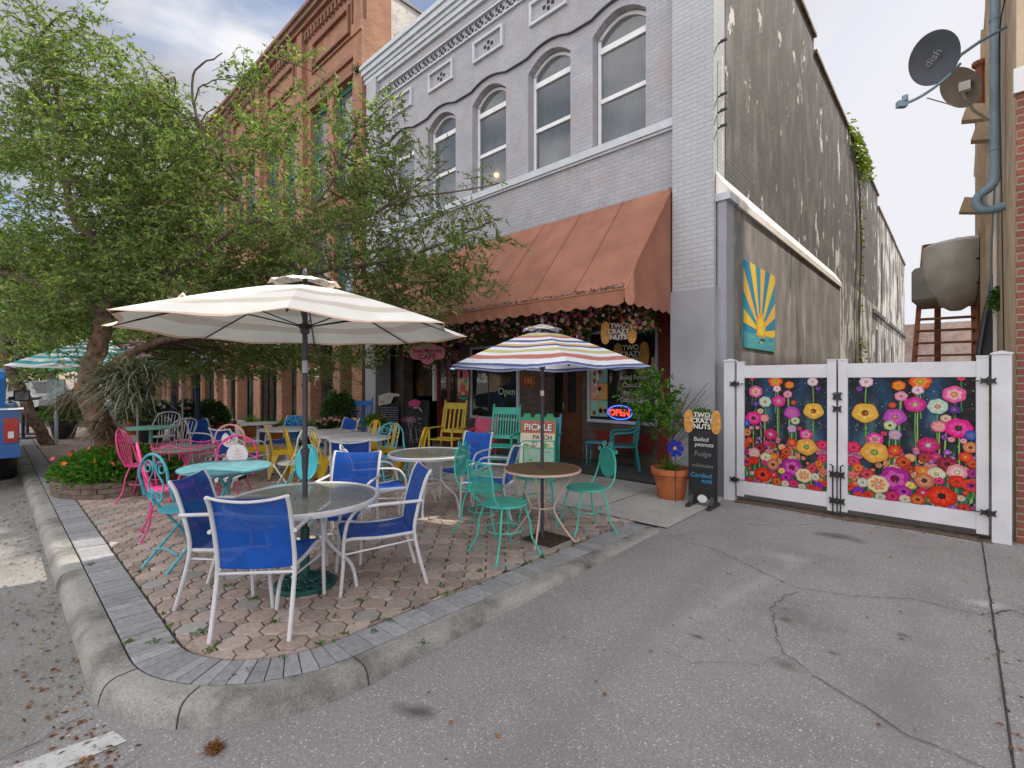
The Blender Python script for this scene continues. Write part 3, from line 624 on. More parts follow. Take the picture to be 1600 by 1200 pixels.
# shop fronts set back under the awning
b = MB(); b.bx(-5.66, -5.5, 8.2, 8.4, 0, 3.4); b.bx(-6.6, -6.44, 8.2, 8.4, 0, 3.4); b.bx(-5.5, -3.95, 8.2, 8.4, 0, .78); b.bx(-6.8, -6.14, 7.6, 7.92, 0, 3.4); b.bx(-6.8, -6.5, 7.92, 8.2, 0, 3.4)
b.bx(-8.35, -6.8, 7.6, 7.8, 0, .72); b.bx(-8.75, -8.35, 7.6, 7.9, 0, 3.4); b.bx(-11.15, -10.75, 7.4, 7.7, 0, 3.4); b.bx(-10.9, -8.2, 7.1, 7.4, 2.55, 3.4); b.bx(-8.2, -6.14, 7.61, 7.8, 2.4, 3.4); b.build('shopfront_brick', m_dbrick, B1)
b = MB(); b.bx(-5.3, -4.1, 8.185, 8.2, .28, .62); b.bx(-3.95, -3.1, 8.1, 8.4, 0, 3.4); b.bx(-5.5, -3.95, 8.18, 8.2, 2.6, 3.4); b.bx(-6.44, -5.66, 8.18, 8.2, 2.4, 3.4); b.build('red_panel', m_dred, B1)
for nm, x0, x1, z0, z1, yy in (('shop_window', -5.49, -3.97, .78, 2.58, 8.15), ('shop_window', -8.33, -6.82, .74, 2.38, 7.56)):
    f = MB(); t = .06
    f.bx(x0, x1, yy, yy+.05, z0, z0+t); f.bx(x0, x1, yy, yy+.05, z1-t, z1); f.bx(x0, x0+t, yy, yy+.05, z0+t, z1-t); f.bx(x1-t, x1, yy, yy+.05, z0+t, z1-t)
    fo = f.build(nm, m_trim, B1); g = MB(); g.bx(x0+t, x1-t, yy+.02, yy+.026, z0+t, z1-t); g.build('pane', m_shopg, fo)
def door(x0, x1, y, z1, mat, arched=True):
    f = MB(); w = (x1-x0)
    f.bx(x0, x1, y+.03, y+.06, 0.02, z1); f.bx(x0-.06, x0, y, y+.09, .02, z1+.06); f.bx(x1, x1+.06, y, y+.09, .02, z1+.06); f.bx(x0, x1, y, y+.09, z1, z1+.06)
    for k in range(2):
        xa = x0+w*(.08+.5*k); f.bx(xa, xa+w*.34, y+.02, y+.03, .15, .75)
    fo = f.build('door', mat, B1)
    for k in range(2):
        xa = x0+w*(.1+.5*k); g = MB(); g.prism([(xa, .95), (xa+w*.3, .95)]+arc_open(xa, xa+w*.3, z1-.35, .18)[::-1], 'y', y+.012, y+.028); g.build('pane', m_shopg, fo)
    h = MB(); h.tube([(x0+w*.5, y-.03, .95), (x0+w*.5, y-.05, 1.0), (x0+w*.5, y-.05, 1.15), (x0+w*.5, y-.01, 1.2)], .012); h.build('handle', m_chrome, fo)
door(-6.38, -5.72, 8.16, 2.25, m_dwood); door(-9.55, -8.85, 7.62, 2.3, m_dred)
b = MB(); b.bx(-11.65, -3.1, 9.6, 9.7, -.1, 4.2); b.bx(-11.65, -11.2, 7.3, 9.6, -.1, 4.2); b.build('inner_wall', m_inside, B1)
b = MB(); b.bx(-10.75, -9.7, 7.8, 7.82, 1.2, 2.5); b.build('cafe_wall_panel', M('ochre_panel', (.13, .062, .018), .6, var=.6, scale=3, dirt=((.02, .015, .01), 4, .45, .9)), B1)
b = MB(); b.bx(-9.72, -9.63, 7.55, 7.62, 1.1, 2.7); b.build('white_post', m_white, B1)
# --- items on the shop wall
num = MB(); num.bx(-6.75, -6.36, 7.57, 7.6, 1.49, 1.70)
numo = tag(num.build('house_number_plate', M('plate_rust', (.28, .06, .02), .7, var=.5, scale=20)), 'rust red number plate reading 135 on the dark brick pier', 'number plate')
def text(body, size, mat, parent, loc, rot=(R(90), 0, 0), ext=.002, name='lettering', align='CENTER', sx=1, bold=0, shear=0):
    cu = bpy.data.curves.new('t', 'FONT'); cu.body = body; cu.size = size; cu.extrude = ext; cu.align_x = align; cu.offset = bold; cu.shear = shear; cu.resolution_u = 3
    t = bpy.data.objects.new('t', cu); col.objects.link(t); bpy.context.view_layer.update()
    me = bpy.data.meshes.new_from_object(t.evaluated_get(bpy.context.evaluated_depsgraph_get()))
    bpy.data.objects.remove(t); bpy.data.curves.remove(cu); me.materials.clear(); me.materials.append(mat); me.name = name
    Mx = Matrix.Translation(loc) @ Matrix.Rotation(rot[2], 4, 'Z') @ Matrix.Rotation(rot[1], 4, 'Y') @ Matrix.Rotation(rot[0], 4, 'X') @ Matrix.Diagonal((sx, 1, 1, 1))
    me.transform(Mx); o = bpy.data.objects.new(name, me); col.objects.link(o); o.parent = parent; return o
text('135', .16, M('plate_gold', (.5, .3, .14), .5), numo, (-6.555, 7.566, 1.54))
# --- awning
A1 = thing('shop_awning', (0, 0, 0), 0, 'long sloping rust coloured canvas awning with scalloped valance over the shop fronts', 'awning')
ax0, ax1, ay, azt, azf, azb = -11.1, -3.13, 5.48, 4.46, 2.77, 2.57
b = MB(); nx, ny = 60, 8; vs = []
for i in range(nx+1):
    for j in range(ny+1):
        x = ax0+(ax1-ax0)*i/nx; t = j/ny; vs.append((x, YF-.02+(ay-YF+.02)*t, azt+(azf-azt)*t-.03*sin(pi*t)*(.5+.5*sin(x*4.6))))
b.add(vs, [(i*(ny+1)+j, (i+1)*(ny+1)+j, (i+1)*(ny+1)+j+1, i*(ny+1)+j+1) for i in range(nx) for j in range(ny)])
b.build('canvas_top', m_awn, A1, smooth=True)
b = MB()
for x in (ax1, ax0): b.add([(x, YF-.02, azt), (x, YF-.02, azb+.05), (x, ay, azb+.18), (x, ay, azf)], [(0, 1, 2, 3)])
b.build_loose('canvas_side', m_awn, A1)
b = MB(); vs = []; n = 240
for i in range(n+1):
    x = ax0+(ax1-ax0)*i/n; s = abs(sin(i*pi/7.5)); vs += [(x, ay-.004, azf), (x, ay-.012+.008*sin(i*.9), azb+.035-.04*s)]
b.add(vs, [(2*i, 2*i+1, 2*i+3, 2*i+2) for i in range(n)]); vs = []; n = 42
for i in range(n+1):
    y = ay+(YF-ay)*i/n; s = abs(sin(i*pi/7)); vs += [(ax1+.006, y, azf-.0*i), (ax1+.012, y, azb+.045-.04*s)]
b.add(vs, [(2*i, 2*i+1, 2*i+3, 2*i+2) for i in range(n)]); b.build('valance', m_awn, A1)
b = MB()
for k, x in enumerate([-3.95, -4.75, -5.55, -6.4, -7.3, -8.2, -9.2, -10.1]):
    P = [(x+.0*t, YF-.03+(ay-YF+.03)*t, azt+(azf-azt)*t+.012-.03*sin(pi*t)*(.5+.5*sin(x*4.6))) for t in [i/8 for i in range(9)]]
    vs = []
    for (a, c_, d) in P: vs += [(a-.007, c_, d), (a+.007, c_, d)]
    b.add(vs, [(2*i, 2*i+1, 2*i+3, 2*i+2) for i in range(8)])
b.build('seam', m_seam, A1)
b = MB(); b.tube([(ax0, ay, azf), (ax1, ay, azf)], .014); b.tube([(ax1, ay, azf), (ax1, YF-.02, azt)], .014); b.tube([(ax1, ay, azf), (ax1, ay+.01, azb+.1)], .01)
b.tube([(ax1-.02, YF-.05, azb+.05), (ax1-.02, YF-.05, azt)], .016); b.build('awning_frame', m_seam, A1)
b = MB()
for i in range(800):
    x = random.uniform(ax0, ax1); t = 1-abs(random.gauss(0, .018))-.004; y = YF+(ay-YF)*t; z = azt+(azf-azt)*t+.006; w = random.uniform(.008, .045)
    b.add([(x, y, z), (x+w, y, z), (x+w*.6, y+.016, z+.019), (x+w*.2, y+.012, z+.014)], [(0, 1, 2, 3)])
b.build('mildew_stain', m_awnd, A1)
# --- orange brick building further along the street
B2 = thing('brick_building', (0, 0, 0), 0, 'three storey orange brick building with green framed windows and moulded brick cornice behind the tree', 'building')
X0, X1 = -46.0, -11.7
wins = []; x = -13.55
while x > -45:
    wins += [(x-.0, x+1.1), (x-1.5, x-.4)]; x -= 3.6
b = MB(); ops = [(a, c_, 7.0, 10.1, 0) for a, c_ in wins]
wallx(b, X0, X1, 6.6, 13.0, YF-.02, YF+.4, ops); wallx(b, X0, X1, 3.3, 6.6, YF-.02, YF+.4, [(a, c_, 3.9, 6.2, 0) for a, c_ in wins]); b.build('wall', m_red, B2)
b = MB(); x = -11.7
while x > X0:
    b.bx(x-.45, x, YF-.16, YF-.02, 0, 11.0); b.bx(x-.5, x+.0, YF-.2, YF-.02, 11.0, 11.3); b.bx(x-.42, x-.05, YF-.17, YF-.02, 11.3, 12.7)
    x -= 3.6 if x > -12 else 3.6
b.build('pilaster', m_red, B2)
b = MB()
for z0, z1, d in ((12.6, 12.72, .1), (12.72, 12.86, .2), (12.86, 13.0, .3), (13.0, 13.12, .38), (10.55, 10.68, .08)): b.bx(X0, X1+.0, YF-d-.02, YF-.02, z0, z1-.002)
x = X1-.2
while x > X0: b.bx(x-.1, x, YF-.12, YF-.02, 12.4, 12.6); x -= .22
x = X1-.6
while x > X0:                                            # framed panels under the cornice
    for k, d in ((0, .07), (.13, .12)):
        xa, xb, za, zb = x-2.6+k, x-.1-k, 11.2+k, 12.2-k
        b.bx(xa, xb, YF-d, YF-.02, za, za+.06); b.bx(xa, xb, YF-d, YF-.02, zb-.06, zb); b.bx(xa, xa+.06, YF-d, YF-.02, za+.06, zb-.06); b.bx(xb-.06, xb, YF-d, YF-.02, za+.06, zb-.06)
    x -= 3.6
b.build('cornice', m_red2, B2)
b = MB(); b.bx(X1-.3, X1, YF+.4, YF+.75, 0, 12.9); b.build('corner_return', m_red, B2)
b = MB(); b.bx(X1-.3, X1-.01, YF+.75, 22, 6, 12.45); b.build('gable_wall', m_wbrick, B2)
b = MB(); b.bx(X1-.35, X1+.04, YF+.75, 22, 12.45, 12.55); b.build('coping', m_black, B2)
b = MB()
for a, c_ in wins: b.bx(a-.15, c_+.15, YF-.1, YF-.02, 10.1, 10.35); b.bx(a-.1, c_+.1, YF-.12, YF-.02, 6.88, 7.0)
b.build_loose('lintel', m_red2, B2)
for i, (a, c_) in enumerate(wins):
    for zb, zt in ((7.0, 10.1), (3.9, 6.2)):
        f = MB(); y0, y1 = YF+.12, YF+.2; f.bx(a, a+.13, y0, y1, zb, zt); f.bx(c_-.13, c_, y0, y1, zb, zt); f.bx(a+.13, c_-.13, y0, y1, zb, zb+.1); f.bx(a+.13, c_-.13, y0, y1, zt-.15, zt); f.bx(a+.13, c_-.13, y0, y1, (zb+zt)/2-.03, (zb+zt)/2+.03)
        fo = f.build('window', m_green, B2); g = MB(); g.bx(a+.13, c_-.13, y0+.05, y0+.056, zb+.1, zt-.15); g.build('pane', m_glass, fo)
b = MB(); x = X1-.05; b.bx(X0, X1, YF-.02, YF+.3, 2.75, 3.3)
pxs = [-12.2, -13.3, -15.2, -17.4, -19.6, -21.8, -24.4, -27, -30, -33, -36, -39, -42]
for xx in pxs: b.bx(xx-.22, xx+.22, YF-.06, YF+.3, 0, 2.75)
b.build_loose('brick_column', m_red, B2)
b = MB(); b.bx(X0, X1-.3, YF+1.3, YF+1.4, 0, 3.3); b.build('inner_shopfront', M('shop_interior', (.2, .18, .15), .8, var=.7, scale=1.6, dirt=((.42, .46, .42), 1.1, .52, .8)), B2)
for i in range(len(pxs)-1):
    a, c_ = pxs[i+1]+.3, pxs[i]-.3
    f = MB(); f.bx(a, a+.08, YF+.5, YF+.56, .1, 2.7); f.bx(c_-.08, c_, YF+.5, YF+.56, .1, 2.7); f.bx((a+c_)/2-.04, (a+c_)/2+.04, YF+.5, YF+.56, .1, 2.7); f.bx(a, c_, YF+.49, YF+.57, 0, .45)
    fo = f.build('shop_frame', M('dark_blue_frame', (.02, .03, .07), .5) if i == 0 else MATS['dark_blue_frame'], B2)
    g = MB(); g.bx(a+.08, c_-.08, YF+.52, YF+.525, .45, 2.7); g.build('pane', m_shopg, fo)
b = MB(); b.bx(X0, X1-.3, YF+.4, 22, 12.3, 12.4); b.build('roof', m_black, B2)
# --- tan building on the right of the alley
B3 = thing('stucco_building', (0, 0, 0), 0, 'tall tan stucco building with a brown brick front pier right of the gate', 'building')
b = MB(); b.bx(.44, .9, 12.6, 24.5, -.1, 9.1); b.bx(.44, 9, 6.92, 12.6, -.1, 11.6); b.build('wall', m_tan, B3)  # front block made taller out of view to keep sun off the patio
b = MB(); b.bx(.41, 9, 6.85, 6.92, -.1, 4.42); b.build('brick_front', m_rbrick, B3)
b = MB(); b.bx(.39, 9, 6.82, 6.92, 4.42, 4.66); b.build('stone_band', m_white, B3)
b = MB(); b.bx(.41, 9, 6.84, 6.92, 4.66, 11.6); b.build('front_stucco', m_tan, B3)
b = MB(); b.bx(.38, .9, 12.6, 24.6, 9.1, 9.25); b.bx(.38, 9, 6.85, 12.65, 11.6, 11.75); b.build('parapet_cap', m_flash, B3)
b = MB(); 
for y in (11.5, 14.2, 16.8, 19.0): b.bx(.33, .44, y, y+.35, .2, 9.0)
b.build_loose('wall_rib', m_tan, B3)
b = MB(); b.bx(-2.7, 6, 41.0, 41.4, 0, 5.3)
tag(b.build('end_wall', m_farbrick), 'low faded pink brick wall closing the far end of the alley', 'wall')
# ------------------------------------------------------------------ gate
G1 = thing('driveway_gate', (0, 0, 0), 0, 'white vinyl double gate with two flower print panels across the driveway', 'gate'); gy = 6.8
b = MB()
for x0, x1 in ((-2.335, -2.205), (.235, .375)):
    b.bx(x0, x1, gy-.065, gy+.065, 0, 1.86); b.bx(x0-.01, x1+.01, gy-.075, gy+.075, 1.86, 1.875)
    b.add([(x0-.01, gy-.075, 1.875), (x1+.01, gy-.075, 1.875), (x1+.01, gy+.075, 1.875), (x0-.01, gy+.075, 1.875), ((x0+x1)/2, gy, 1.90)], [(0, 1, 4), (1, 2, 4), (2, 3, 4), (3, 0, 4)])
    b.build('gate_post', m_vinyl, G1); b = MB()
FL = [  # u, v (from top), radius, outer, inner, centre   for the left print
 (.40,.03,.075,(.75,.10,.02),(.8,.3,.05),(.5,.5,.05)),(.57,.065,.045,(.8,.16,.02),(.8,.3,.04),(.6,.3,.05)),(.10,.005,.03,(.7,.03,.1),(.7,.1,.1),(.5,.1,.1)),(.42,.10,.04,(.75,.5,.6),(.8,.6,.7),(.6,.3,.4)),
 (.84,.035,.052,(.72,.5,.58),(.8,.62,.68),(.6,.4,.4)),(.15,.13,.075,(.78,.12,.32),(.8,.45,.5),(.8,.35,.05)),(.55,.15,.045,(.7,.25,.4),(.75,.4,.5),(.5,.2,.1)),(.90,.095,.028,(.2,.05,.3),(.25,.08,.35),(.1,.02,.2)),
 (.44,.215,.07,(.6,.03,.25),(.7,.08,.35),(.6,.5,.2)),(.27,.225,.068,(.45,.6,.5),(.55,.65,.5),(.75,.25,.2)),(.15,.245,.04,(.07,.03,.2),(.15,.05,.3),(.4,.2,.2)),(.62,.225,.03,(.6,.05,.02),(.7,.15,.03),(.4,.1,.02)),
 (.85,.295,.095,(.75,.42,.06),(.8,.5,.1),(.35,.06,.02)),(.60,.32,.078,(.45,.06,.4),(.55,.12,.5),(.7,.2,.2)),(.21,.315,.034,(.65,.45,.3),(.7,.5,.4),(.5,.3,.2)),(.12,.385,.085,(.75,.02,.25),(.8,.08,.35),(.08,.05,.03)),(.26,.38,.05,(.75,.2,.3),(.8,.4,.4),(.7,.5,.1)),
 (.64,.39,.045,(.45,.55,.25),(.6,.65,.4),(.25,.08,.03)),(.03,.435,.045,(.03,.08,.4),(.08,.15,.5),(.3,.2,.3)),(.60,.465,.046,(.5,.3,.55),(.55,.35,.6),(.75,.5,.05)),(.69,.46,.026,(.6,.04,.1),(.7,.1,.1),(.4,.02,.05)),(.22,.46,.025,(.2,.07,.35),(.3,.1,.4),(.1,.02,.2)),
 (.085,.48,.026,(.7,.3,.35),(.7,.4,.4),(.6,.2,.2)),(.17,.475,.026,(.7,.25,.3),(.7,.35,.35),(.6,.2,.2)),(.035,.525,.048,(.6,.2,.08),(.65,.3,.15),(.25,.05,.02)),(.34,.53,.072,(.5,.02,.12),(.6,.04,.2),(.6,.5,.6)),(.765,.51,.062,(.7,.05,.3),(.8,.3,.5),(.4,.25,.1)),
 (.60,.59,.05,(.65,.04,.02),(.75,.12,.03),(.7,.4,.05)),(.77,.62,.10,(.75,.35,.06),(.8,.45,.1),(.25,.4,.1)),(.95,.59,.055,(.65,.02,.1),(.75,.06,.15),(.4,.02,.08)),(.2,.575,.028,(.3,.07,.45),(.4,.12,.5),(.6,.4,.6)),(.07,.60,.045,(.65,.04,.02),(.75,.1,.03),(.75,.4,.05)),
 (.02,.65,.035,(.7,.05,.02),(.7,.1,.03),(.4,.03,.02)),(.20,.665,.065,(.25,.02,.04),(.32,.04,.06),(.15,.01,.02)),(.37,.63,.04,(.4,.04,.03),(.5,.06,.04),(.2,.02,.02)),(.48,.64,.038,(.7,.35,.15),(.75,.45,.25),(.6,.5,.2)),(.53,.68,.055,(.55,.06,.02),(.65,.1,.03),(.1,.05,.02)),
 (.02,.72,.04,(.35,.02,.2),(.4,.04,.25),(.2,.02,.1)),(.13,.72,.07,(.75,.3,.35),(.8,.55,.55),(.7,.65,.4)),(.49,.73,.042,(.4,.03,.02),(.5,.05,.03),(.2,.05,.02)),(.28,.75,.06,(.65,.58,.4),(.7,.65,.5),(.6,.5,.15)),(.38,.735,.045,(.7,.15,.02),(.8,.25,.04),(.8,.5,.1)),
 (.95,.71,.05,(.65,.02,.12),(.7,.05,.15),(.4,.02,.1)),(.91,.76,.04,(.75,.12,.02),(.8,.25,.05),(.5,.05,.02)),(.03,.81,.055,(.7,.06,.03),(.5,.02,.1),(.03,.02,.25)),(.13,.79,.055,(.6,.03,.01),(.7,.05,.02),(.5,.05,.02)),(.26,.80,.035,(.6,.03,.15),(.65,.05,.2),(.4,.02,.1)),
 (.37,.81,.07,(.55,.16,.08),(.6,.3,.18),(.12,.04,.02)),(.60,.82,.11,(.42,.02,.28),(.6,.1,.42),(.2,.01,.05)),(.83,.81,.055,(.5,.04,.08),(.6,.08,.1),(.3,.02,.05)),(.48,.86,.035,(.7,.55,.08),(.75,.6,.15),(.6,.4,.05)),(.74,.88,.085,(.7,.6,.35),(.75,.2,.08),(.6,.5,.3)),(.87,.88,.045,(.5,.55,.45),(.6,.65,.5),(.4,.4,.2)),
 (.24,.915,.09,(.65,.03,.01),(.75,.06,.02),(.03,.02,.03)),(.38,.905,.042,(.6,.02,.06),(.6,.02,.08),(.6,.55,.6)),(.53,.915,.055,(.4,.02,.28),(.5,.04,.35),(.05,.01,.15)),(.10,.915,.03,(.65,.4,.3),(.7,.5,.4),(.5,.3,.2)),(.91,.96,.045,(.12,.03,.4),(.2,.05,.5),(.1,.02,.3)),(.99,.93,.04,(.65,.04,.02),(.7,.06,.02),(.4,.02,.02)),
 (.42,.965,.055,(.5,.05,.02),(.6,.2,.04),(.3,.03,.02)),(.62,.965,.05,(.5,.02,.12),(.6,.04,.15),(.3,.01,.08)),(.52,.975,.04,(.55,.5,.4),(.6,.55,.4),(.5,.4,.2)),(.72,.985,.04,(.45,.5,.35),(.5,.5,.4),(.4,.35,.2)),(.82,.975,.035,(.65,.04,.02),(.6,.03,.02),(.3,.02,.02)),(.98,.83,.035,(.7,.15,.15),(.7,.2,.2),(.5,.1,.1)),(.90,1.0,.05,(.6,.03,.03),(.7,.06,.04),(.4,.02,.02)),(.08,.985,.04,(.5,.03,.03),(.6,.06,.04),(.3,.02,.02))]
def flower_print(x0, x1, z0, z1, y, flip, parent):
    b = MB(); nx, nz = 60, 90; W, Hh = x1-x0, z1-z0
    def P(u, v, k): return ((x1-u*W if flip else x0+u*W), y-k*.0004, z1-v*Hh)
    for i in range(nx):
        for j in range(nz):
            u, v = (i+.5)/nx, (j+.5)/nz; n1_ = noise.noise((u*3.2, v*2.2, 1.5)); n2_ = noise.noise((u*9, v*4, 7.5)); n3_ = noise.noise((u*26, v*26, 3))
            c = np.array((.020, .021, .024))*(1+n3_*.5)
            bl = max(0, 1-abs(u-.68+.25*v-.05)*8)*max(0, 1-v*.9)+max(0, n1_*1.6); c = c+np.array((.0, .035, .09))*max(0, bl+n2_*.5)
            c = c+np.array((.0, .07, .05))*max(0, n2_*1.4+v-.75)+np.array((.05, .045, .04))*max(0, n2_+n3_*.4-.12)*(1 if v > .3 else .5)
            if v > .8: c = c*.6+np.array((.01, .06, .035))
            b.col = tuple(np.clip(c, .005, .6)); b.add([P(i/nx, j/nz, 0), P((i+1)/nx, j/nz, 0), P((i+1)/nx, (j+1)/nz, 0), P(i/nx, (j+1)/nz, 0)], [(0, 1, 2, 3)])
    random.seed(3); k = 1
    def cl(u, v): return min(1, max(0, u)), min(1, max(0, v))
    for u, v, r, *_ in FL:                                # stems
        if r < .03: continue
        b.col = random.choice([(.12, .3, .06), (.25, .4, .1), (.05, .2, .1)]); w = .004+.002*random.random(); e = min(1, v+random.uniform(.25, .6)); uu = u
        for s in range(6):
            va, vb = v+(e-v)*s/6, v+(e-v)*(s+1)/6; u2 = uu+random.gauss(0, .004)
            b.add([P(*cl(uu-w, va), k), P(*cl(uu+w, va), k), P(*cl(u2+w, vb), k), P(*cl(u2-w, vb), k)], [(0, 1, 2, 3)]); uu = u2
    for _ in range(60):                                   # low leaves
        u, v = random.random(), random.uniform(.72, 1); b.col = random.choice([(.02, .12, .06), (.04, .2, .08), (.01, .07, .05)]); a = random.uniform(-.5, .5); l = random.uniform(.04, .12)
        b.add([P(*cl(u, v), k+.5), P(*cl(u+.012, v-l/2), k+.5), P(*cl(u+a*l, v-l), k+.5), P(*cl(u-.012, v-l/2), k+.5)], [(0, 1, 2, 3)])
    def blob(u, v, r, c, k, lobes, amp, ph, asp):
        n = 26; pts = [P(*cl(u+cos(t)*r*(1+amp*cos(lobes*t+ph)+random.gauss(0, .012))*asp, v+sin(t)*r*(1+amp*cos(lobes*t+ph))*(W/Hh)*.98), k) for t in [2*pi*i/n for i in range(n)]]
        b.col = tuple(q*.8 for q in c); b.add([P(*cl(u, v), k)]+pts, [(0, i+1, (i+1) % n+1) for i in range(n)])
    k = 2; rnd = [(random.random(), random.uniform(.5, 1)**.8, random.uniform(.012, .035), *[random.choice([(.65, .05, .03), (.6, .03, .2), (.7, .3, .1), (.3, .08, .4), (.65, .5, .2), (.6, .25, .3)]) for _ in range(3)]) for _ in range(150)]
    for u, v, r, c1, c2, c3 in rnd+sorted(FL, key=lambda q: q[1]):
        lb = random.choice((5, 6, 7)); ph = random.random()*6; r *= 1.12 if r > .03 else 1
        dk = tuple(q*.62 for q in c1); asp = random.uniform(1.0, 1.12)
        blob(u, v, r, dk, k, lb, .05, ph, asp); blob(u, v-.002, r*.93, c1, k+.25, lb, .06, ph+.3, asp); blob(u, v, r*.62, c2, k+.5, lb, .14, ph+.5, asp)
        for t in range(lb*2):
            a = t*pi/lb+ph; q = r*.86
            b.col = tuple(min(.9, x_*1.35+.04) for x_ in c1) if t % 2 else dk
            b.add([P(*cl(u+cos(a-.08)*r*.3, v+sin(a-.08)*r*.3*W/Hh), k+.7), P(*cl(u+cos(a)*q, v+sin(a)*q*W/Hh), k+.7), P(*cl(u+cos(a+.08)*r*.3, v+sin(a+.08)*r*.3*W/Hh), k+.7)], [(0, 1, 2)])
        blob(u, v, r*.3, tuple(q*.5 for q in c3), k+.85, 5, .05, 0, 1); blob(u, v, r*.2, c3, k+1, 4, .1, 0, 1); k += .12
    for _ in range(170):
        u, v = random.random(), random.random()*.85; q = random.uniform(.002, .006); b.col = random.choice([(.6, .6, .55), (.1, .4, .5), (.6, .5, .1), (.5, .1, .1)])
        b.add([P(*cl(u-q, v), k+2), P(*cl(u, v-q*.7), k+2), P(*cl(u+q, v), k+2), P(*cl(u, v+q*.7), k+2)], [(0, 1, 2, 3)])
    o = b.build('flower_print', m_vcs, parent, fix=False)
    return o
for x0, x1, flip in ((-2.18, -1.065, False), (-1.045, .215, True)):
    f = MB(); st = .09; f.bx(x0, x0+st, gy-.035, gy+.035, .07, 1.84); f.bx(x1-st, x1, gy-.035, gy+.035, .06, 1.84); f.bx(x0+st, x1-st, gy-.028, gy+.028, 1.64, 1.80); f.bx(x0+st, x1-st, gy-.028, gy+.028, .1, .27)
    for c in (x0+st/2, x1-st/2): f.bx(c-st/2-.004, c+st/2+.004, gy-.04, gy+.04, 1.84, 1.855)
    f.bx(x0+st, x1-st, gy-.012, gy+.02, .27, 1.64)
    fo = f.build('gate_leaf', m_vinyl, G1); flower_print(x0+st+.004, x1-st-.004, .275, 1.635, gy-.0135, flip, fo)
def hinge(x, z, d):
    h = MB(); y = gy-.075
    h.box((x, y, z), (.1, .012, .035)); h.prism([(x-.06, z-.035), (x-.035, z-.02), (x, z-.032), (x+.035, z-.02), (x+.06, z-.035), (x+.05, z), (x+.06, z+.035), (x+.035, z+.02), (x, z+.032), (x-.035, z+.02), (x-.06, z+.035), (x-.05, z)], 'y', y-.008, y-.001)
    h.tube([(x, y-.012, z-.04), (x, y-.012, z+.04)], .01); h.tube([(x, y, z), (x+d*.12, y+.02, z)], .005); h.build('hinge', m_black, G1)
hinge(-2.195, 1.56, 1); hinge(-2.195, .29, 1); hinge(.21, 1.6, -1); hinge(.21, .29, -1)
h = MB(); 
for z in (1.42, 1.27): h.prism([(-1.1, z-.04), (-1.055, z-.02), (-1.01, z-.04), (-1.02, z), (-1.01, z+.04), (-1.055, z+.02), (-1.1, z+.04), (-1.09, z)], 'y', gy-.055, gy-.041)
h.tube([(-1.08, gy-.06, 1.46), (-1.0, gy-.06, 1.46)], .006); h.tube([(-1.08, gy-.06, 1.38), (-1.0, gy-.06, 1.38)], .006); h.build_loose('latch', m_black, G1)
for sx in (-1, 1):
    h = MB(); x = -1.055+sx*.038; h.tube([(x+sx*.03, gy-.07, .62), (x, gy-.07, .6), (x, gy-.07, .02)], .008)
    for z in (.5, .19): h.prism([(x-.04, z-.04), (x, z-.02), (x+.04, z-.04), (x+.03, z), (x+.04, z+.04), (x, z+.02), (x-.04, z+.04), (x-.03, z)], 'y', gy-.06, gy-.045)
    h.build('drop_bolt', m_black, G1)
# ------------------------------------------------------------------ sun poster on the lower wall
p = MB(); X = -2.362; y0, y1, z0, z1 = 7.62, 9.3, 2.1, 3.42
p.mi = 0; p.col = (.05, .25, .3); p.bx(-2.38, X, y0, y1, z0, z1)
def PP(u, v, k=1): return (X+.001*k, y0+(y1-y0)*min(1, max(0, u)), z1-(z1-z0)*min(1, max(0, v)))
p.col = (.08, .33, .38); p.add([PP(0, 0), PP(1, 0), PP(1, 1), PP(0, 1)], [(0, 1, 2, 3)])
cols = [(.75, .5, .05), (.03, .22, .36), (.72, .42, .08), (.04, .26, .38)]; ang = [-8+k*14 for k in range(15)]
def edge(a):
    d = (cos(a), -sin(a)*1.25); t = min([9]+[(1-.5)/d[0] if d[0] > 0 else (0-.5)/d[0] if d[0] < 0 else 9]+[(0-.78)/d[1] if d[1] < 0 else 9]+[(.82-.78)/d[1] if d[1] > 0.001 else 9]); return (.5+d[0]*t, .78+d[1]*t)
for k in range(14):
    p.col = cols[k % 4]; a, c_ = R(ang[k]), R(ang[k+1]); pts = [edge(a+(c_-a)*i/4) for i in range(5)]
    p.add([PP(.5, .78, 2)]+[PP(*q, 2) for q in pts], [(0, i+1, i+2) for i in range(4)])
p.col = (.08, .33, .36); p.add([PP(0, .82, 3), PP(1, .82, 3), PP(1, 1, 3), PP(0, 1, 3)], [(0, 1, 2, 3)])
p.col = (.75, .33, .04); p.add([PP(.38, .84, 4), PP(.36, .65, 4), PP(.42, .6, 4), PP(.47, .56, 4), PP(.56, .56, 4), PP(.62, .62, 4), PP(.66, .68, 4), PP(.66, .84, 4)], [tuple(range(8))])
p.col = (.7, .55, .05); p.add([PP(.42, .82, 5), PP(.42, .66, 5), PP(.52, .6, 5), PP(.6, .66, 5), PP(.6, .82, 5)], [tuple(range(5))])
for k in range(10):
    p.col = random.choice([(.12, .42, .42), (.05, .2, .26), (.6, .45, .15)]); u = random.random()*.8; v = random.uniform(.84, .98); p.add([PP(u, v, 4), PP(u+.15, v+.005, 4), PP(u+.15, v+.02, 4), PP(u, v+.015, 4)], [(0, 1, 2, 3)])
tag(p.build('sun_poster', m_vcs), 'teal and yellow sunburst picture hanging on the grey alley wall left of the gate', 'picture')
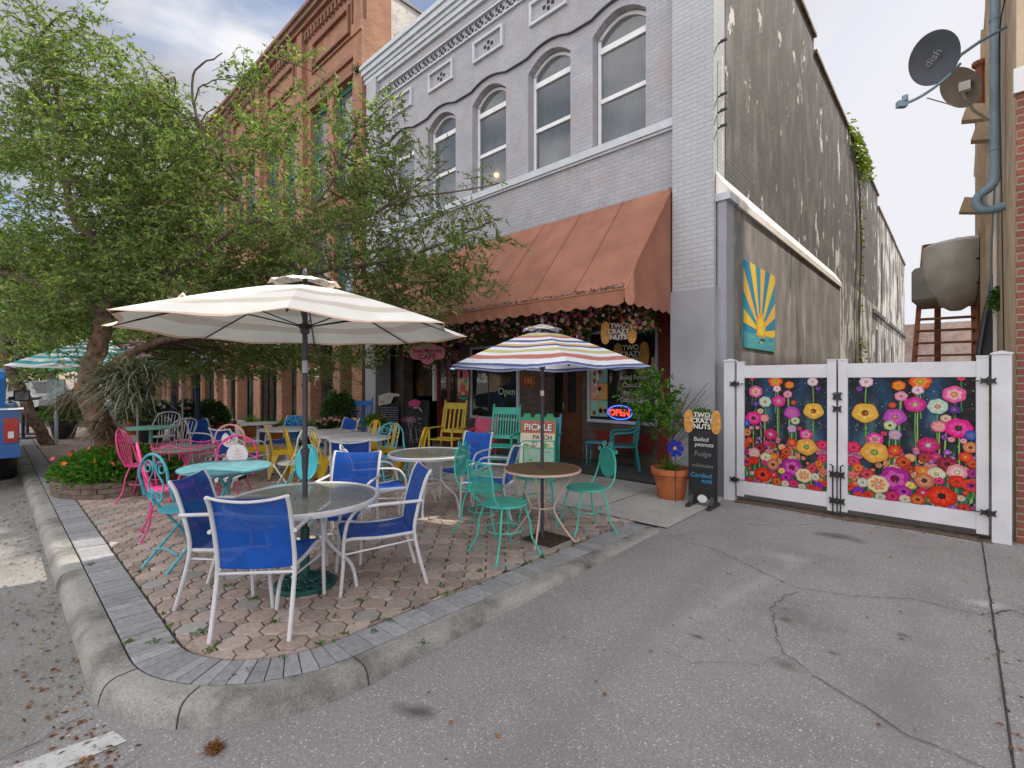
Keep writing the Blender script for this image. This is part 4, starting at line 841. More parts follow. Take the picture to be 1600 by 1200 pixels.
# ------------------------------------------------------------------ tree and plant tools
def leafmesh(name, mat, base, dirs, Ln, Wd, parent=None, nor=None, mid=.45):
    base = np.asarray(base, float); d = np.asarray(dirs, float); n = len(base); d /= np.linalg.norm(d, axis=1)[:, None]+1e-9
    if nor is None: nor = rng.normal(size=(n, 3))+np.array((0, 0, .8))
    s = np.cross(d, nor); s /= np.linalg.norm(s, axis=1)[:, None]+1e-9; nn = np.cross(s, d)
    Ln = np.broadcast_to(Ln, n)[:, None]; Wd = np.broadcast_to(Wd, n)[:, None]
    v = np.stack([base, base+d*Ln*mid+s*Wd+nn*Wd*.3, base+d*Ln-nn*Ln*.08, base+d*Ln*mid-s*Wd+nn*Wd*.3], 1).reshape(-1, 3)
    me = bpy.data.meshes.new(name); me.vertices.add(4*n); me.vertices.foreach_set('co', v.ravel()); me.loops.add(4*n); me.loops.foreach_set('vertex_index', np.arange(4*n, dtype=np.int32))
    me.polygons.add(n); me.polygons.foreach_set('loop_start', np.arange(0, 4*n, 4, dtype=np.int32)); me.polygons.foreach_set('loop_total', np.full(n, 4, dtype=np.int32)); me.update(); me.validate()
    me.materials.append(mat); o = bpy.data.objects.new(name, me); col.objects.link(o); o.parent = parent; return o
def sprays(centers, rad, ntw, twl, nl, tw, flat=.6, droop=-.15):
    """twigs through a clump; returns leaf bases and directions; tw collects twig tubes"""
    B, D = [], []
    for c, rr in zip(centers, rad):
        out = Vector((random.gauss(0, 1), random.gauss(0, 1), random.gauss(0, .5))).normalized()
        for _ in range(max(1, int(ntw*(rr/.4)**2))):
            st_ = Vector(c)+Vector((random.gauss(0, rr*.4), random.gauss(0, rr*.4), random.gauss(0, rr*.4*flat)))
            d = (out*.7+Vector((random.gauss(0, .6), random.gauss(0, .6), random.gauss(droop, .35)))).normalized()
            l = twl*random.uniform(.6, 1.3); e = st_+d*l; 
            if tw is not None and random.random() < .5: tw.tube([st_-d*l*.3, st_+d*l*.4, e], [.004, .003, .0015], 3, cap=False)
            for k in range(nl):
                t = random.random(); B.append(tuple(st_+d*l*t)); q = d+Vector((random.gauss(0, .65), random.gauss(0, .65), random.gauss(-.1, .45))); D.append(tuple(q))
    return B, D
def ellclumps(specs):
    cs, rs_ = [], []
    for cx, cy, rx, ry, za, zb, n, r0 in specs:
        for _ in range(n):
            a = random.random()*2*pi; q = sqrt(random.random()); cs.append(at(cx+cos(a)*rx*q, cy+sin(a)*ry*q, random.uniform(za, zb))); rs_.append(r0*random.uniform(.6, 1.25))
    return cs, rs_
def limbs(b, L_, n=8, wig=.03):
    for pts, r0, r1 in L_:
        P = bez([at(*p) if not isinstance(p, Vector) else p for p in pts], 5); m = len(P)
        P = [q+Vector((random.gauss(0, wig), random.gauss(0, wig), random.gauss(0, wig)))*min(1, i/3) for i, q in enumerate(P)]
        b.tube(P, [(r0+(r1-r0)*i/(m-1))*(1+random.uniform(-.09, .09)) for i in range(m)], n)
def connect(b, cs, L_, n, r=.008):                       # sub-branches from the nearest limb to each clump
    pts = [q for P, _, _ in L_ for q in bez([at(*p) for p in P], 5)][3:]
    for c in random.sample(cs, min(n, len(cs))):
        q = min(pts, key=lambda s: (s-c).length+.3*abs(s.z-c.z))
        if (q-c).length > 3.2: continue
        mdl = (q+c)/2+Vector((random.gauss(0, .12), random.gauss(0, .12), random.uniform(0, .25))); l = (q-c).length
        b.tube(bez([q, mdl, c], 4), [r*(1+l*.7)*(1-i/8*.8) for i in range(9)], 5, cap=False)
T1 = thing('oak_tree', at(178, 735, 7.0)*1, 0, 'leaning oak tree with air plants on its trunk growing from the stone ring', 'tree'); T1.location.z = pz(1.2)
o_ = Vector(T1.location)
def loc(v): return v-o_
L1 = [([(178, 738, 7.0), (172, 695, 7.0), (152, 650, 7.0), (137, 612, 6.95), (142, 575, 6.9), (156, 535, 6.9), (165, 490, 6.9)], .165, .10),
      ([(139, 605, 6.95), (165, 580, 7.0), (200, 555, 7.1), (245, 535, 7.2), (320, 520, 7.2)], .075, .045),
      ([(160, 490, 6.9), (175, 440, 6.9), (150, 380, 6.8), (115, 340, 6.7), (95, 240, 6.6), (88, 150, 6.5), (60, 60, 6.5)], .085, .02),
      ([(160, 490, 6.9), (200, 440, 6.8), (280, 420, 6.7), (380, 350, 6.6), (470, 355, 6.6), (560, 345, 6.7), (640, 310, 6.8), (780, 290, 6.9)], .055, .008),
      ([(380, 350, 6.6), (370, 290, 6.5), (330, 230, 6.4), (305, 170, 6.3), (305, 110, 6.2), (350, 82, 6.2)], .035, .008),
      ([(370, 290, 6.5), (350, 200, 6.5), (380, 140, 6.4), (430, 90, 6.3)], .03, .006), ([(320, 520, 7.2), (420, 450, 7.4), (520, 420, 7.3), (640, 400, 7.2), (760, 350, 7.1)], .05, .01),
      ([(470, 355, 6.6), (520, 280, 6.7), (560, 200, 6.8)], .03, .008), ([(305, 190, 6.35), (310, 140, 6.3), (350, 122, 6.2), (385, 120, 6.2)], .012, .004), ([(310, 200, 6.4), (325, 175, 6.4), (370, 155, 6.4)], .012, .004), ([(330, 235, 6.45), (290, 200, 6.4), (265, 150, 6.3), (262, 125, 6.3)], .012, .003),
      ([(160, 490, 6.9), (110, 470, 6.8), (50, 440, 6.8), (-40, 420, 6.9)], .06, .02), ([(560, 345, 6.7), (640, 300, 6.5), (700, 250, 6.5)], .02, .006), ([(640, 400, 7.2), (720, 440, 7.0), (770, 470, 7.0)], .02, .005)]
b = MB(); b.T = Matrix.Translation(-o_); limbs(b, L1[:2], 12, .008); b.lathe([(.2, -.05), (.16, .15), (.15, .3)], tuple(at(178, 735, 7.0)), 12); b.build('trunk', m_bark, T1, smooth=True)
random.seed(11)
sp1 = [(430, 300, 170, 120, 5.6, 8.2, 52, .40), (330, 390, 160, 80, 6, 8.5, 58, .42), (560, 300, 80, 130, 6.3, 7.4, 24, .30), (650, 330, 110, 110, 6.4, 7.4, 36, .30), (700, 400, 90, 80, 6.4, 7.3, 26, .28), (440, 130, 80, 70, 5.9, 6.6, 16, .27), (590, 210, 50, 70, 6.3, 7, 14, .27),
       (150, 300, 175, 190, 5.8, 8.8, 165, .46), (110, 130, 115, 90, 6, 7.2, 42, .36), (300, 300, 70, 120, 7, 9, 18, .4), (40, 60, 60, 60, 6, 7, 12, .32), (250, 230, 100, 80, 6, 7.5, 40, .38), (100, 450, 150, 80, 6.5, 9, 75, .45), (520, 430, 230, 60, 6.8, 8.6, 70, .38), (420, 500, 220, 60, 7.8, 9.5, 65, .38), (330, 560, 130, 28, 8.5, 10.5, 28, .33), (570, 500, 110, 45, 7.5, 8.6, 26, .3), (640, 460, 90, 60, 7, 7.8, 22, .26), (140, 10, 30, 22, 6.2, 6.4, 3, .22), (235, 120, 30, 22, 6.3, 6.6, 4, .2), (530, 590, 25, 30, 8.6, 9.2, 5, .22), (400, 562, 190, 26, 8.2, 10, 85, .3), (470, 300, 120, 110, 6.5, 8, 16, .3), (300, 545, 80, 20, 8, 9, 18, .3), (640, 520, 60, 25, 7.6, 8.4, 12, .22)]
cs, rs_ = ellclumps(sp1)
b = MB(); b.T = Matrix.Translation(-o_); limbs(b, L1[2:], 6, .011); connect(b, cs, L1, 330); b.build('branches', m_bark2, T1, smooth=True)
tw = MB(); tw.T = Matrix.Translation(-o_); B_, D_ = sprays(cs, rs_, 19, .28, 12, tw); tw.build('twigs', m_bark2, T1, fix=False)
leafmesh('crown', m_leaf, np.array(B_)-np.array(o_), D_, rng.uniform(.035, .095, len(B_)), rng.uniform(.008, .016, len(B_)), T1)
# air plants: long arching blades round the fork
def blades(name, mat, cen, n, l0, l1, w, parent=None, up=.6, spread=.15, seg=4, g=-.9, jit=.1):
    b = MB()
    for _ in range(n):
        c = Vector(random.choice(cen))+Vector((random.gauss(0, jit), random.gauss(0, jit), random.gauss(0, jit))); a = random.random()*2*pi
        d = Vector((cos(a), sin(a), random.gauss(up, .4))).normalized(); l = random.uniform(l0, l1); p = c.copy(); sd_ = d.cross(Vector((0, 0, 1))).normalized(); vs = []
        for k in range(seg+1):
            ww_ = w*(1-k/(seg+.3)); vs += [p-sd_*ww_, p+sd_*ww_]; p = p+d*l/seg; d = (d+Vector((0, 0, g/seg))).normalized()
        b.add(vs, [(2*k, 2*k+1, 2*k+3, 2*k+2) for k in range(seg)])
    return b.build(name, mat, parent, fix=False)
blades('air_plant', m_moss, [at(225, 600, 6.7)-o_, at(180, 585, 6.5)-o_, at(185, 590, 6.6)-o_, at(205, 605, 6.6)-o_, at(172, 612, 6.6)-o_, at(220, 585, 6.7)-o_, at(195, 620, 6.6)-o_], 1500, .3, .66, .013, T1, up=.3, jit=.08)
blades('dead_blades', leafmat('dead_blade', [(0, (.09, .06, .035)), (1, (.2, .15, .09))], .1), [at(120, 610, 7.1)-o_, at(105, 625, 7.1)-o_, at(150, 660, 6.9)-o_, at(165, 670, 6.85)-o_], 380, .2, .5, .010, T1, up=-.2, jit=.06)
# planter ring and the shrub in it
pc = Vector((-8.75, 1.25, pz(1.2)))
b = MB()
for row in range(3):
    n = 26
    for k in range(n):
        a = (k+.5*(row % 2))*2*pi/n; b.box((pc.x+cos(a)*.8, pc.y+sin(a)*.66, pc.z+.035+row*.068), (.11, .17+random.uniform(-.01, .02), .062), a+random.gauss(0, .05))
PL = thing('planter_ring', (0, 0, 0), 0, 'low ring of rough stone blocks round the foot of the oak', 'planter'); b.build('stone_ring', m_stone, PL)
b = MB(); b.lathe([(.74, 0), (.74, .15), (.01, .17)], (pc.x, pc.y, pc.z), 24, 1, .82); b.build('soil', m_soil, PL)
def shrub(name, c, rx, ry, h, n, lw, mat, label, cat='plant', flowers=None, group=None, nstem=14, parent=None):
    t = parent or thing(name, c, 0, label, cat, group); B, D = [], []
    for _ in range(n):
        a = random.random()*2*pi; q = random.random()**.45; e = random.random()**.6
        B.append((cos(a)*rx*q*(1-.35*e**3), sin(a)*ry*q*(1-.35*e**3), h*e*(1-.25*q*q)+.02)); D.append((cos(a)*q+random.gauss(0, .5), sin(a)*q+random.gauss(0, .5), random.gauss(.3, .4)))
    leafmesh('foliage', mat, B, D, rng.uniform(.8, 1.3, n)*lw, rng.uniform(.28, .4, n)*lw, t)
    s = MB()
    for _ in range(nstem):
        a = random.random()*2*pi; q = random.random()*.8; s.tube([(0, 0, -.02), (cos(a)*rx*q*.5, sin(a)*ry*q*.5, h*.5), (cos(a)*rx*q, sin(a)*ry*q, h*.85)], .006, 4, cap=False)
    s.build('stems', m_bark2, t, fix=False)
    if flowers:
        fb = MB()
        for _ in range(flowers[1]):
            a = random.random()*2*pi; q = random.random()**.5; fc = Vector((cos(a)*rx*q, sin(a)*ry*q, h*(1-.3*q*q)+.02)); blossom(fb, fc, flowers[2], random.choice(flowers[0]))
        fb.build('flowers', m_vc, t, fix=False)
    return t
def blossom(b, c, r, colr, n=5, nrm=None):
    nrm = (nrm or Vector((random.gauss(0, .6), random.gauss(-.5, .5), random.gauss(.4, .4)))).normalized(); u = nrm.orthogonal().normalized(); w = nrm.cross(u); a0 = random.random()*6
    for k in range(n):
        a = a0+2*pi*k/n; d = u*cos(a)+w*sin(a); s = u*cos(a+pi/2)+w*sin(a+pi/2); kk = random.uniform(.8, 1.15)
        b.col = tuple(min(1, q*kk) for q in colr); b.add([c, c+d*r*.6+s*r*.42+nrm*r*.15, c+d*r+nrm*r*.3, c+d*r*.6-s*r*.42+nrm*r*.15], [(0, 1, 2, 3)])
    b.col = (.5, .4, .08); b.add([c+nrm*r*.12+u*r*.18, c+nrm*r*.12+w*r*.18, c+nrm*r*.12-u*r*.18, c+nrm*r*.12-w*r*.18], [(0, 1, 2, 3)])
shrub('ground_shrub', (pc.x, pc.y, pc.z+.14), .98, .74, .42, 5200, .07, m_leafb, 'leafy bright green shrub with orange blooms filling the stone ring', flowers=([(.7, .15, .02), (.6, .05, .05)], 22, .035))
# background trees
def fartree(name, specs, L_, label, lw=.07, nt=7, nl=8, mat=m_leaf, r=.45, tl=.4):
    base = at(*L_[0][0][0]); t = thing(name, base, 0, label, 'tree', None); o = Vector(t.location)
    cs, rr = ellclumps(specs); b = MB(); b.T = Matrix.Translation(-o); limbs(b, L_[:1], 8, .01); b.build('trunk', m_bark, t, smooth=True)
    b = MB(); b.T = Matrix.Translation(-o); limbs(b, L_[1:] or L_[:1], 6, .03); connect(b, cs, L_, len(cs)//2, .012); b.build('branches', m_bark2, t, smooth=True)
    B, D = sprays(cs, rr, nt, tl, nl, None); leafmesh('crown', mat, np.array(B)-np.array(o), D, rng.uniform(.8, 1.4, len(B))*lw, rng.uniform(.2, .28, len(B))*lw, t)
fartree('leaning_tree', [(60, 470, 110, 90, 10, 13, 90, .6), (30, 560, 60, 30, 10, 13, 26, .5), (200, 500, 120, 50, 10, 13, 40, .5)], [([(78, 703, 11.3), (72, 688, 11.3), (50, 650, 11.3), (30, 605, 11.2), (15, 575, 11.1), (8, 540, 11.1), (20, 480, 11)], .13, .08), ([(20, 480, 11), (60, 420, 11), (100, 380, 11)], .08, .02), ([(15, 575, 11.1), (60, 500, 11.2), (120, 470, 11.3)], .07, .02)], 'street tree with a trunk leaning over the kerb beyond the blue pickup', lw=.09)
for i, (px, Z, top, lab) in enumerate([(20, 34, 480, 'farther round crowned tree at the end of the street left'), (75, 45, 500, 'distant tree behind the parked cars'), (135, 30, 490, 'tree beyond the teal striped umbrella'), (-30, 26, 430, 'tree on the kerb at the left picture edge')]):
    fartree('street_tree', [(px, (top+575)/2, 14*60/Z+22, (590-top)/2, Z-2, Z+3, 60, 1.1)], [([(px, 630-Z*.3, Z), (px+3, 590, Z), (px, 560, Z)], .2, .12), ([(px, 560, Z), (px-8, 530, Z), (px-5, top+10, Z)], .1, .04)], lab, lw=.22, nt=3, nl=8, tl=.9)
# vine on the alley wall
V = thing('wall_vine', (-2.46, 19.6, 0), 0, 'green creeper climbing the alley wall and spilling over its coping', 'vine')
B, D = [], []
for _ in range(1100):
    t = random.random(); z = 9.42-abs(random.gauss(0, .34)); y = random.gauss(.2, .95)*(1.1-(9.42-z)*.35)
    B.append((random.uniform(-.12, .14), y, z)); D.append((1, random.gauss(0, 1), random.gauss(-.6, .5)))
for _ in range(110): z = random.random()**.8*9; B.append((random.uniform(0, .1), sin(z*1.3)*.22+random.gauss(0, .1+.05*(z < 2.5)), z)); D.append((1, random.gauss(0, 1), random.gauss(-.4, .6)))
for _ in range(160): z = random.random()*3; B.append((random.uniform(0, .16), random.gauss(0, .3), z)); D.append((1, random.gauss(0, 1), random.gauss(-.4, .6)))
leafmesh('foliage', leafmat('creeper_leaf', [(0, (.05, .10, .015)), (1, (.20, .24, .03))], .3), B, D, rng.uniform(.07, .17, len(B)), .04, V)
b = MB()
for off in (0, .25, -.9): b.tube([(.03, off+sin(z*1.3)*.22, z) for z in [i*.5 for i in range(19)]], .014, 5)
b.build('stems', m_bark2, V)
# ------------------------------------------------------------------ flower garland under the awning
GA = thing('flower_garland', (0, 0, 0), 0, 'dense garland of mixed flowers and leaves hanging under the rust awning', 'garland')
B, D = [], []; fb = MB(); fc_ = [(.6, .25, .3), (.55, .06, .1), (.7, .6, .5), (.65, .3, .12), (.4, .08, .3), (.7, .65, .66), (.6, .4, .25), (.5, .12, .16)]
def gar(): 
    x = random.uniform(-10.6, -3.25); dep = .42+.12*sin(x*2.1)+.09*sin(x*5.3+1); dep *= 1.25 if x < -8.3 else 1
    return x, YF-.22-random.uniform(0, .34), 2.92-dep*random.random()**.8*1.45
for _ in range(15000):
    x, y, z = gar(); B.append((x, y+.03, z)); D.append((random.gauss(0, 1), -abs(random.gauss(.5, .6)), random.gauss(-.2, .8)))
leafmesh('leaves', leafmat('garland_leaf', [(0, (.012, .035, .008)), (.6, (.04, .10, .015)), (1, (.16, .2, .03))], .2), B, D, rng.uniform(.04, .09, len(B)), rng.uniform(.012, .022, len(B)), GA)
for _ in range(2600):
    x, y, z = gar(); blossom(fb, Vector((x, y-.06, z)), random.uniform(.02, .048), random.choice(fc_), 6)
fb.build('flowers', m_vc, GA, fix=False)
b = MB(); b.tube([(-10.6, YF-.12, 2.9), (-3.2, YF-.12, 2.9)], .02, 6); b.build('wire', m_black, GA)
# ------------------------------------------------------------------ umbrellas
def umbrella(name, c, Rr, n, zr, za, mat, polemat, label, a0=0, base=True, pr=.019, vent=True, ribs=True, z0=0, vs_=.2, tilt=0, ribmat=None):
    t = thing(name, (c[0], c[1], z0), 0, label, 'umbrella', 'patio umbrellas'); zr -= z0; za -= z0; ribmat = ribmat or polemat
    def can(b, r0, r1, z_a, z_b, sc, sag=.03, m=8, k=8):
        for i in range(n):
            A, Bq = a0+2*pi*i/n, a0+2*pi*(i+1)/n; vs = []; uv = {}
            for j in range(k+1):
                s = j/k; r = r0+(r1-r0)*s; z = z_a+(z_b-z_a)*(s**1.13)
                for q in range(m+1):
                    w = q/m; x = (cos(A)*(1-w)+cos(Bq)*w)*r; y = (sin(A)*(1-w)+sin(Bq)*w)*r; u = 4*w*(1-w)
                    x *= 1-sc*u*s**3*.06; y *= 1-sc*u*s**3*.06; vs.append((x, y, z-sag*u*s*.7+.012*sin(7*w+i*2+9*s)*s*u)); 
            fs = [(j*(m+1)+q, j*(m+1)+q+1, (j+1)*(m+1)+q+1, (j+1)*(m+1)+q) for j in range(k) for q in range(m)]
            uvs = [[(q/m, j/k), ((q+1)/m, j/k), ((q+1)/m, (j+1)/k), (q/m, (j+1)/k)] for j in range(k) for q in range(m)]
            if r0 > 0: uvs = [[(a, r0/Rr+(r1-r0)/Rr*bb) for a, bb in f] for f in uvs]
            b.add(vs, fs, uvs)
    b = MB(); can(b, Rr*.16 if vent else 0, Rr, za-.10 if vent else za, zr, 1.0); cn = b.build('canopy', mat, t, smooth=False, fix=False)
    for p_ in cn.data.polygons: p_.use_smooth = True
    if vent:
        b = MB(); can(b, 0, Rr*.21, za, za-.075, .5, -.03, 8, 4); v = b.build('vent', mat, t, fix=False)
        for p_ in v.data.polygons: p_.use_smooth = True
    b = MB(); b.tube([(0, 0, 0), (0, 0, za-.02)], pr, 12); b.lathe([(pr+.002, 0), (pr+.014, .01), (pr+.014, .04), (pr+.004, .05)], (0, 0, zr+.08-.1), 12); b.build('pole', polemat, t, smooth=True)
    b = MB(); b.lathe([(.004, -.02), (.016, 0), (.02, .02), (.012, .045), (.002, .06)], (0, 0, za), 10); b.build('finial', polemat, t, smooth=True)
    if ribs:
        hub = zr+.02; b2 = MB(); b2.lathe([(.02, 0), (.045, .005), (.045, .035), (.02, .04)], (0, 0, hub), 12); b2.build('hub', ribmat, t)
        for i in range(n):
            A = a0+2*pi*i/n; b = MB(); p0 = (cos(A)*.03, sin(A)*.03, za-.05); p1 = (cos(A)*Rr*.985, sin(A)*Rr*.985, zr-.012); b.tube([p0, p1], .0065, 6)
            q = .5; b.tube([(cos(A)*.04, sin(A)*.04, hub+.02), (cos(A)*Rr*q, sin(A)*Rr*q, za-.05+(zr-.012-za+.05)*q-.012)], .005, 6); b.build('rib', ribmat, t)
    return t
def cast_base(t, r, mat, tubeh=.3):
    b = MB(); b.lathe([(r, 0), (r, .02), (r*.93, .035), (r*.85, .03), (r*.5, .042), (r*.25, .055), (.04, .07), (.034, .075)], (0, 0, 0), 36)
    for k in range(14):
        a = 2*pi*k/14; b.tube(bez([(cos(a)*r*.3, sin(a)*r*.3, .052), (cos(a+.18)*r*.5, sin(a+.18)*r*.5, .048), (cos(a-.1)*r*.7, sin(a-.1)*r*.7, .042), (cos(a+.15)*r*.85, sin(a+.15)*r*.85, .036)], 3), .008, 5)
        b.tube(circ((cos(a+.2)*r*.62, sin(a+.2)*r*.62, .044), r*.09, 10), .006, 4, True)
    o = b.build('base', mat, t, smooth=True); b = MB(); b.lathe([(.034, .07), (.032, tubeh), (.026, tubeh+.01)], (0, 0, 0), 14); b.build('base_tube', mat, t, smooth=True); return o
TA = (-3.57, 1.59); ZA = pz(TA[1])
u1 = umbrella('patio_umbrella', TA, 1.24, 8, 1.965, 2.38, m_cream, m_pole, 'large open cream umbrella shading the nearest glass table', a0=R(62), z0=ZA, ribmat=m_black)
cast_base(u1, .22, m_castg, .42)
b = MB(); b.lathe([(.021, .13), (.026, .24), (.033, .27), (.033, .29), (.02, .3)], (0, 0, .72), 12); b.tube([(.03, 0, .99), (-.06, .02, .99)], .012, 8); b.build('crank', m_pole, u1, smooth=True)
b = MB(); b.lathe([(.0205, 0), (.0205, .09)], (0, 0, 1.66-ZA), 12); b.build('label_sleeve', m_trim, u1)
b = MB(); b.tube([(-.75, -.62, 2.17-ZA), (-.79, -.62, 2.23-ZA), (-.74, -.60, 2.26-ZA), (-.70, -.59, 2.23-ZA)], .008, 6); b.build('tie_strap', m_cream, u1)
TC = (-3.02, 3.70)
u2 = umbrella('patio_umbrella', TC, 1.04, 6, 1.73, 2.16, m_strp, m_pole, 'smaller multicolour striped umbrella over the tan round table', a0=R(-47+8), z0=pz(TC[1]), pr=.017, ribmat=m_black)
b = MB(); b.lathe([(.0185, 0), (.0185, .05)], (0, 0, 1.42), 12); b.build('label_sleeve', m_white, u2)
for px, Z, r, zr, za, mt, lab, a in ((150, 9.2, 1.25, 1.86, 2.42, m_tealst, 'teal and white striped umbrella left of the oak trunk', .2), (215, 10.6, 1.2, 1.93, 2.5, m_pinkst, 'pink and white striped umbrella behind the air plants', .5), (285, 12.2, 1.15, 1.9, 2.5, m_tealst, 'teal striped umbrella beyond the pink striped one', .1), (366, 11.2, .9, 1.86, 2.2, m_pinkc, 'small plain pink umbrella in front of the brick arcade', .3), (90, 19, 1.3, 2.0, 2.4, m_greenc, 'green umbrella far along the pavement', .3)):
    v = at(px, 600, Z); umbrella('patio_umbrella', (v.x, v.y), r, 8, zr, za, mt, m_wmetal if px < 300 else m_black, lab, a0=a, z0=pz(v.y), vent=px != 90, ribs=False)
# ------------------------------------------------------------------ tables
def patio_table(c, r, h, label, legs=m_wmetal):
    t = thing('patio_table', (c[0], c[1], pz(c[1])), R(40), label, 'table', 'round glass patio tables')
    b = MB(); b.lathe([(r-.028, h-.03), (r, h-.034), (r+.006, h-.02), (r+.004, h), (r-.006, h+.006), (r-.02, h+.002), (r-.028, h-.004), (r-.028, h-.03)], (0, 0, 0), 48, cap=False); b.build('rim', legs, t, smooth=True)
    b = MB(); b.lathe([(.001, h-.008), (r-.02, h-.008), (r-.02, h-.002), (.001, h-.002)], (0, 0, 0), 48, cap=False); b.build('glass_top', m_tglass, t)
    for k in range(4):
        a = k*pi/2; b = MB(); ca_, sa_ = cos(a), sin(a)
        b.tube(bez([(ca_*(r-.02), sa_*(r-.02), h-.03), (ca_*(r*.6), sa_*(r*.6), h-.04), (ca_*(r*.36), sa_*(r*.36), h-.07), (ca_*(r*.30), sa_*(r*.30), h*.78), (ca_*(r*.30), sa_*(r*.30), h*.55), (ca_*(r*.42), sa_*(r*.42), h*.42), (ca_*(r*.66), sa_*(r*.66), h*.25), (ca_*(r*.74), sa_*(r*.74), 0)], 5), .0135, 8); b.build('leg', legs, t, smooth=True)
    b = MB(); b.tube(circ((0, 0, h*.5), r*.30, 20), .011, 6, True); b.tube(circ((0, 0, h-.035), .035, 12), .008, 5, True); b.build_loose('brace_ring', legs, t, smooth=True)
    return t
patio_table(TA, .53, .655, 'nearest round frosted glass table with white rim under the cream umbrella')
TB = (-4.72, 3.62); patio_table(TB, .49, .69, 'round glass table with white rim halfway between the cream and striped umbrellas')
t = thing('patio_table', (TC[0], TC[1], pz(TC[1])), R(10), 'round tan topped table with pale scroll legs on the striped umbrella pole', 'table')
b = MB(); b.lathe([(.0, .69), (.37, .69), (.37, .70), (0, .702)], (0, 0, 0), 40, cap=False); b.build('table_top', m_tanT, t)
b = MB(); b.lathe([(.362, .685), (.378, .68), (.384, .69), (.378, .704), (.366, .704)], (0, 0, 0), 40, cap=False); b.build('rim', m_tanrim, t, smooth=True)
for k in range(4):
    a = k*pi/2+.3; b = MB(); P = [(.30, .68), (.27, .6), (.17, .45), (.12, .33), (.14, .25), (.24, .1), (.33, 0)]
    b.tube(bez([(cos(a)*r_, sin(a)*r_, z) for r_, z in P], 5), .010, 7); b.tube(bez([(cos(a)*.33, sin(a)*.33, .01), (cos(a)*.36, sin(a)*.36, .02), (cos(a)*.35, sin(a)*.35, .045)], 4), .009, 6); b.build('leg', m_tanrim, t, smooth=True)
b = MB(); b.tube(circ((0, 0, .33), .115, 20), .009, 6, True); b.build('brace_ring', m_tanrim, t)
def round_table(name, c, r, h, topm, legm, label, style='x', skirt=0, group=None):
    t = thing(name, (c[0], c[1], pz(c[1])), R(30), label, 'table', group)
    b = MB(); b.lathe([(0, h-.025), (r-.01, h-.025), (r, h-.018), (r, h-.004), (r-.008, h), (0, h)], (0, 0, 0), 40, cap=False); b.build('table_top', topm, t, smooth=True)
    if skirt:
        b = MB()
        for k in range(20): a = 2*pi*k/20; b.tube([(cos(a)*r, sin(a)*r, h+.05), (cos(a)*(r-.02), sin(a)*(r-.02), h-.12)], .005, 5)
        P = [(cos(2*pi*k/60)*r, sin(2*pi*k/60)*r, h+.04+.02*cos(5*2*pi*k/60)) for k in range(60)]; b.tube(P, .007, 5, True); b.build('railing', legm, t)
    if style == 'ped':
        b = MB(); b.lathe([(.035, 0), (.03, .1), (.03, h-.02)], (0, 0, 0), 12); b.build('pedestal', legm, t)
        for k in range(4): a = k*pi/2; b = MB(); b.tube(bez([(0, 0, .12), (cos(a)*.15, sin(a)*.15, .1), (cos(a)*.3, sin(a)*.3, .01)], 4), .014, 6); b.build('leg', legm, t)
    else:
        for k in range(4):
            a = k*pi/2; s = .75*r; b = MB(); b.tube([(cos(a)*s*.9, sin(a)*s*.9, 0), (cos(a+pi)*s*.35, sin(a+pi)*s*.35, h-.03)], .013, 6); b.build('leg', legm, t)
        b = MB(); b.tube(circ((0, 0, h*.33), r*.3, 18), .009, 5, True); b.tube(circ((0, 0, h-.04), r*.8, 24), .01, 5, True); b.build_loose('brace_ring', legm, t)
    return t
TD = (-5.22, 1.55); round_table('bistro_table', TD, .40, .69, m_turqt, m_turq, 'turquoise round folding bistro table among the pink chairs')
round_table('bistro_table', (-7.35, 1.72), .36, .66, m_tglass, m_pink, 'pink wire table with a scalloped railing beside the stone ring', skirt=1)
round_table('bistro_table', (-10.6, 1.95), .42, .70, m_mint, m_mint, 'mint green table behind the shrub in the stone ring', 'ped')
for c, r, lab in (((-10.6, 3.75), .38, 'white round table farthest along the row by the brick columns'), ((-8.95, 3.68), .5, 'white round table in front of the far blue chairs'), ((-8.05, 3.95), .42, 'white round table second from the farthest yellow chairs'), ((-7.35, 3.9), .45, 'white round table amid the yellow chairs'), ((-6.75, 3.85), .47, 'white round table nearest the cafe chalkboards')):
    round_table('cafe_table', c, r, .70, m_wmetal, m_wmetal, lab, 'ped', group='white round cafe tables')
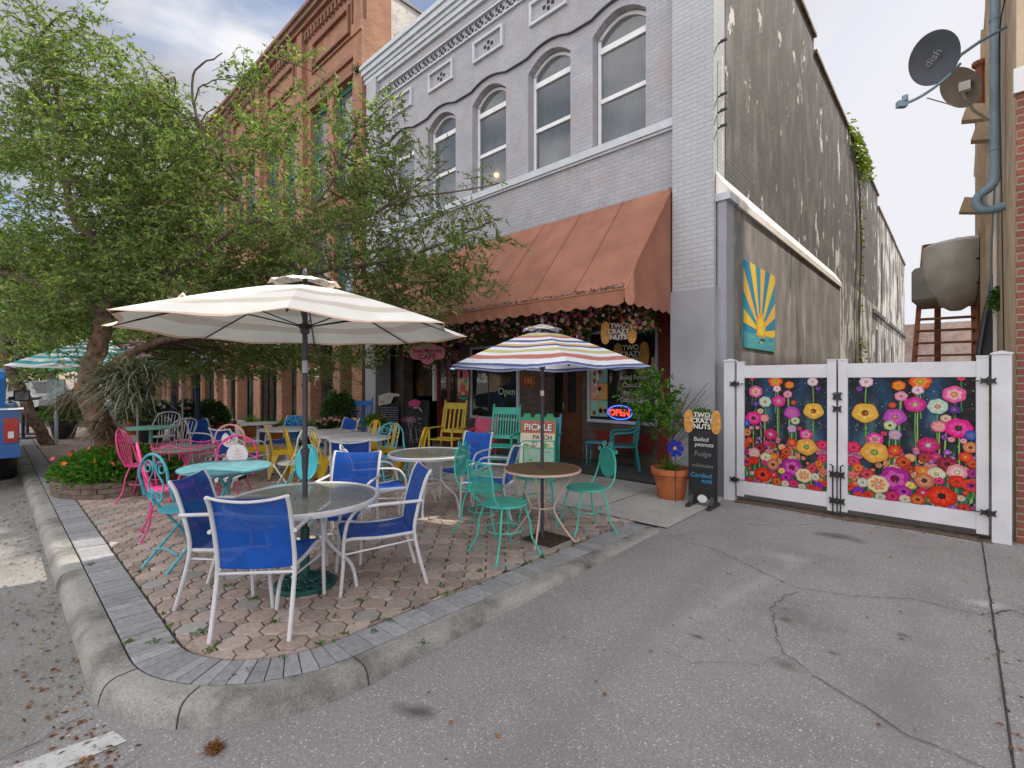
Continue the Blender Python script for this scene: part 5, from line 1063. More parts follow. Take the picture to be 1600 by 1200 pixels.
# ------------------------------------------------------------------ chairs
def sling_chair():
    t = thing('sling_chair', (0, 0, 0), 0, 'x', 'chair', 'blue sling patio chairs'); hw = .22
    post = [(-.34, 0), (-.285, .2), (-.245, .40), (-.265, .55), (-.305, .70), (-.335, .79), (-.37, .85)]
    front = [(.28, 0), (.262, .2), (.255, .40), (.235, .52), (.17, .605), (.05, .63), (-.1, .632), (-.30, .632)]
    for s in (-1, 1):
        b = MB(); b.tube(bez([(s*hw, y, z) for y, z in post], 4), .0135, 8); b.build('leg', m_wmetal, t, smooth=True)
        b = MB(); b.tube(bez([(s*(hw+.02), y, z) for y, z in front[:4]], 4), .0125, 8); b.build('leg', m_wmetal, t, smooth=True)
        b = MB(); b.tube(bez([(s*(hw+.02), y, z) for y, z in front[3:]], 4), .0125, 8); b.build('armrest', m_wmetal, t, smooth=True)
        b = MB(); b.tube(bez([(s*(hw-.01), -.25, .395), (s*(hw-.01), 0, .385), (s*(hw-.005), .2, .40), (s*(hw+.01), .262, .385)], 4), .012, 7); b.tube([(s*(hw-.01), -.26, .34), (s*(hw+.015), .265, .30)], .007, 5); b.build('side_rail', m_wmetal, t, smooth=True)
    def cloth(P, w, th=.005):
        b = MB(); vs = []; m = 6
        for y, z in P:
            for q in range(m+1): x = -w+2*w*q/m; vs.append((x, y, z-.012*(1-(x/w)**2)))
        b.add(vs, [(j*(m+1)+q, j*(m+1)+q+1, (j+1)*(m+1)+q+1, (j+1)*(m+1)+q) for j in range(len(P)-1) for q in range(m)]); return b
    bp_ = [(p.y, p.z) for p in bez([(0, y+.004, z) for y, z in post[2:]], 4)]
    o = cloth(bp_, hw).build('backrest', m_blue, t); [setattr(p, 'use_smooth', True) for p in o.data.polygons]
    sp_ = [(p.y, p.z) for p in bez([(0, -.245, .405), (0, -.1, .388), (0, .1, .392), (0, .235, .41), (0, .265, .395), (0, .262, .37)], 4)]
    o = cloth(sp_, hw-.015).build('seat', m_blue, t); [setattr(p, 'use_smooth', True) for p in o.data.polygons]
    b = MB(); b.tube(bez([(-hw, -.37, .85), (-hw*.6, -.382, .832), (0, -.388, .822), (hw*.6, -.382, .832), (hw, -.37, .85)], 4), .009, 7); b.tube([(-hw, .25, .375), (hw, .25, .375)], .009, 6); b.tube([(-hw, -.25, .37), (hw, -.25, .37)], .009, 6); b.build_loose('crossbar', m_wmetal, t, smooth=True)
    return t
def place(proto, items, group):
    for i, (x, y, hd, lab) in enumerate(items):
        o = proto if i == 0 else dup(proto, (0, 0, 0), 0)
        o.location = (x, y, pz(y)); o.rotation_euler = (0, 0, R(hd-90)); o['label'] = lab; o['group'] = group
place(sling_chair(), [(-3.25, 1.24, 138, 'blue sling chair with its back to the viewer at the nearest glass table'), (-3.72, 1.22, 50, 'blue sling chair left of the nearest glass table, seen from behind'), (-4.02, 2.14, -48, 'blue sling chair behind the nearest glass table facing the viewer'), (-3.29, 2.02, -114, 'blue sling chair right of the nearest glass table in side view'),
    (-4.62, 2.86, 68, 'blue sling chair at the left of the second glass table seen from behind'), (-4.95, 4.42, -72, 'blue sling chair behind the second glass table in front of the yellow rocker'), (-4.08, 4.0, -152, 'blue sling chair between the second glass table and the teal chairs'), (-5.55, 3.05, 150, 'blue sling chair just behind the one left of the second glass table'),
    (-9.75, 2.7, 30, 'blue sling chair at the far left beside the white fan back chair'), (-8.0, 2.6, 110, 'blue sling chair behind the pink cake disc chair'), (-9.9, 4.0, -60, 'blue sling chair facing the viewer before a brick column'), (-8.75, 4.5, -80, 'farthest blue sling chair in front of the big fern'), ], 'blue sling patio chairs')
def wire_chair(kind, mt, back='scroll', seatm=None):
    t = thing('bistro_chair', (0, 0, 0), 0, 'x', 'chair', 'x'); seatm = seatm or mt
    H = .45; r = .19
    b = MB()
    if back in ('scroll', 'solid'):                        # folding: crossed straight legs
        for s in (-1, 1):
            b = MB(); b.tube([(s*.18, .24, 0), (s*.19, -.20, .58), (s*.185, -.25, .68)], .011, 7); b.build('leg', mt, t, smooth=True)
            b = MB(); b.tube([(s*.16, -.26, 0), (s*.165, .19, .44)], .011, 7); b.build('leg', mt, t, smooth=True)
        b = MB(); b.tube([(-.17, .13, .15), (0, .15, .17), (.17, .13, .15)], .008, 6); b.tube([(-.16, -.17, .13), (0, -.17, .16), (.16, -.17, .13)], .008, 6); b.build_loose('stretcher', mt, t)
    else:
        for sx, sy in ((-1, 1), (1, 1), (-1, -1), (1, -1)):
            b = MB(); P = [(sx*.13, sy*.12, H), (sx*.165, sy*.16, .3), (sx*.175, sy*.18, .15), (sx*.215, sy*.24, .015)]; b.tube(bez(P, 4), .009, 6); b.lathe([(.018, 0), (.02, .008), (.01, .014)], (sx*.215, sy*.24, 0), 8); b.build('leg', mt, t, smooth=True)
        b = MB(); b.tube(circ((0, 0, .22), .17, 20), .006, 5, True); b.build_loose('stretcher', mt, t)
    b = MB()
    if back == 'disc' or kind == 'stripe': 
        for k in range(9):
            x0 = -.19+k*.38/9; b.mi = k % 2; x1 = x0+.38/9; ya, yb = [sqrt(max(0, .19**2-q*q)) for q in (x0, x1)]; b.prism([(x0, -ya), (x1, -yb), (x1, yb), (x0, ya)], 'z', H-.005, H+.03)
        b.build('seat', [m_black, m_white], t)
    else:
        b.lathe([(0, H-.004), (r, H-.006), (r+.012, H-.001), (r+.012, H+.008), (r, H+.012), (0, H+.006)], (0, 0, 0), 28, cap=False); b.build('seat', seatm, t, smooth=True)
        if seatm != mt: b = MB(); b.tube(circ((0, 0, H), r+.01, 28), .009, 6, True); b.build('seat_ring', mt, t)
    f = MB(); yb = -.24
    if back == 'scroll':
        f.tube([(-.19, -.22, .58), (-.19, yb, .68)]+circ((0, yb-.02, .74), .19, 14, pi, 0, 'y')+[(.19, yb, .68), (.19, -.22, .58)], .011, 7); f.build('back_frame', mt, t, smooth=True)
        f = MB()
        for s in (-1, 1): f.tube([(s*a, y-.01, z) for a, y, z in spiral((.085, yb, .82), .065, .02, R(200), R(200-480), 20)], .007, 5); f.tube([(s*a, y-.005, z) for a, y, z in spiral((.06, yb, .60), .05, .018, R(90), R(90+480), 18)], .007, 5); f.tube(bez([(s*.03, yb, .52), (s*.10, yb, .68), (s*.02, yb-.01, .80), (0, yb-.02, .93)], 5), .007, 5)
        f.build_loose('scrollwork', mt, t, smooth=True)
    elif back == 'solid':
        f.tube(circ((0, yb-.01, .72), .17, 24, 0, 2*pi, 'y'), .009, 6, True); f.build('back_frame', mt, t)
        f = MB(); f.prism([(p[0], p[2]) for p in circ((0, 0, .72), .165, 28, 0, 2*pi, 'y')], 'y', yb-.014, yb-.006); f.build('backrest', mt, t)
    elif back == 'hairpin':
        f.tube(bez([(-.17, -.15, H), (-.205, -.21, .62), (-.17, -.25, .80), (-.08, -.27, .90), (.08, -.27, .90), (.17, -.25, .80), (.205, -.21, .62), (.17, -.15, H)], 5), .010, 7); f.build('back_frame', mt, t, smooth=True); f = MB()
        for k in range(-3, 4): x = k*.045; f.tube(bez([(x*.8, -.19, H), (x*1.15, -.235, .68), (x*.9, -.268, .90-abs(k)*.022)], 3), .0055, 5)
        for s in (-1, 1): f.tube([(s*a*1.0, y, z) for a, y, z in spiral((.05, -.25, .78), .05, .016, R(90), R(90+420), 14)], .005, 5)
        f.build('back_spindles', mt, t)
    elif back == 'disc':
        f.tube([(-.19, -.17, H), (-.215, -.2, .6)]+circ((0, -.23, .68), .215, 16, pi, 0, 'y')+[(.215, -.2, .6), (.19, -.17, H)], .012, 7); f.build('back_frame', mt, t, smooth=True)
        f = MB(); f.prism([(p[0], p[2]) for p in circ((0, 0, .68), .115, 28, 0, 2*pi, 'y')], 'y', -.235, -.222); o = f.build('back_disc', m_white, t)
        f = MB(); 
        for z, w in ((.62, .06), (.655, .05), (.69, .04), (.72, .025)): f.tube(bez([(-w, -.2195, z), (-w*.4, -.2195, z-.008), (w*.4, -.2195, z-.008), (w, -.2195, z)], 3), .003, 4)
        f.tube([(0, -.2195, .73), (.0, -.2195, .75)], .004, 4); f.build('cake_drawing', m_lpink, o)
        f = MB()
        for s in (-1, 1): f.tube([(s*a, y, z) for a, y, z in spiral((.1, -.23, .835), .04, .012, R(-30), R(420), 14)], .006, 5); f.tube([(s*.115, -.228, .68), (s*.21, -.228, .64)], .005, 5)
        f.build_loose('scrollwork', mt, t)
    elif back == 'roundmesh':
        f.tube(bez([(-.17, -.15, H), (-.19, -.22, .53), (-.175, -.25, .64)]+circ((0, -.26, .70), .165, 12, pi, 0, 'y')+[(.175, -.25, .64), (.19, -.22, .53), (.17, -.15, H)], 2), .009, 6); f.build('back_frame', mt, t, smooth=True)
        f = MB(); f.prism([(p[0], p[2]) for p in circ((0, 0, .70), .16, 26, 0, 2*pi, 'y')], 'y', -.262, -.256); f.build('backrest', m_tealm, t)
        f = MB()
        for s in (-1, 1): f.tube([(s*a, y, z) for a, y, z in spiral((.055, -.26, .895), .04, .012, R(-90), R(-90+400), 14)], .006, 5); f.tube([(s*a, y, z) for a, y, z in spiral((.17, -.26, .83), .03, .01, R(180), R(180-400), 12)], .005, 5)
        f.build_loose('scrollwork', mt, t)
    elif back == 'squaremesh':
        f.tube(bez([(-.17, -.15, H), (-.185, -.24, .55), (-.19, -.27, .74), (-.185, -.285, .84)], 4), .009, 6); f.tube(bez([(.17, -.15, H), (.185, -.24, .55), (.19, -.27, .74), (.185, -.285, .84)], 4), .009, 6); f.tube([(-.185, -.285, .84), (.185, -.285, .84)], .009, 6); f.tube([(-.19, -.26, .76), (.19, -.26, .76)], .006, 6); f.build('back_frame', mt, t, smooth=True)
        f = MB(); f.add([(-.185, -.235, .54), (.185, -.235, .54), (.185, -.262, .76), (-.185, -.262, .76)], [(0, 1, 2, 3)]); f.build('backrest', m_tealm, t)
        f = MB()
        for s in (-1, 1):
            for x in (.045, .125): f.tube([(s*(x-.045)+s*a, y, z) for a, y, z in spiral((.045, -.277, .80), .034, .01, R(0 if x < .1 else 180), R(400), 12)], .005, 5)
        f.build_loose('scrollwork', mt, t)
    elif back == 'fan':
        f.tube(bez([(-.24, .0, .62), (-.23, -.12, .66), (-.2, -.24, .82), (-.1, -.28, .90), (.1, -.28, .90), (.2, -.24, .82), (.23, -.12, .66), (.24, .0, .62)], 5), .011, 7); f.build('back_frame', mt, t, smooth=True); f = MB()
        for k in range(-3, 4): f.tube([(k*.04, -.16, H), (k*.06, -.26, .88-abs(k)*.015)], .006, 5)
        for s in (-1, 1): f.tube([(s*.23, y+.03, z) for a, y, z in spiral((0, .03, .64), .05, .02, R(90), R(450), 14)], .007, 5)
        f.build('back_spindles', mt, t)
    return t
def one(proto, x, y, hd, lab, grp): place(proto, [(x, y, hd, lab)], grp)
place(wire_chair('', m_turq, 'scroll'), [(-4.74, 1.12, 108, 'turquoise bistro chair with scrollwork back standing behind the left blue chair'), (-6.1, 4.05, -20, 'turquoise arched back bistro chair by the yellow chair near the chalkboards'), (-9.2, 3.95, 150, 'far turquoise bistro chair between the blue chairs')], 'bistro chairs with curled metal backs')
one(wire_chair('', m_turq, 'solid'), -4.95, 2.0, -150, 'turquoise folding chair with solid round back and seat in side view', 'bistro chairs with curled metal backs')
place(wire_chair('', m_pink, 'hairpin'), [(-5.72, 1.22, 80, 'hot pink bistro chair with hairpin spindles in front of the shrub'), (-7.6, 1.35, 60, 'pink wire chair half hidden behind the hot pink one at the stone ring')], 'bistro chairs with curled metal backs')
place(wire_chair('stripe', m_pink, 'disc'), [(-5.9, 1.78, -40, 'pink chair with a cake drawn on its white back disc and a striped seat')], 'bistro chairs with curled metal backs')
one(wire_chair('stripe', m_lpink, 'disc'), -7.6, 2.2, -45, 'pale pink chair with round white back disc behind the pink wire table', 'bistro chairs with curled metal backs')
place(wire_chair('', m_wmetal, 'fan'), [(-9.6, 2.1, -160, 'white iron armchair with a fan of spindles right of the mint table'), (-11.4, 2.3, -30, 'white iron armchair left of the mint table behind the shrub')], 'bistro chairs with curled metal backs')
one(wire_chair('', M('cream_paint', (.6, .62, .5), .5), 'scroll'), -6.5, 2.75, -160, 'cream wire chair beside the umbrella pole behind the nearest glass table', 'bistro chairs with curled metal backs')
place(wire_chair('', m_teal, 'roundmesh', m_tealm), [(-3.66, 3.52, 20, 'teal mesh chair with round back left of the tan table'), (-2.90, 4.28, -118, 'teal mesh chair with round back right of the tan table')], 'teal mesh chairs round the tan table')
place(wire_chair('', m_teal, 'squaremesh', m_tealm), [(-3.02, 3.16, 80, 'teal mesh chair with square back nearest the viewer at the tan table'), (-3.62, 4.36, -52, 'teal mesh chair with square back behind the tan table before the green sign')], 'teal mesh chairs round the tan table')
def metal_chair():
    t = thing('metal_chair', (0, 0, 0), 0, 'x', 'chair', 'yellow metal cafe chairs'); H = .45
    b = MB(); b.box((0, 0, H), (.36, .36, .02)); b.box((0, .165, H-.03), (.34, .02, .06)); b.box((0, -.165, H-.03), (.34, .02, .06)); b.box((-.165, 0, H-.03), (.02, .34, .06)); b.box((.165, 0, H-.03), (.02, .34, .06)); b.build('seat', m_yel, t)
    for sx, sy in ((-1, 1), (1, 1), (-1, -1), (1, -1)):
        b = MB(); vs = []
        for k in range(6):
            q = k/5; w = .075*(1-q)**1.6+.022; cx, cy, z = sx*(.15+.07*q), sy*(.15+.08*q), (H-.01)*(1-q)+.02*q
            vs += [(cx+sx*.012, cy-sy*w, z), (cx+sx*.012, cy+sy*.012, z), (cx-sx*w, cy+sy*.012, z), (cx-sx*w*.8, cy-sy*0, z), (cx, cy-sy*w*.8, z)]
        b.add(vs, [(k*5+j, k*5+(j+1) % 5, k*5+5+(j+1) % 5, k*5+5+j) for k in range(5) for j in range(5)]); o = b.build('leg', m_yel, t)
        b = MB(); b.box((sx*.215, sy*.225, .012), (.035, .035, .024)); b.build('foot_cap', m_black, o)
    b = MB(); b.tube(bez([(-.165, -.16, H), (-.175, -.19, .60), (-.16, -.23, .76), (-.08, -.25, .84), (.08, -.25, .84), (.16, -.23, .76), (.175, -.19, .60), (.165, -.16, H)], 5), .012, 8); b.build('back_frame', m_yel, t, smooth=True)
    b = MB(); b.prism([(-.05, H), (.05, H), (.07, .84), (-.07, .84)], 'y', -.004, .004); bb = b.v; b.v = [(x, y-.165-(z-H)*.21, z) for x, y, z in bb]; b.build('backrest', m_yel, t)
    return t
place(metal_chair(), [(-8.6, 3.02, 75, 'yellow metal chair farthest left of the white tables seen from the side'), (-8.0, 3.22, 70, 'yellow metal chair just left of the cream umbrella pole'), (-7.25, 3.2, 75, 'yellow metal chair just right of the cream umbrella pole'), (-6.6, 3.3, 80, 'yellow metal chair nearest the second glass table'), (-8.75, 4.62, -90, 'yellow metal chair behind the white tables nearest the fern'), (-8.0, 4.65, -90, 'second yellow metal chair behind the white tables from the fern'), (-7.15, 4.5, -100, 'yellow metal chair behind the white tables before the blue rocker'), (-6.35, 4.5, -140, 'yellow metal chair at the right end of the white tables')], 'yellow metal cafe chairs')
def rocker(mt, hgt=1.12, slat=6, w=.27, vertical=True):
    t = thing('rocking_chair', (0, 0, 0), 0, 'x', 'rocking chair', 'painted wooden rocking chairs')
    for s in (-1, 1):
        b = MB(); b.tube(bez([(s*w, -.42, .06), (s*w, -.15, .02), (s*w, .15, .02), (s*w, .42, .07)], 5), .018, 6); b.build('rocker_rail', mt, t, smooth=True)
        b = MB(); b.tube([(s*w, .24, .04), (s*w, .24, .62)], .022, 8); b.build('leg', mt, t)
        b = MB(); b.tube([(s*w, -.18, .03), (s*w, -.2, .42), (s*w*.96, -.36, hgt)], .022, 8); b.lathe([(.022, 0), (.026, .02), (.01, .04)], (s*w*.96, -.36, hgt), 8); b.build('leg', mt, t)
        b = MB(); b.box((s*(w+.01), .02, .64), (.075, .58, .022)); b.build('armrest', mt, t)
    b = MB()
    for k in range(7): b.box((0, -.16+k*.068, .42-.012*sin(k*pi/6)), (2*w, .056, .018))
    b.build('seat', mt, t)
    b = MB(); ys = lambda z: -.2-.16*(z-.42)/(hgt-.42)
    if vertical:
        for z, h_ in ((hgt-.09, .13), (.55, .07)): b.box((0, ys(z), z), (2*w-.04, .02, h_), rx=R(12))
        for k in range(slat): x = -w+.06+k*(2*w-.12)/(slat-1); b.box((x, (ys(.58)+ys(hgt-.15))/2, (.58+hgt-.15)/2), (.035 if slat < 7 else .022, .014, hgt-.15-.58), rx=R(13))
    else:
        for k in range(4): z = .55+k*(hgt-.62)/3; b.box((0, ys(z), z), (2*w-.03, .02, .09), rx=R(12))
    b.build('backrest', mt, t)
    b = MB(); 
    for y in (.24, -.19): b.tube([(-w, y, .2), (w, y, .2)], .012, 6)
    for s in (-1, 1): b.tube([(s*w, .24, .25), (s*w, -.19, .25)], .012, 6)
    b.build_loose('stretcher', mt, t); return t
G_ = 'painted wooden rocking chairs'
one(rocker(m_yelw, 1.16, 5), -7.7, 6.35, -72, 'yellow slatted rocking chair by the cake shaped sign', G_); one(rocker(m_pinkw, .86, 5, .22, False), -6.9, 6.6, -58, 'small pink rocking chair between the yellow and teal rockers', G_)
one(rocker(m_teal, 1.12, 9), -6.15, 6.35, -64, 'teal rocking chair with many thin slats in front of the shop window', G_); one(rocker(m_bluew, 1.12, 9), -11.0, 6.2, -50, 'blue rocking chair beside the flower pot before the brick columns', G_); one(rocker(m_lbluew, .95, 6, .24), -5.5, 6.75, -70, 'light blue rocking chair partly hidden by the green A frame sign', G_)
# plastic armchair and stool in the entrance
t = thing('plastic_armchair', (-4.42, 7.72, .03), R(155-90+60), 'dark turquoise plastic garden armchair under the OPEN sign', 'chair')
b = MB(); b.box((0, 0, .41), (.46, .44, .025)); b.box((0, .21, .39), (.46, .02, .06)); b.build('seat', m_plast, t)
for sx, sy in ((-1, 1), (1, 1), (-1, -1), (1, -1)): b = MB(); b.prism([(-.035, 0), (.035, 0), (.05, .42), (-.05, .42)], 'y', -.02, .02); b.v = [(x+sx*(.22+.03*(1-z/.42)), y+sy*(.19+.06*(1-z/.42)), z) for x, y, z in b.v]; b.build('leg', m_plast, t)
for s in (-1, 1): b = MB(); b.tube(bez([(s*.24, .2, .42), (s*.27, .2, .6), (s*.27, .12, .65), (s*.26, -.1, .66), (s*.23, -.24, .72)], 5), .024, 8); b.build('armrest', m_plast, t, smooth=True)
b = MB(); b.tube(bez([(-.22, -.2, .42), (-.23, -.24, .7), (-.15, -.27, .86), (0, -.28, .9), (.15, -.27, .86), (.23, -.24, .7), (.22, -.2, .42)], 5), .022, 8)
for k in range(-2, 3): b.tube([(k*.07, -.2, .42), (k*.07, -.265, .86)], .012, 5)
for z in (.55, .66, .77): b.tube([(-.21, -.245, z), (.21, -.245, z)], .014, 5)
b.build('backrest', m_plast, t, smooth=True)
t = thing('side_table', (-5.0, 7.75, .03), .3, 'small turquoise metal side table behind the plastic armchair', 'table')
b = MB(); b.box((0, 0, .42), (.36, .3, .02)); b.build('table_top', m_turq, t)
for sx, sy in ((-1, 1), (1, 1), (-1, -1), (1, -1)): b = MB(); b.tube([(sx*.16, sy*.13, 0), (sx*.16, sy*.13, .42)], .011, 6); b.build('leg', m_turq, t)
# ------------------------------------------------------------------ signs
def oval(w, h, n=40, bump=0, k=4): return [(cos(a)*w*(1+bump*cos(k*a)), sin(a)*h*(1+bump*cos(k*a))) for a in [2*pi*i/n for i in range(n)]]
def nuts(parent, y, s=1.0, cx=0, cz=0):                   # two peanut shapes behind block letters
    for sg in (-1, 1):
        b = MB(); P = []
        for i in range(32):
            a = 2*pi*i/32; r_ = .085*(1-.22*cos(2*a+pi) if False else 1)*s; xx = r_*cos(a)*(.72+.16*sin(a)**2); zz = r_*1.75*sin(a)
            P.append((cx+sg*.17*s+xx, cz+zz))
        b.prism(P, 'y', y-.012, y+.0); o = b.build('peanut', M('peanut_orange', (.55, .27, .06), .6, var=.3, scale=30) if 'peanut_orange' not in MATS else MATS['peanut_orange'], parent)
        o.rotation_euler = (0, 0, 0)
    for k, (w, z) in enumerate((('TWO', .06), ('CRAZY', -.015), ('NUTS', -.09))):
        text(w, .085*s, m_black, parent, (cx+.003, y-.013, cz+z*s), ext=.001, bold=.006*s, name='letter_shadow'); text(w, .085*s, MATS.get('letter_cream') or M('letter_cream', (.7, .68, .6), .6), parent, (cx, y-.016, cz+z*s), ext=.001, bold=.002*s)
HS = thing('hanging_sign', (-3.72, 6.35, 2.32), R(20), 'small TWO CRAZY NUTS sign hanging under the right end of the awning', 'sign'); nuts(HS, 0, 1.15)
b = MB(); b.prism(oval(.14, .12), 'y', -.006, .004); b.build('sign_board', m_dwood, HS); b = MB()
for s in (-1, 1): b.tube([(s*.14, 0, .1), (s*.14, 0, .42)], .003, 4)
b.build('chain', m_wmetal, HS)
CB = thing('chalkboard_stand', (-2.40, 6.17, 0), R(2), 'tall black TWO CRAZY NUTS chalkboard standing left of the white gate', 'sign')
b = MB(); b.box((0, 0, .60), (.36, .025, 1.0)); b.build('board', m_chalk, CB); nuts(CB, -.016, 1.0, 0, 1.08)
for i, (tx, sz, z, mt, dx) in enumerate((('Boiled', .075, .83, m_txtw, -.02), ('peanuts', .075, .765, m_txtw, .02), ('Fudge', .09, .64, m_txtd, 0), ('milkshakes', .062, .50, m_txtd, 0), ('Candied', .08, .37, m_txtb, -.02), ('nuts', .08, .305, m_txtb, .05))): text(tx, sz, mt, CB, (dx, -.0145, z), ext=.0008, name='chalk_words', shear=.15)
for s in (-1, 1):
    b = MB(); b.prism([(-.2, 0), (.2, 0), (.19, .03), (.1, .05), (.03, .14), (-.03, .14), (-.1, .05), (-.19, .03)], 'x', s*.13-.025, s*.13+.025); b.build('foot', m_black, CB)
b = MB(); b.prism([(p[0], p[1]+.10) for p in oval(.06, .05)], 'y', -.02, -.014); b.build('round_badge', m_white, CB)
shrub('board_sprig', (0, 0, 0), .12, .04, .08, 90, .04, m_leafb, '', parent=(lambda o: (setattr(o, 'location', (-2.42, 6.19, 1.14)), tag(o, 'green sprig tucked on top of the TWO CRAZY NUTS chalkboard', 'plant'), o)[-1])(thing('leaf_sprig', (0, 0, 0), 0, 'x', 'plant')), nstem=3)
AF = thing('a_frame_sign', (-5.05, 6.1, 0), R(25), 'green plastic A frame sign reading PICKLE PATCH behind the tan table', 'sign')
for s, nm in ((-1, 'front_panel'), (1, 'rear_panel')):
    b = MB(); lean = .2
    for (x0, x1, z0, z1) in ((-.3, -.25, 0, 1.0), (.25, .3, 0, 1.0), (-.25, .25, .90, 1.0), (-.25, .25, .08, .16)): b.prism([(x0, z0), (x1, z0), (x1, z1), (x0, z1)], 'y', -.015, .015)
    b.prism([(-.25, .16), (.25, .16), (.25, .9), (-.25, .9)], 'y', -.008, .008)
    if True: b.prism([(-.26, 1.0), (-.12, 1.0), (-.14, 1.07), (-.24, 1.07)], 'y', -.02, .02); b.prism([(.26, 1.0), (.12, 1.0), (.14, 1.07), (.24, 1.07)], 'y', -.02, .02); b.prism([(-.07, 1.0), (.07, 1.0), (.05, 1.06), (-.05, 1.06)], 'y', -.02, .02)
    b.v = [(x, y+s*lean*(1.05-z), z) for x, y, z in b.v]; o = b.build(nm, m_sgreen, AF)
    if s == -1:
        def pp(x, z, k): return (x, -lean*(1.05-z)-.009-.001*k, z)
        c = MB(); c.col = (.62, .56, .42); c.add([pp(-.285, .12, 8), pp(.285, .12, 8), pp(.285, .95, 8), pp(-.285, .95, 8)], [(0, 1, 2, 3)]); c.col = (.45, .1, .08); c.add([pp(-.285, .75, 9), pp(.285, .75, 9), pp(.285, .95, 9), pp(-.285, .95, 9)], [(0, 1, 2, 3)])
        for _ in range(26):
            x, z = random.uniform(-.2, .2), random.uniform(.2, .6); c.col = random.choice([(.12, .3, .06), (.2, .4, .1), (.5, .12, .1), (.6, .5, .2), (.7, .66, .5)]); w_, h_ = random.uniform(.02, .05), random.uniform(.01, .03)
            c.add([pp(x+cos(a)*w_, z+sin(a)*h_, 10) for a in [i*pi/4 for i in range(8)]], [tuple(range(8))])
        c.build('poster', m_vc, o, fix=False); rot = (R(90)-math.atan(lean)*1, 0, 0)
        text('PICKLE', .15, m_black, o, (.004, pp(0, .80, 12)[1], .795), rot, .001, bold=.012); text('PICKLE', .15, MATS['letter_cream'], o, (0, pp(0, .80, 15)[1], .797), rot, .001, bold=.003); text('PATCH', .10, m_black, o, (.08, pp(0, .66, 12)[1], .655), rot, .001, bold=.002)
CS = thing('cafe_sign', (-8.15, 6.2, 2.17), R(33), 'pink lobed hanging sign reading Sweet Magnolias CAFE', 'sign')
out = [(-.36, .02), (-.355, .09), (-.3, .15), (-.2, .15), (-.12, .19), (0, .2), (.12, .19), (.2, .15), (.3, .15), (.355, .09), (.36, .02), (.355, -.05), (.3, -.11), (.2, -.115), (.14, -.13), (.1, -.18), (0, -.22), (-.1, -.18), (-.14, -.13), (-.2, -.115), (-.3, -.11), (-.355, -.05)]
b = MB(); b.prism([(x*1.04, z*1.05) for x, z in out], 'y', .0, .015); b.build('sign_edge', m_lpink, CS); b = MB(); b.prism(out, 'y', -.006, .0); b.build('sign_board', m_sign_p, CS)
text('Sweet Magnolias', .12, m_wine, CS, (0, -.007, .02), ext=.001, bold=.0025, sx=.78); text('CAFE', .165, m_wine, CS, (0, -.007, -.12), ext=.001, bold=.003)
b = MB(); 
for s in (-1, 1): b.tube([(s*.2, .006, .15), (s*.2, .006, .55)], .003, 4)
b.build('chain', m_black, CS)
SC = thing('sundae_sign', (-8.45, 7.45, 1.22), 0, 'painted wooden sundae cutout on the wall right of the red door', 'sign'); c = MB()
c.col = (.55, .45, .3); c.prism([(-.17, .05), (.17, .05), (.2, .35), (.16, .55), (-.16, .55), (-.2, .35)], 'y', 0, .02)
for (x, z, r_, cc) in ((0, .66, .1, (.6, .25, .08)), (-.09, .54, .1, (.6, .15, .25)), (.09, .54, .11, (.62, .1, .2)), (0, .5, .1, (.6, .35, .3)), (-.1, .35, .07, (.6, .5, .25)), (.08, .38, .07, (.2, .35, .15)), (0, .22, .1, (.6, .1, .1)), (.12, .1, .06, (.6, .03, .04)), (-.1, .08, .06, (.55, .1, .08))):
    c.col = cc; c.prism([(x+p[0]*r_, z+p[1]*r_) for p in oval(1, 1, 14, .08, 5)], 'y', -.004-r_*.02, .001)
c.col = (.05, .35, .28); c.prism([(-.18, .05), (-.1, 0), (.1, 0), (.18, .05), (.14, -.03), (0, -.06), (-.14, -.03)], 'y', -.008, .02); c.build('cutout', m_vc, SC, fix=True)
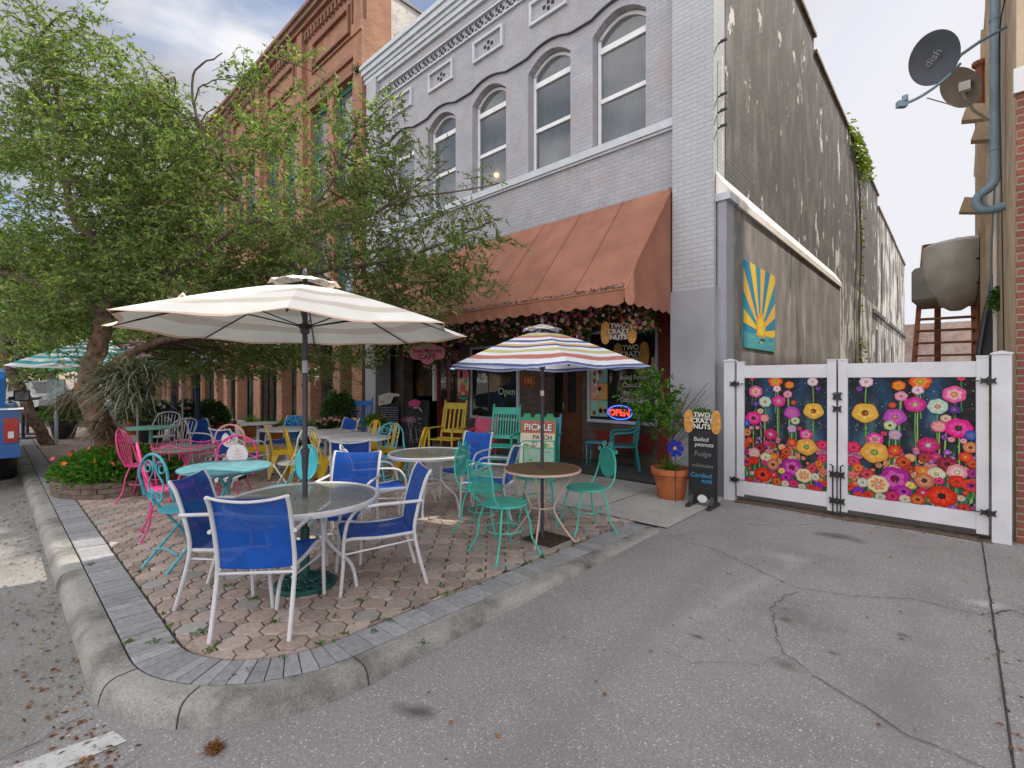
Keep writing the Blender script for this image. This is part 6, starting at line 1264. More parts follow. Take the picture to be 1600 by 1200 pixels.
# chalkboards by the cafe
def board(x, y, rz, w, h, label, pict):
    t = thing('cafe_board', (x, y, 0), rz, label, 'sign'); b = MB(); b.box((0, 0, h/2+.02), (w, .03, h), rx=R(-5)); b.box((0, .12, h/2), (w, .03, h), rx=R(6)); b.build('board', m_chalk, t); c = MB()
    if pict == 'hand':                                     # white pointing hand cutout with rows of chalk writing
        c.col = (.45, .45, .42); c.prism([(-.26, h-.05), (-.26, h+.2), (-.16, h+.22), (-.1, h+.24), (0, h+.27), (.1, h+.25), (.27, h+.24), (.28, h+.18), (.12, h+.17), (.1, h+.1), (.04, h), (-.1, h-.02)], 'y', -.05, -.03); c.col = (.5, .2, .18); c.prism([(-.22, h+.02), (-.1, h+.02), (-.12, h+.08), (-.2, h+.08)], 'y', -.055, -.049); c.col = (.02, .02, .02); c.prism([(-.02, h+.13), (.04, h+.16), (.0, h+.17)], 'y', -.055, -.049)
        for k in range(13):
            z = h-.1-k*.055; x0 = -w*.42
            while x0 < w*.38: l = random.uniform(.02, .07); c.col = (.25, .3, .38); c.box((x0+l/2, -.045-(.0 if 1 else 0)+(z-h/2)*.09, z), (l, .004, .014), ry=random.gauss(0, .15)); x0 += l+.015
    else:
        c.col = (.5, .05, .2); c.prism([(-.16, h-.12), (.1, h-.12), (.13, h), (-.02, h+.05), (-.19, h-.01)], 'y', -.05, -.04); c.col = (.4, .4, .38)
        c.tube(bez([(-.05, -.05, h-.16), (.08, -.05, h-.15), (.17, -.05, h-.24)], 4), .018, 5)
        for _ in range(140):
            c.col = random.choice([(.45, .15, .25), (.4, .2, .3), (.5, .3, .35)]); c.box((random.gauss(-.16, .08), -.045, h*.62+random.gauss(0, .035)), (.018, .004, .015), ry=random.random())
        c.col = (.38, .38, .36)
        for p0, p1 in (((-.2, .5), (-.05, .05)), ((-.08, .5), (-.17, .05)), ((-.22, .5), (-.02, .5)), ((-.2, .27), (-.1, .27)), ((.0, .4), (.05, .12))): c.tube([(p0[0], -.05, p0[1]*h*1.15), (p1[0], -.05, p1[1]*h*1.15)], .006, 4)
        for _ in range(16): c.box((random.uniform(.02, .24), -.045, random.uniform(.15, .65)*h), (random.uniform(.02, .07), .004, .012))
    c.build('chalk_drawing', m_vc, t); return t
board(-10.1, 6.55, R(32), .50, 1.05, 'black cafe chalkboard topped by a white pointing hand cutout', 'hand'); board(-9.35, 6.8, R(25), .62, 1.12, 'dark cafe board with a bicycle and pink flowers drawn on it', 'bike')
# OPEN neon and shop posters
NO = thing('neon_sign', (-4.72, 8.10, 1.0), 0, 'lit red OPEN neon sign with blue oval in the shop window', 'sign'); b = MB(); b.tube([(x, 0, z) for x, z in oval(.26, .13, 36)], .009, 6, True); b.build('blue_oval', m_neon_b, NO); text('OPEN', .17, m_neon_r, NO, (0, -.012, -.06), ext=.006, bold=.002); b = MB(); b.box((0, .02, 0), (.5, .01, .2)); b.build('backplate', m_black, NO)
p = MB()
for _ in range(1):
    for i in range(6): p.col = [(.3, .55, .45), (.25, .5, .42), (.6, .3, .35), (.65, .35, .1), (.3, .5, .45), (.2, .4, .4)][i]; p.bx(-5.40+(i % 2)*.2, -5.21+(i % 2)*.2, 8.13, 8.14, .9+(i//2)*.33, 1.22+(i//2)*.33)
for _ in range(22): p.col = random.choice([(.6, .15, .1), (.65, .5, .3), (.25, .08, .03), (.7, .3, .05), (.7, .65, .6)]); x, z = random.uniform(-5.36, -5.05), random.uniform(.95, 1.8); p.prism([(x+a*.45, z+c_*.45) for a, c_ in oval(.09, .11, 12)], 'y', 8.12, 8.125)
tag(p.build('treat_poster', m_vc), 'colourful poster of ice cream treats in the left part of the shop window', 'poster')
WL = thing('window_lettering', (-4.6, 8.13, 0), 0, 'CRAZY NUTS lettering and menu words painted on the right shop window', 'sign')
nuts(WL, -.0, 1.6, .1, 2.08)
for k, tx in enumerate(('Boiled Peanuts', 'Chocolates', 'Ice Cream', 'Cotton Candy')): text(tx, .13, m_txtw, WL, (.17, -.002, 1.62-k*.14), ext=.0008, bold=.002, sx=.8)
text('Open', .22, M('window_paint', (.5, .6, .4), .7), (lambda t: t)(thing('window_script', (0, 0, 0), 0, 'pale painted script on the left shop window behind the teal rocker', 'sign')), (-7.15, 7.55, 1.3), ext=.0008)
# flag on the brick column
FGx = thing('small_flag', (-14.2, 6.7, 1.65), 0, 'small red and white striped flag on a brick column of the arcade', 'flag'); b = MB()
for k in range(7): b.mi = k % 2; b.box((0, 0, k*.06), (.3, .01, .06))
b.build('cloth', [m_tail, m_white], FGx); b = MB(); b.tube([(-.16, 0, -.2), (-.16, 0, .45)], .01, 5); b.build('pole', m_wmetal, FGx)
# ------------------------------------------------------------------ pots and plants
def pot(b, r, h, rim=True): b.lathe([(r*.62, 0), (r*.7, h*.1), (r*.93, h*.8), (r*1.06, h*.82), (r*1.08, h), (r*.96, h), (r*.9, h*.9), (0, h*.88)], (0, 0, 0), 26, cap=False)
PT = thing('potted_tree', (-2.88, 6.3, 0), 0, 'terracotta pot with a small bushy tree and spiky grass beside the chalkboard', 'potted plant')
b = MB(); pot(b, .25, .42); b.tube(circ((0, 0, .3), .235, 26), .006, 5, True); b.build('pot', m_terra, PT, smooth=True)
blades('grass', m_leafb, [(0, 0, .4), (.08, .05, .4), (-.1, 0, .4), (0, -.1, .4)], 230, .15, .34, .006, PT, up=.7, g=-1.1, jit=.05)
b = MB(); b.tube(bez([(0, 0, .36), (-.02, 0, .7), (.0, -.02, .95), (-.08, 0, 1.25), (-.16, 0, 1.5)], 4), [.022-.0007*i for i in range(17)], 7); b.tube(bez([(0, 0, .75), (-.16, 0, .9), (-.4, -.05, 1.05)], 4), .009, 5)
for k in range(24):
    z = random.uniform(.75, 1.1); e = Vector((random.uniform(.1, .5), random.gauss(0, .12), z+random.uniform(.1, .7))); b.tube(bez([(0, 0, z-.1), (e.x*.5, e.y*.5, (z+e.z)/2-.05), tuple(e)], 3), .004, 4, cap=False)
b.build('trunk', m_bark2, PT, smooth=True)
cc = [Vector((random.gauss(-.22, .17), random.gauss(0, .14), random.gauss(1.3, .2))) for _ in range(60)]; B, D = sprays(cc, [.15]*60, 30, .13, 10, None); leafmesh('foliage', m_leafb, B, D, rng.uniform(.045, .09, len(B)), rng.uniform(.009, .014, len(B)), PT)
PW = thing('pinwheel_flower', (-2.72, 6.08, .0), 0, 'deep blue pinwheel flower standing in front of the terracotta pot', 'ornament'); b = MB(); b.tube([(0, 0, 0), (0, 0, .72)], .005, 5); b.build('stick', m_black, PW); b = MB()
for k in range(7):
    a = 2*pi*k/7; b.prism([(cos(a)*.05+cos(a+.0)*u*.1+cos(a+pi/2)*v*.045, .72+sin(a)*.05+sin(a)*u*.1+sin(a+pi/2)*v*.045) for u, v in ((-.4, 0), (.1, -.6), (.5, -.75), (.7, 0), (.5, .75), (.1, .6))], 'y', -.012, -.006)
b.build('petals', M('cobalt', (.012, .02, .32), .4, bump=0), PW); b = MB(); b.prism([(x, z+.72) for x, z in oval(.022, .022, 14)], 'y', -.018, -.012); b.build('centre', m_yel, PW)
CP = thing('ceramic_pot', (-9.75, 5.95, 0), 0, 'blue and white ceramic pot of red blooms on a matching stool', 'potted plant'); b = MB(); b.lathe([(.1, 0), (.16, .08), (.17, .18), (.11, .28), (.11, .3), (.15, .34), (.18, .5), (.2, .56), (.17, .56), (0, .52)], (0, 0, 0), 24, cap=False); b.build('pot', m_china, CP, smooth=True)
shrub('x', (0, 0, 0), .26, .26, .28, 700, .06, m_leafb, '', parent=CP, flowers=([(.6, .05, .05), (.7, .2, .15), (.5, .4, .7)], 14, .03)); 
for k in kids(CP):
    if k.name.split('.')[0] in ('foliage', 'stems', 'flowers'): k.location.z = .53
def potplant(px, Z, lab, r=.22, h=.35, kind='shrub', fl=None, ph=.6, mat=None, pm=None, yy=None):
    v = at(px, 600, Z); y = min(v.y, 6.3) if yy is None else yy; t = thing('potted_plant', (v.x, y, pz(y)), 0, lab, 'potted plant', 'potted plants along the arcade'); b = MB(); pot(b, r, h); b.build('pot', pm or m_terra, t, smooth=True)
    if kind == 'fern': blades('fronds', mat or m_leafb, [(0, 0, h)], 260, .35, .75, .014, t, up=.9, g=-1.3, jit=.05, seg=5)
    else:
        shrub('x', (0, 0, 0), r*1.7, r*1.7, ph, 1300, .085, mat or m_leafd, '', parent=t, flowers=fl)
        for k in kids(t):
            if k.name.split('.')[0] in ('foliage', 'stems', 'flowers'): k.location.z = h-.05
for a in [(478, 12.0, 'big arching fern in a dark pot behind the cream umbrella pole', .26, .35, 'fern'), (437, 12.6, 'fern spilling beside the brick column right of the flag', .24, .3, 'fern'), (530, 12.2, 'tall dark green potted shrub left of the blue rocker', .26, .4, 'shrub', None, 1.0), (515, 11.6, 'low potted plant with pink leaves by the white tables', .2, .25, 'shrub', ([(.5, .25, .25), (.45, .2, .2)], 50, .05), .5), (536, 11.3, 'small bright green potted plant below the tall shrub', .16, .2, 'shrub', None, .35),
          (350, 13.5, 'terracotta pot of leafy greens beyond the blue sling chairs', .3, .45, 'fern'), (330, 13.2, 'round bushy potted plant left of the terracotta pot of greens', .26, .3, 'shrub', None, .8), (395, 13.8, 'potted fern behind the farthest white table', .26, .3, 'fern'), (295, 13.2, 'potted shrub with pink blooms between the dark posts', .26, .3, 'shrub', ([(.6, .2, .3), (.6, .4, .4)], 26, .05), .8), (236, 12.2, 'dark barrel planter of pink blooms behind the mint table', .34, .5, 'shrub', ([(.6, .2, .4), (.5, .4, .6)], 26, .05), .6),
          (215, 14, 'leafy planter behind the air plants', .3, .4, 'shrub', None, .9), (100, 12.6, 'black tub of green foliage standing on the pavement near the sign post', .3, .45, 'shrub', None, .5)]:
    potplant(*a[:3], *a[3:], **({'mat': m_leafb} if 'bright' in a[2] or 'black tub' in a[2] else {}), **({'pm': m_black} if 'dark' in a[2] or 'black' in a[2] else {}))
for px, Z, lab in ((271, 12.0, 'thick dark blue post nearest the mint table'), (309, 11.8, 'slim black post between the potted plants'), (410, 12.0, 'thin black pole in front of the arcade near the flag')):
    v = at(px, 600, Z); t = thing('dark_post', (v.x, v.y, pz(v.y)), 0, lab, 'post', 'dark posts in the patio'); b = MB(); b.tube([(0, 0, 0), (0, 0, 3.0)], .06 if px < 400 else .03, 10); b.build('shaft', MATS['dark_blue_frame'], t); b = MB(); b.lathe([(.13, 0), (.13, .05), (.08, .1), (.065, .4)], (0, 0, 0), 12); b.build('foot', MATS['dark_blue_frame'], t)
v = at(88, 600, 11.4); t = thing('sign_post', (v.x, v.y, pz(v.y)), 0, 'grey post with a pale menu board near the black tub', 'sign'); b = MB(); b.tube([(0, 0, 0), (0, 0, 1.1)], .035, 8); b.build('shaft', m_trim, t); b = MB(); b.box((0, 0, 1.32), (.4, .03, .45), rz=R(45)); b.build('panel', M('menu_board', (.38, .46, .44), .6, var=.35, scale=9), t); b = MB(); b.box((-.03, -.03, 1.5), (.2, .02, .15), rz=R(45)); b.build('green_patch', m_green, t)
# storm drain
DR = thing('storm_drain', (-2.98, 3.72, pz(3.72)+.004), R(0), 'rusty square drain grate set in concrete beside the tan table', 'drain grate')
b = MB(); b.box((0, 0, 0), (.46, .46, .006)); b.build('surround', m_curb, DR); b = MB()
for k in range(9): b.box((-.15+k*.0375, 0, .008), (.02, .32, .008))
for s in (-1, 1): b.box((0, s*.165, .008), (.36, .02, .012)); b.box((s*.17, 0, .008), (.02, .31, .012))
b.build('grate', M('rusty_grate', (.05, .03, .018), .9, var=.5, scale=30), DR); b = MB(); b.box((0, 0, .003), (.33, .33, .004)); b.build('pit', m_hole, DR)
# ------------------------------------------------------------------ things in the alley
def fr(px, py, Z): return at(px, py, Z)
DP = thing('downpipe', (.34, 8.9, 0), 0, 'blue grey downpipe with a double elbow on the tan wall', 'pipe'); b = MB(); b.tube([(0, 0, 9.0), (0, 0, 4.3)], .052, 14); b.build('pipe', m_pipe, DP, smooth=True)
b = MB(); b.tube(bez([(0, 0, 4.32), (-.01, 0, 4.2), (-.06, .0, 4.12), (-.15, 0, 4.05), (-.17, 0, 3.95), (-.12, 0, 3.86), (-.02, 0, 3.84), (.1, 0, 3.86)], 4), .055, 14)
for k in range(5): b.tube(circ((-.15+.02*k, 0, 4.08-.05*k), .057, 12, ax='x'), .004, 4, True)
b.build('elbow', m_pipe, DP, smooth=True); b = MB()
for z in (8.2, 6.3, 4.6): b.lathe([(.06, 0), (.06, .03)], (0, 0, z), 14)
b.build('bracket', m_pipe, DP)
DS = thing('satellite_dish', (.44, 8.6, 6.0), 0, 'dark grey satellite dish marked dish on an arm from the tan wall', 'satellite dish'); o = Vector(DS.location)
def dishmesh(c, nrm, rx, ry, parent, mat, name='reflector'):
    q = nrm.to_track_quat('Z', 'Y').to_matrix().to_4x4(); b = MB(); b.T = Matrix.Translation(c) @ q; b.lathe([(0, -.05), (.3, -.043), (.6, -.028), (.85, -.01), (1, 0), (1, .006), (.8, -.008), (.4, -.03), (0, -.04)], (0, 0, 0), 32, cap=False)
    b2 = MB(); b2.f = b.f; b2.m = b.m; b2.c = b.c; b2.uv = b.uv; M4 = b.T; inv = M4.inverted(); b2.v = [tuple(M4 @ Vector(((inv @ Vector(p)).x*rx, (inv @ Vector(p)).y*ry, (inv @ Vector(p)).z))) for p in b.v]; return b2.build(name, mat, parent, smooth=True)
camv = Vector((0, 0, CH)); c1 = at(1459, 91, 5.9); n1v = (camv-c1).normalized()
n1v = (n1v+Vector((-.25, .0, .15))).normalized(); dishmesh(c1-o, n1v, .25, .30, DS, m_dish)
b = MB(); P0, P1 = at(1572, 42, 6.1), at(1498, 88, 5.95); b.tube([P0-o, (P0*.45+P1*.55)+Vector((0, 0, .02))-o, P1-o], .02, 8); b.tube([P1-o, at(1490, 100, 5.92)-o], .03, 8); b.tube(bez([at(1500, 100, 5.88)-o, at(1475, 125, 5.8)-o, at(1440, 150, 5.72)-o, at(1412, 163, 5.68)-o], 4), .017, 8); b.build('arm', m_pipe, DS, smooth=True)
b = MB(); q = at(1409, 163, 5.68)-o; b.box(q, (.1, .06, .07), rz=R(40)); b.tube([q+Vector((.03, 0, .03)), q+Vector((.03, 0, .09))], .03, 8); b.build('receiver', m_pipe, DS)
tx = text('dish', .12, M('faded_letters', (.22, .23, .25), .6), DS, (0, 0, 0), (0, 0, 0), .001); Q = n1v.to_track_quat('Z', 'Y').to_matrix().to_4x4(); tx.data.transform(Matrix.Translation(c1-o+n1v*.012) @ Q @ Matrix.Rotation(R(40), 4, 'Z') @ Matrix.Translation((0, -.03, 0)))
b = MB(); b.box(at(1572, 42, 6.1)-o+Vector((.03, .02, 0)), (.04, .16, .2)); b.build('wall_plate', m_pipe, DS)
DS2 = thing('satellite_dish', (.44, 10.0, 5.6), 0, 'smaller tan satellite dish turned away below the dark grey one', 'satellite dish'); o = Vector(DS2.location); c2 = at(1501, 137, 6.7); n2v = ((c2-camv).normalized()+Vector((.45, -.35, .15))).normalized(); dishmesh(c2-o, -n2v, .24, .29, DS2, m_dish2)
b = MB(); b.tube([c2-o, at(1520, 172, 6.8)-o, at(1545, 188, 6.9)-o], .02, 7); b.tube([at(1448, 153, 6.5)-o, at(1490, 165, 6.6)-o], .008, 5); b.build('arm', m_galv, DS2); b = MB(); b.box(c2-o+Vector((.04, -.06, -.03)), (.12, .08, .12)); b.build('mount', m_galv, DS2)
HD = thing('exhaust_hood', at(1493, 430, 11.5), 0, 'big dented galvanised exhaust hood above the rusty stairs', 'exhaust hood'); o = Vector(HD.location)
rr_ = Vector((rv[0], rv[1], 0)); ff = Vector((fv[0], fv[1], 0)); b = MB(); vs = []; nn_ = 24
prof_ = [(-.83, -.03), (-.8, -.28), (-.55, -.5), (-.2, -.66), (.3, -.72), (.62, -.7), (.78, -.64), (.83, -.5)]
for z, w in ((-.84, .12), (-.70, .34), (-.45, .54), (-.1, .64), (.3, .66), (.62, .66), (.74, .64), (.82, .5), (.84, .02)):
    for k in range(nn_): a = 2*pi*k/nn_; q = rr_*cos(a)*w*(1+.02*sin(5*a))+ff*sin(a)*w*.8; vs.append((q.x, q.y, z+.06*cos(a)*(z > .5)))
b.add(vs, [(i*nn_+k, i*nn_+(k+1) % nn_, (i+1)*nn_+(k+1) % nn_, (i+1)*nn_+k) for i in range(8) for k in range(nn_)]); b.build('hood_body', m_galv, HD, smooth=True)
b = MB(); b.tube([ -ff*.52+Vector((0, 0, -.7)), -ff*.60+Vector((0, 0, -.1)), -ff*.60+Vector((0, 0, .8))], .012, 5)
for z in (.25, -.3): q = -ff*.60+Vector((0, 0, z)); b.box(q, (.12, .05, .04), rz=YAW)
b.build('seam', m_black, HD)
b = MB()
for cxx_, k_, zz in ((-rr_*.36+ff*.3, .62, -.12), (rr_*.62+ff*.3, .55, .05)): b.lathe([(.02, -.62), (.2, -.58), (.34, -.42), (.34, -.1), (.34, .30), (.30, .36), (.02, .44)], tuple(cxx_+Vector((0, 0, zz))), 20); b.build('side_duct', m_galv, HD, smooth=True)
STR = thing('steel_stairs', (0, 0, 0), 0, 'rusty red brown open stairs rising below the exhaust hood', 'stairs'); b = MB()
A, Bq = at(1432, 600, 11.0), at(1448, 385, 12.6)
LL = [(at(1422, 640, 10.6), at(1444, 385, 13.0)), (at(1528, 640, 10.0), at(1518, 385, 12.4))]
for p0, p1 in LL: 
    d = (p1-p0); b.tube([p0, p1], .07, 4)
b.build('stringer', m_stair, STR); b = MB()
for k in range(15):
    t = k/14; p0 = LL[0][0].lerp(LL[0][1], t); p1 = LL[1][0].lerp(LL[1][1], t); p1.z = p0.z; m_ = (p0+p1)/2; d = p1-p0; b.box(m_, (d.length, .26, .04), rz=atan2(d.y, d.x))
b.build('tread', m_stair, STR); b = MB(); p = at(1465, 600, 12.5); b.tube([(p.x, p.y, 0), (p.x, p.y, 3.7)], .09, 4); p = at(1522, 600, 12); b.tube([(p.x, p.y, 0), (p.x, p.y, 3.7)], .07, 4); b.build('post', m_stair, STR)
BK = thing('folded_chute', (0, 0, 0), 0, 'black folded chute leaning on the tan wall behind the gate', 'chute'); b = MB(); b.tube([at(1556, 415, 8.2), at(1545, 500, 8), at(1530, 600, 7.8), at(1526, 680, 7.7)], [.03, .13, .16, .16], 4); b.build('chute', m_black, BK); b = MB(); b.tube([at(1550, 430, 8.0), at(1522, 600, 7.7)], .02, 5); b.build('edge_rail', m_dish, BK)
shrub('wall_plant', tuple(at(1566, 490, 7.2)), .14, .14, .4, 500, .06, m_leafb, 'small green plant sprouting from the tan wall above the gate', nstem=5)
for px, py, Z, lab in ((1525, 175, 9.0, 'upper tan floodlight housing on the tan wall'), (1542, 205, 8.2, 'tan floodlight housing beside the downpipe'), (1520, 320, 9.5, 'tan floodlight housing left of the pipe elbow')):
    v = at(px, py, Z); t = thing('wall_floodlight', v, 0, lab, 'floodlight', 'floodlights on the tan wall'); b = MB(); b.prism([(-.2, -.12), (.12, -.2), (.2, .05), (-.12, .16)], 'y', -.1, .1); b.build('housing', m_tan, t); b = MB(); b.tube([(.1, 0, 0), (.5, .0, .02)], .025, 6); b.build('arm', m_tan, t)
v = at(1531, 110, 9.5); t = thing('vent_stack', (v.x, v.y, 0), 0, 'rusty brown vent stack rising beside the downpipe', 'pipe'); b = MB(); b.tube([(0, 0, 6.6), (0, 0, 7.8)], .07, 10); b.build('pipe', m_stair, t); b = MB(); b.lathe([(.07, 0), (.12, .05), (.12, .12), (.05, .14)], (0, 0, 7.75), 10); b.build('cap', m_stair, t)
IN = thing('insulator_bracket', (-2.5, 6.98, 5.6), 0, 'row of small black insulator brackets on the building corner', 'bracket'); b = MB()
for z in (0, -.22, -.44, .75): b.tube([(0, 0, z), (.1, 0, z+.03)], .014, 5); b.box((.08, .0, z+.02), (.09, .03, .03))
b.build('arm', m_black, IN); b = MB(); b.tube([(.04, .05, .6), (.04, .05, -.9)], .012, 6); b.build('conduit', m_flash, IN)
v = at(503, 117, 13.2); blades('roof_tuft', m_leafd, [Vector((-11.9, 6.75, 9.95))], 120, .12, .3, .008, up=.5, jit=.05); tag(bpy.data.objects['roof_tuft'], 'dark tuft of weeds growing at the left end of the pale cornice', 'plant')
# ------------------------------------------------------------------ vehicles
TR = thing('pickup_truck', (-10.4, .30, -.006), 0, 'bright blue pickup truck parked at the kerb on the left edge', 'truck')   # rear right corner at origin, nose towards -X
w = 1.95
b = MB(); b.prism([(-5.6, .45), (-4.95, .42), (-4.9, .75), (-4.1, .75), (-4.05, .42), (-1.55, .42), (-1.5, .75), (-.75, .75), (-.7, .45), (-.02, .48), (0, .62), (0, 1.16), (-1.75, 1.2), (-1.8, 1.22), (-4.05, 1.2), (-4.4, 1.14), (-5.5, 1.0), (-5.65, .8)], 'y', -w, 0)
b.build('body', m_tblue, TR)
b = MB(); b.prism([(-1.8, 1.2), (-2.0, 1.76), (-2.25, 1.83), (-3.1, 1.83), (-3.4, 1.78), (-4.15, 1.2)], 'y', -w+.12, -.12); b.build('cab', m_tblue, TR)
b = MB(); b.prism([(-2.02, 1.25), (-2.12, 1.68), (-2.8, 1.7), (-2.8, 1.25)], 'y', -.135, -.11); b.prism([(-2.9, 1.25), (-2.9, 1.7), (-3.3, 1.68), (-3.85, 1.25)], 'y', -.135, -.11)
b.add([(-1.80, -w+.25, 1.27), (-1.80, -.25, 1.27), (-1.965, -.28, 1.7), (-1.965, -w+.28, 1.7)], [(0, 1, 2, 3)]); b.build('window', m_shopg, TR)
for yy in (-.16, -w+.02):
    b = MB(); b.box((.006, yy+.07, .87), (.03, .15, .36)); o = b.build('tail_light', m_tail, TR); b = MB(); b.box((.024, yy+.07, .80), (.01, .06, .1)); b.build('reverse_lens', m_white, o)
b = MB(); b.box((.06, -w/2, .55), (.16, w+.02, .16)); b.build('bumper', m_tblue, TR)
b = MB(); b.tube(bez([(-1.6, -.01, 1.22), (-.1, -.02, 1.19), (.01, -.12, 1.18), (.01, -w+.12, 1.18)], 4), .02, 6); b.build('bed_rail', m_chrome, TR)
for x in (-1.13, -4.5):
    for yy in (-.13, -w+.13):
        b = MB(); b.T = Matrix.Translation((x, yy, .37)) @ Matrix.Rotation(R(90), 4, 'X'); b.lathe([(.22, -.12), (.34, -.13), (.37, -.09), (.37, .09), (.34, .13), (.22, .12)], (0, 0, 0), 28, cap=False); o = b.build('wheel', m_rub, TR, smooth=True); b = MB(); b.T = Matrix.Translation((x, yy, .37)) @ Matrix.Rotation(R(90), 4, 'X'); b.lathe([(.0, -.11), (.2, -.11), (.22, -.08), (.22, .08), (.2, .11), (0, .11)], (0, 0, 0), 20, cap=False); b.build('rim', m_chrome, o)
b = MB(); b.box((-3.75, .14, 1.3), (.14, .24, .22)); b.tube([(-3.75, -.05, 1.25), (-3.75, .1, 1.27)], .03, 6); o = b.build('side_mirror', m_black, TR); b = MB(); b.box((-3.675, .14, 1.3), (.008, .19, .17)); b.build('mirror_glass', m_glass, o)
b = MB(); b.box((-.6, -w/2, .42), (.9, 1.2, .2)); b.build('underbody', m_black, TR)
def car(x, y, rz, mt, label, suv=True):
    t = thing('parked_car', (x, y, 0), rz, label, 'car'); b = MB(); b.prism([(-2.3, .35), (-1.9, .3), (1.9, .3), (2.3, .38), (2.3, .85), (1.3, .98), (-2.25, 1.0)], 'y', -.9, .9); b.build('body', mt, t)
    b = MB(); b.prism([(-2.15, 1.0), (-1.9, 1.6), (.3, 1.62), (1.2, 1.0)], 'y', -.78, .78); b.build('cabin', mt, t)
    b = MB(); b.prism([(-1.95, 1.05), (-1.8, 1.52), (.2, 1.54), (1.0, 1.05)], 'y', -.79, .79); b.bx(-2.14, -2.1, -.6, .6, 1.1, 1.45); b.add([(1.22, -.65, 1.03), (1.22, .65, 1.03), (.42, .6, 1.56), (.42, -.6, 1.56)], [(0, 1, 2, 3)]); b.build('window', m_shopg, t)
    for xx in (-1.4, 1.4):
        for yy in (-.82, .82): b = MB(); b.T = Matrix.Translation((xx, yy, .33)) @ Matrix.Rotation(R(90), 4, 'X'); b.lathe([(.0, -.1), (.31, -.11), (.33, -.08), (.33, .08), (.31, .11), (0, .1)], (0, 0, 0), 20, cap=False); b.build('wheel', m_rub, t, smooth=True)
    for s in (-1, 1): b = MB(); b.box((2.28, s*.65, .75), (.06, .3, .14)); b.build('headlight', m_white, t); b = MB(); b.box((-2.28, s*.7, .85), (.06, .25, .16)); b.build('tail_light', m_tail, t)
v = at(42, 600, 25); car(v.x, v.y+.6, R(15), m_tv[0], 'silver car parked beyond the leaning tree'); v = at(66, 600, 34); car(v.x, v.y, R(70), m_tv[1], 'white car far down the street past the silver one')
v = at(37, 600, 30); t = thing('white_pole', (v.x, v.y, 0), 0, 'tall white pole far along the street', 'pole'); b = MB(); b.tube([(0, 0, 0), (0, 0, 4.2)], .18, 8); b.build('shaft', m_white, t); b = MB(); b.box((0, 0, 3.3), (.7, .1, .7)); b.build('sign_plate', m_white, t)
for i, (px, Z, h, mt, lab) in enumerate([(30, 70, 4.0, m_tan, 'low tan building at the far end of the street'), (90, 75, 5, m_wbrick, 'pale brick building at the far end of the street')]):
    v = at(px, 600, Z); t = thing('far_building', (v.x, v.y, 0), 0, lab, 'building'); b = MB(); b.bx(-4, 4, -5, 5, 0, h); b.build('wall', mt, t); b = MB(); b.bx(-4.2, 4.2, -5.2, 5.2, h, h+.25); b.build('roof', m_red2, t)
    for k in range(3): b = MB(); b.bx(4.0, 4.05, -4+k*3, -2.4+k*3, 1, 2.6); b.build('window', m_hole, t)
t = thing('wall_cable', (.42, 7.6, 0), 0, 'thin dark cables drooping down the tan wall beside the downpipe', 'cable'); b = MB(); b.tube(bez([(0, 0, 9), (-.03, .1, 7.5), (-.02, .3, 6.2), (-.05, 1.1, 5.9), (-.02, 1.3, 4.0), (0, 1.3, 2.0)], 6), .008, 5); b.build('cable', m_black, t); b = MB(); b.tube(bez([(0, .8, 8), (-.06, 1.6, 6.6), (-.03, 2.2, 5.0), (-.06, 3.0, 3.4), (0, 3.2, 2.2)], 6), .012, 5); b.build('cable', m_pipe, t)
t = thing('wall_conduit', (.40, 10.4, 0), 0, 'pale vertical conduit with junction box on the tan wall', 'conduit'); b = MB(); b.tube([(0, 0, 1.5), (0, 0, 8.6)], .025, 8); b.build('pipe', m_flash, t); b = MB(); b.box((-.02, 0, 4.4), (.12, .3, .4)); b.build('junction_box', m_galv, t)
sheet('gate_dirt', [(-2.2, 6.66), (-1.7, 6.70), (-1.0, 6.64), (-.3, 6.72), (.24, 6.66), (.24, 6.95), (-2.2, 6.95)], .006, M('dirt_strip', (.11, .08, .055), .95, var=.5, scale=14))
t = thing('row_building', (0, -24, 0), 0, 'long brick row across the street, seen only as a reflection in the shop glass', 'building'); b = MB(); wallx(b, -40, 20, 0, 7, -.2, .2, [(x, x+1.4, 1, 3, 0) for x in range(-38, 18, 3)]); b.build('wall', m_tan, t); b = MB(); b.bx(-40, 20, -6, -.3, 0, 6.8); b.build('body', m_red2, t)
for i, (x, y) in enumerate(((-22, -15), (-12, -16), (-3, -15.5))):
    t = thing('street_tree', (x, y, 0), 0, ('left', 'middle', 'right')[i]+' one of three round trees across the street, seen only in the shop glass', 'tree', 'trees across the street'); b = MB(); b.tube([(0, 0, 0), (.1, 0, 1.5), (0, .1, 3)], [.16, .12, .08], 8); b.build('trunk', m_bark, t)
    B, D = sprays([Vector((random.gauss(0, 1), random.gauss(0, 1), 3.6+random.gauss(0, .8))) for _ in range(60)], [.8]*60, 2, .9, 9, None); leafmesh('crown', m_leaf, B, D, .22, .06, t)
for i, px in enumerate((36, 43)):
    v = at(px, 600, 12.5+i); t = thing('high_table', (v.x, v.y, pz(v.y)), 0, ('tall black pedestal table nearest the kerb', 'tall black pedestal table just behind the first')[i], 'table'); b = MB(); b.tube([(0, 0, 0), (0, 0, 1.0)], .035, 8); b.build('pedestal', m_black, t); b = MB(); b.lathe([(.0, 0), (.3, 0), (.3, .03), (0, .04)], (0, 0, 1.0), 20, cap=False); b.build('table_top', m_black, t); b = MB(); b.lathe([(0, 0), (.26, .0), (.24, .03), (0, .05)], (0, 0, 0), 20, cap=False); b.build('foot', m_black, t)
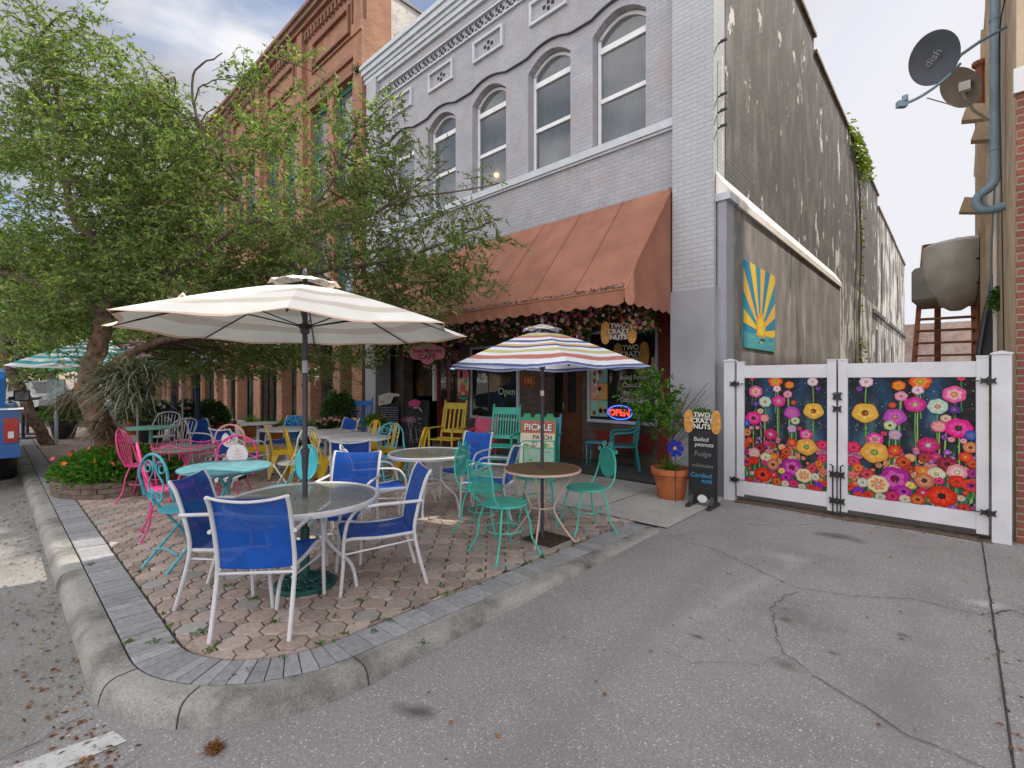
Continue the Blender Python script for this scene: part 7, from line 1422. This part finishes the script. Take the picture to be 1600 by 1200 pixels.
# ------------------------------------------------------------------ leaf litter, weeds, droppings
random.seed(5); B, D = [], []
def lit(x, y, z=None): B.append((x, y, (z if z is not None else .006)+random.uniform(0, .006))); a = random.random()*6.3; D.append((cos(a), sin(a), random.gauss(.0, .12)))
for _ in range(420):
    x = -2.9-random.random()**1.3*9; lit(x, .33-abs(random.gauss(0, .16))**1.0, .0)
for _ in range(50): lit(random.uniform(-9, -3), random.uniform(-1, .3), 0)
for _ in range(60): lit(-2.7+random.gauss(0, .13), .38+random.gauss(0, .05)-.05, .0)
for _ in range(130): lit(random.uniform(-2.1, 2), random.uniform(.3, 6.5))
for _ in range(150): lit(random.uniform(-2.2, .3), 6.72+random.gauss(0, .09), .002)
for _ in range(50): lit(.165+random.gauss(0, .02), random.uniform(1, 5))
for _ in range(150):
    y = random.uniform(.9, 6.5); x = random.uniform(-8, -2.7); lit(x, y, pz(y)+.006)
lo = leafmesh('leaf_litter', m_dry, B, D, rng.uniform(.012, .045, len(B)), rng.uniform(.004, .011, len(B)), nor=np.tile(np.array((0, 0, 1.)), (len(B), 1))+rng.normal(size=(len(B), 3))*.2); tag(lo, kind='stuff', label='dry brown leaves scattered on the street, kerb and driveway', cat='leaves')
b = MB(); c = gp(335, 1172)
for _ in range(420):
    a = random.random()*6.3; r_ = abs(random.gauss(0, .5)); p = Vector((c[0]+cos(a)*r_*.055+.0, c[1]+sin(a)*r_*.035, random.random()*.018)); a2 = random.random()*6.3; l = random.uniform(.01, .025); b.tube([p, p+Vector((cos(a2)*l, sin(a2)*l, random.uniform(-.002, .008)))], .0012, 3)
tag(b.build('twig_clump', m_dry, fix=False), 'small brown clump of twigs on the street below the kerb corner', 'debris')
b = MB(); W = []
wp = [(355, 910), (270, 1000), (330, 1010), (500, 998), (585, 978), (660, 996), (310, 985), (255, 955), (340, 1000), (430, 965), (525, 955), (215, 890), (140, 880), (620, 900), (700, 865), (345, 895), (470, 905), (800, 830), (750, 880), (240, 1000), (265, 975), (610, 960), (560, 930), (690, 905), (395, 930), (200, 1000)]
for px, py in wp:
    x, y = gp(px, py, .12); W.append(Vector((x, y, pz(y)-.004)))
for _ in range(90):
    y = random.uniform(.8, 4.6); x = random.choice([-2.70+random.gauss(0, .02), random.uniform(-7, -2.8), random.uniform(-4, -2.75)]); W.append(Vector((x, y, pz(y)-.006)))
B, D = [], []
for w0 in W:
    s = random.uniform(.4, 1) if w0 in W[:26] else random.uniform(.15, .45)
    for _ in range(int(34*s)):
        a = random.random()*6.3; B.append(tuple(w0+Vector((random.gauss(0, .022*s), random.gauss(0, .022*s), random.random()*.012)))); D.append((cos(a), sin(a), random.uniform(.1, .9)))
we = leafmesh('weeds', m_leafb, B, D, rng.uniform(.012, .028, len(B)), rng.uniform(.003, .006, len(B))); tag(we, kind='stuff', label='small green weeds sprouting between the pavers', cat='weeds')
for im in list(bpy.data.images): pass
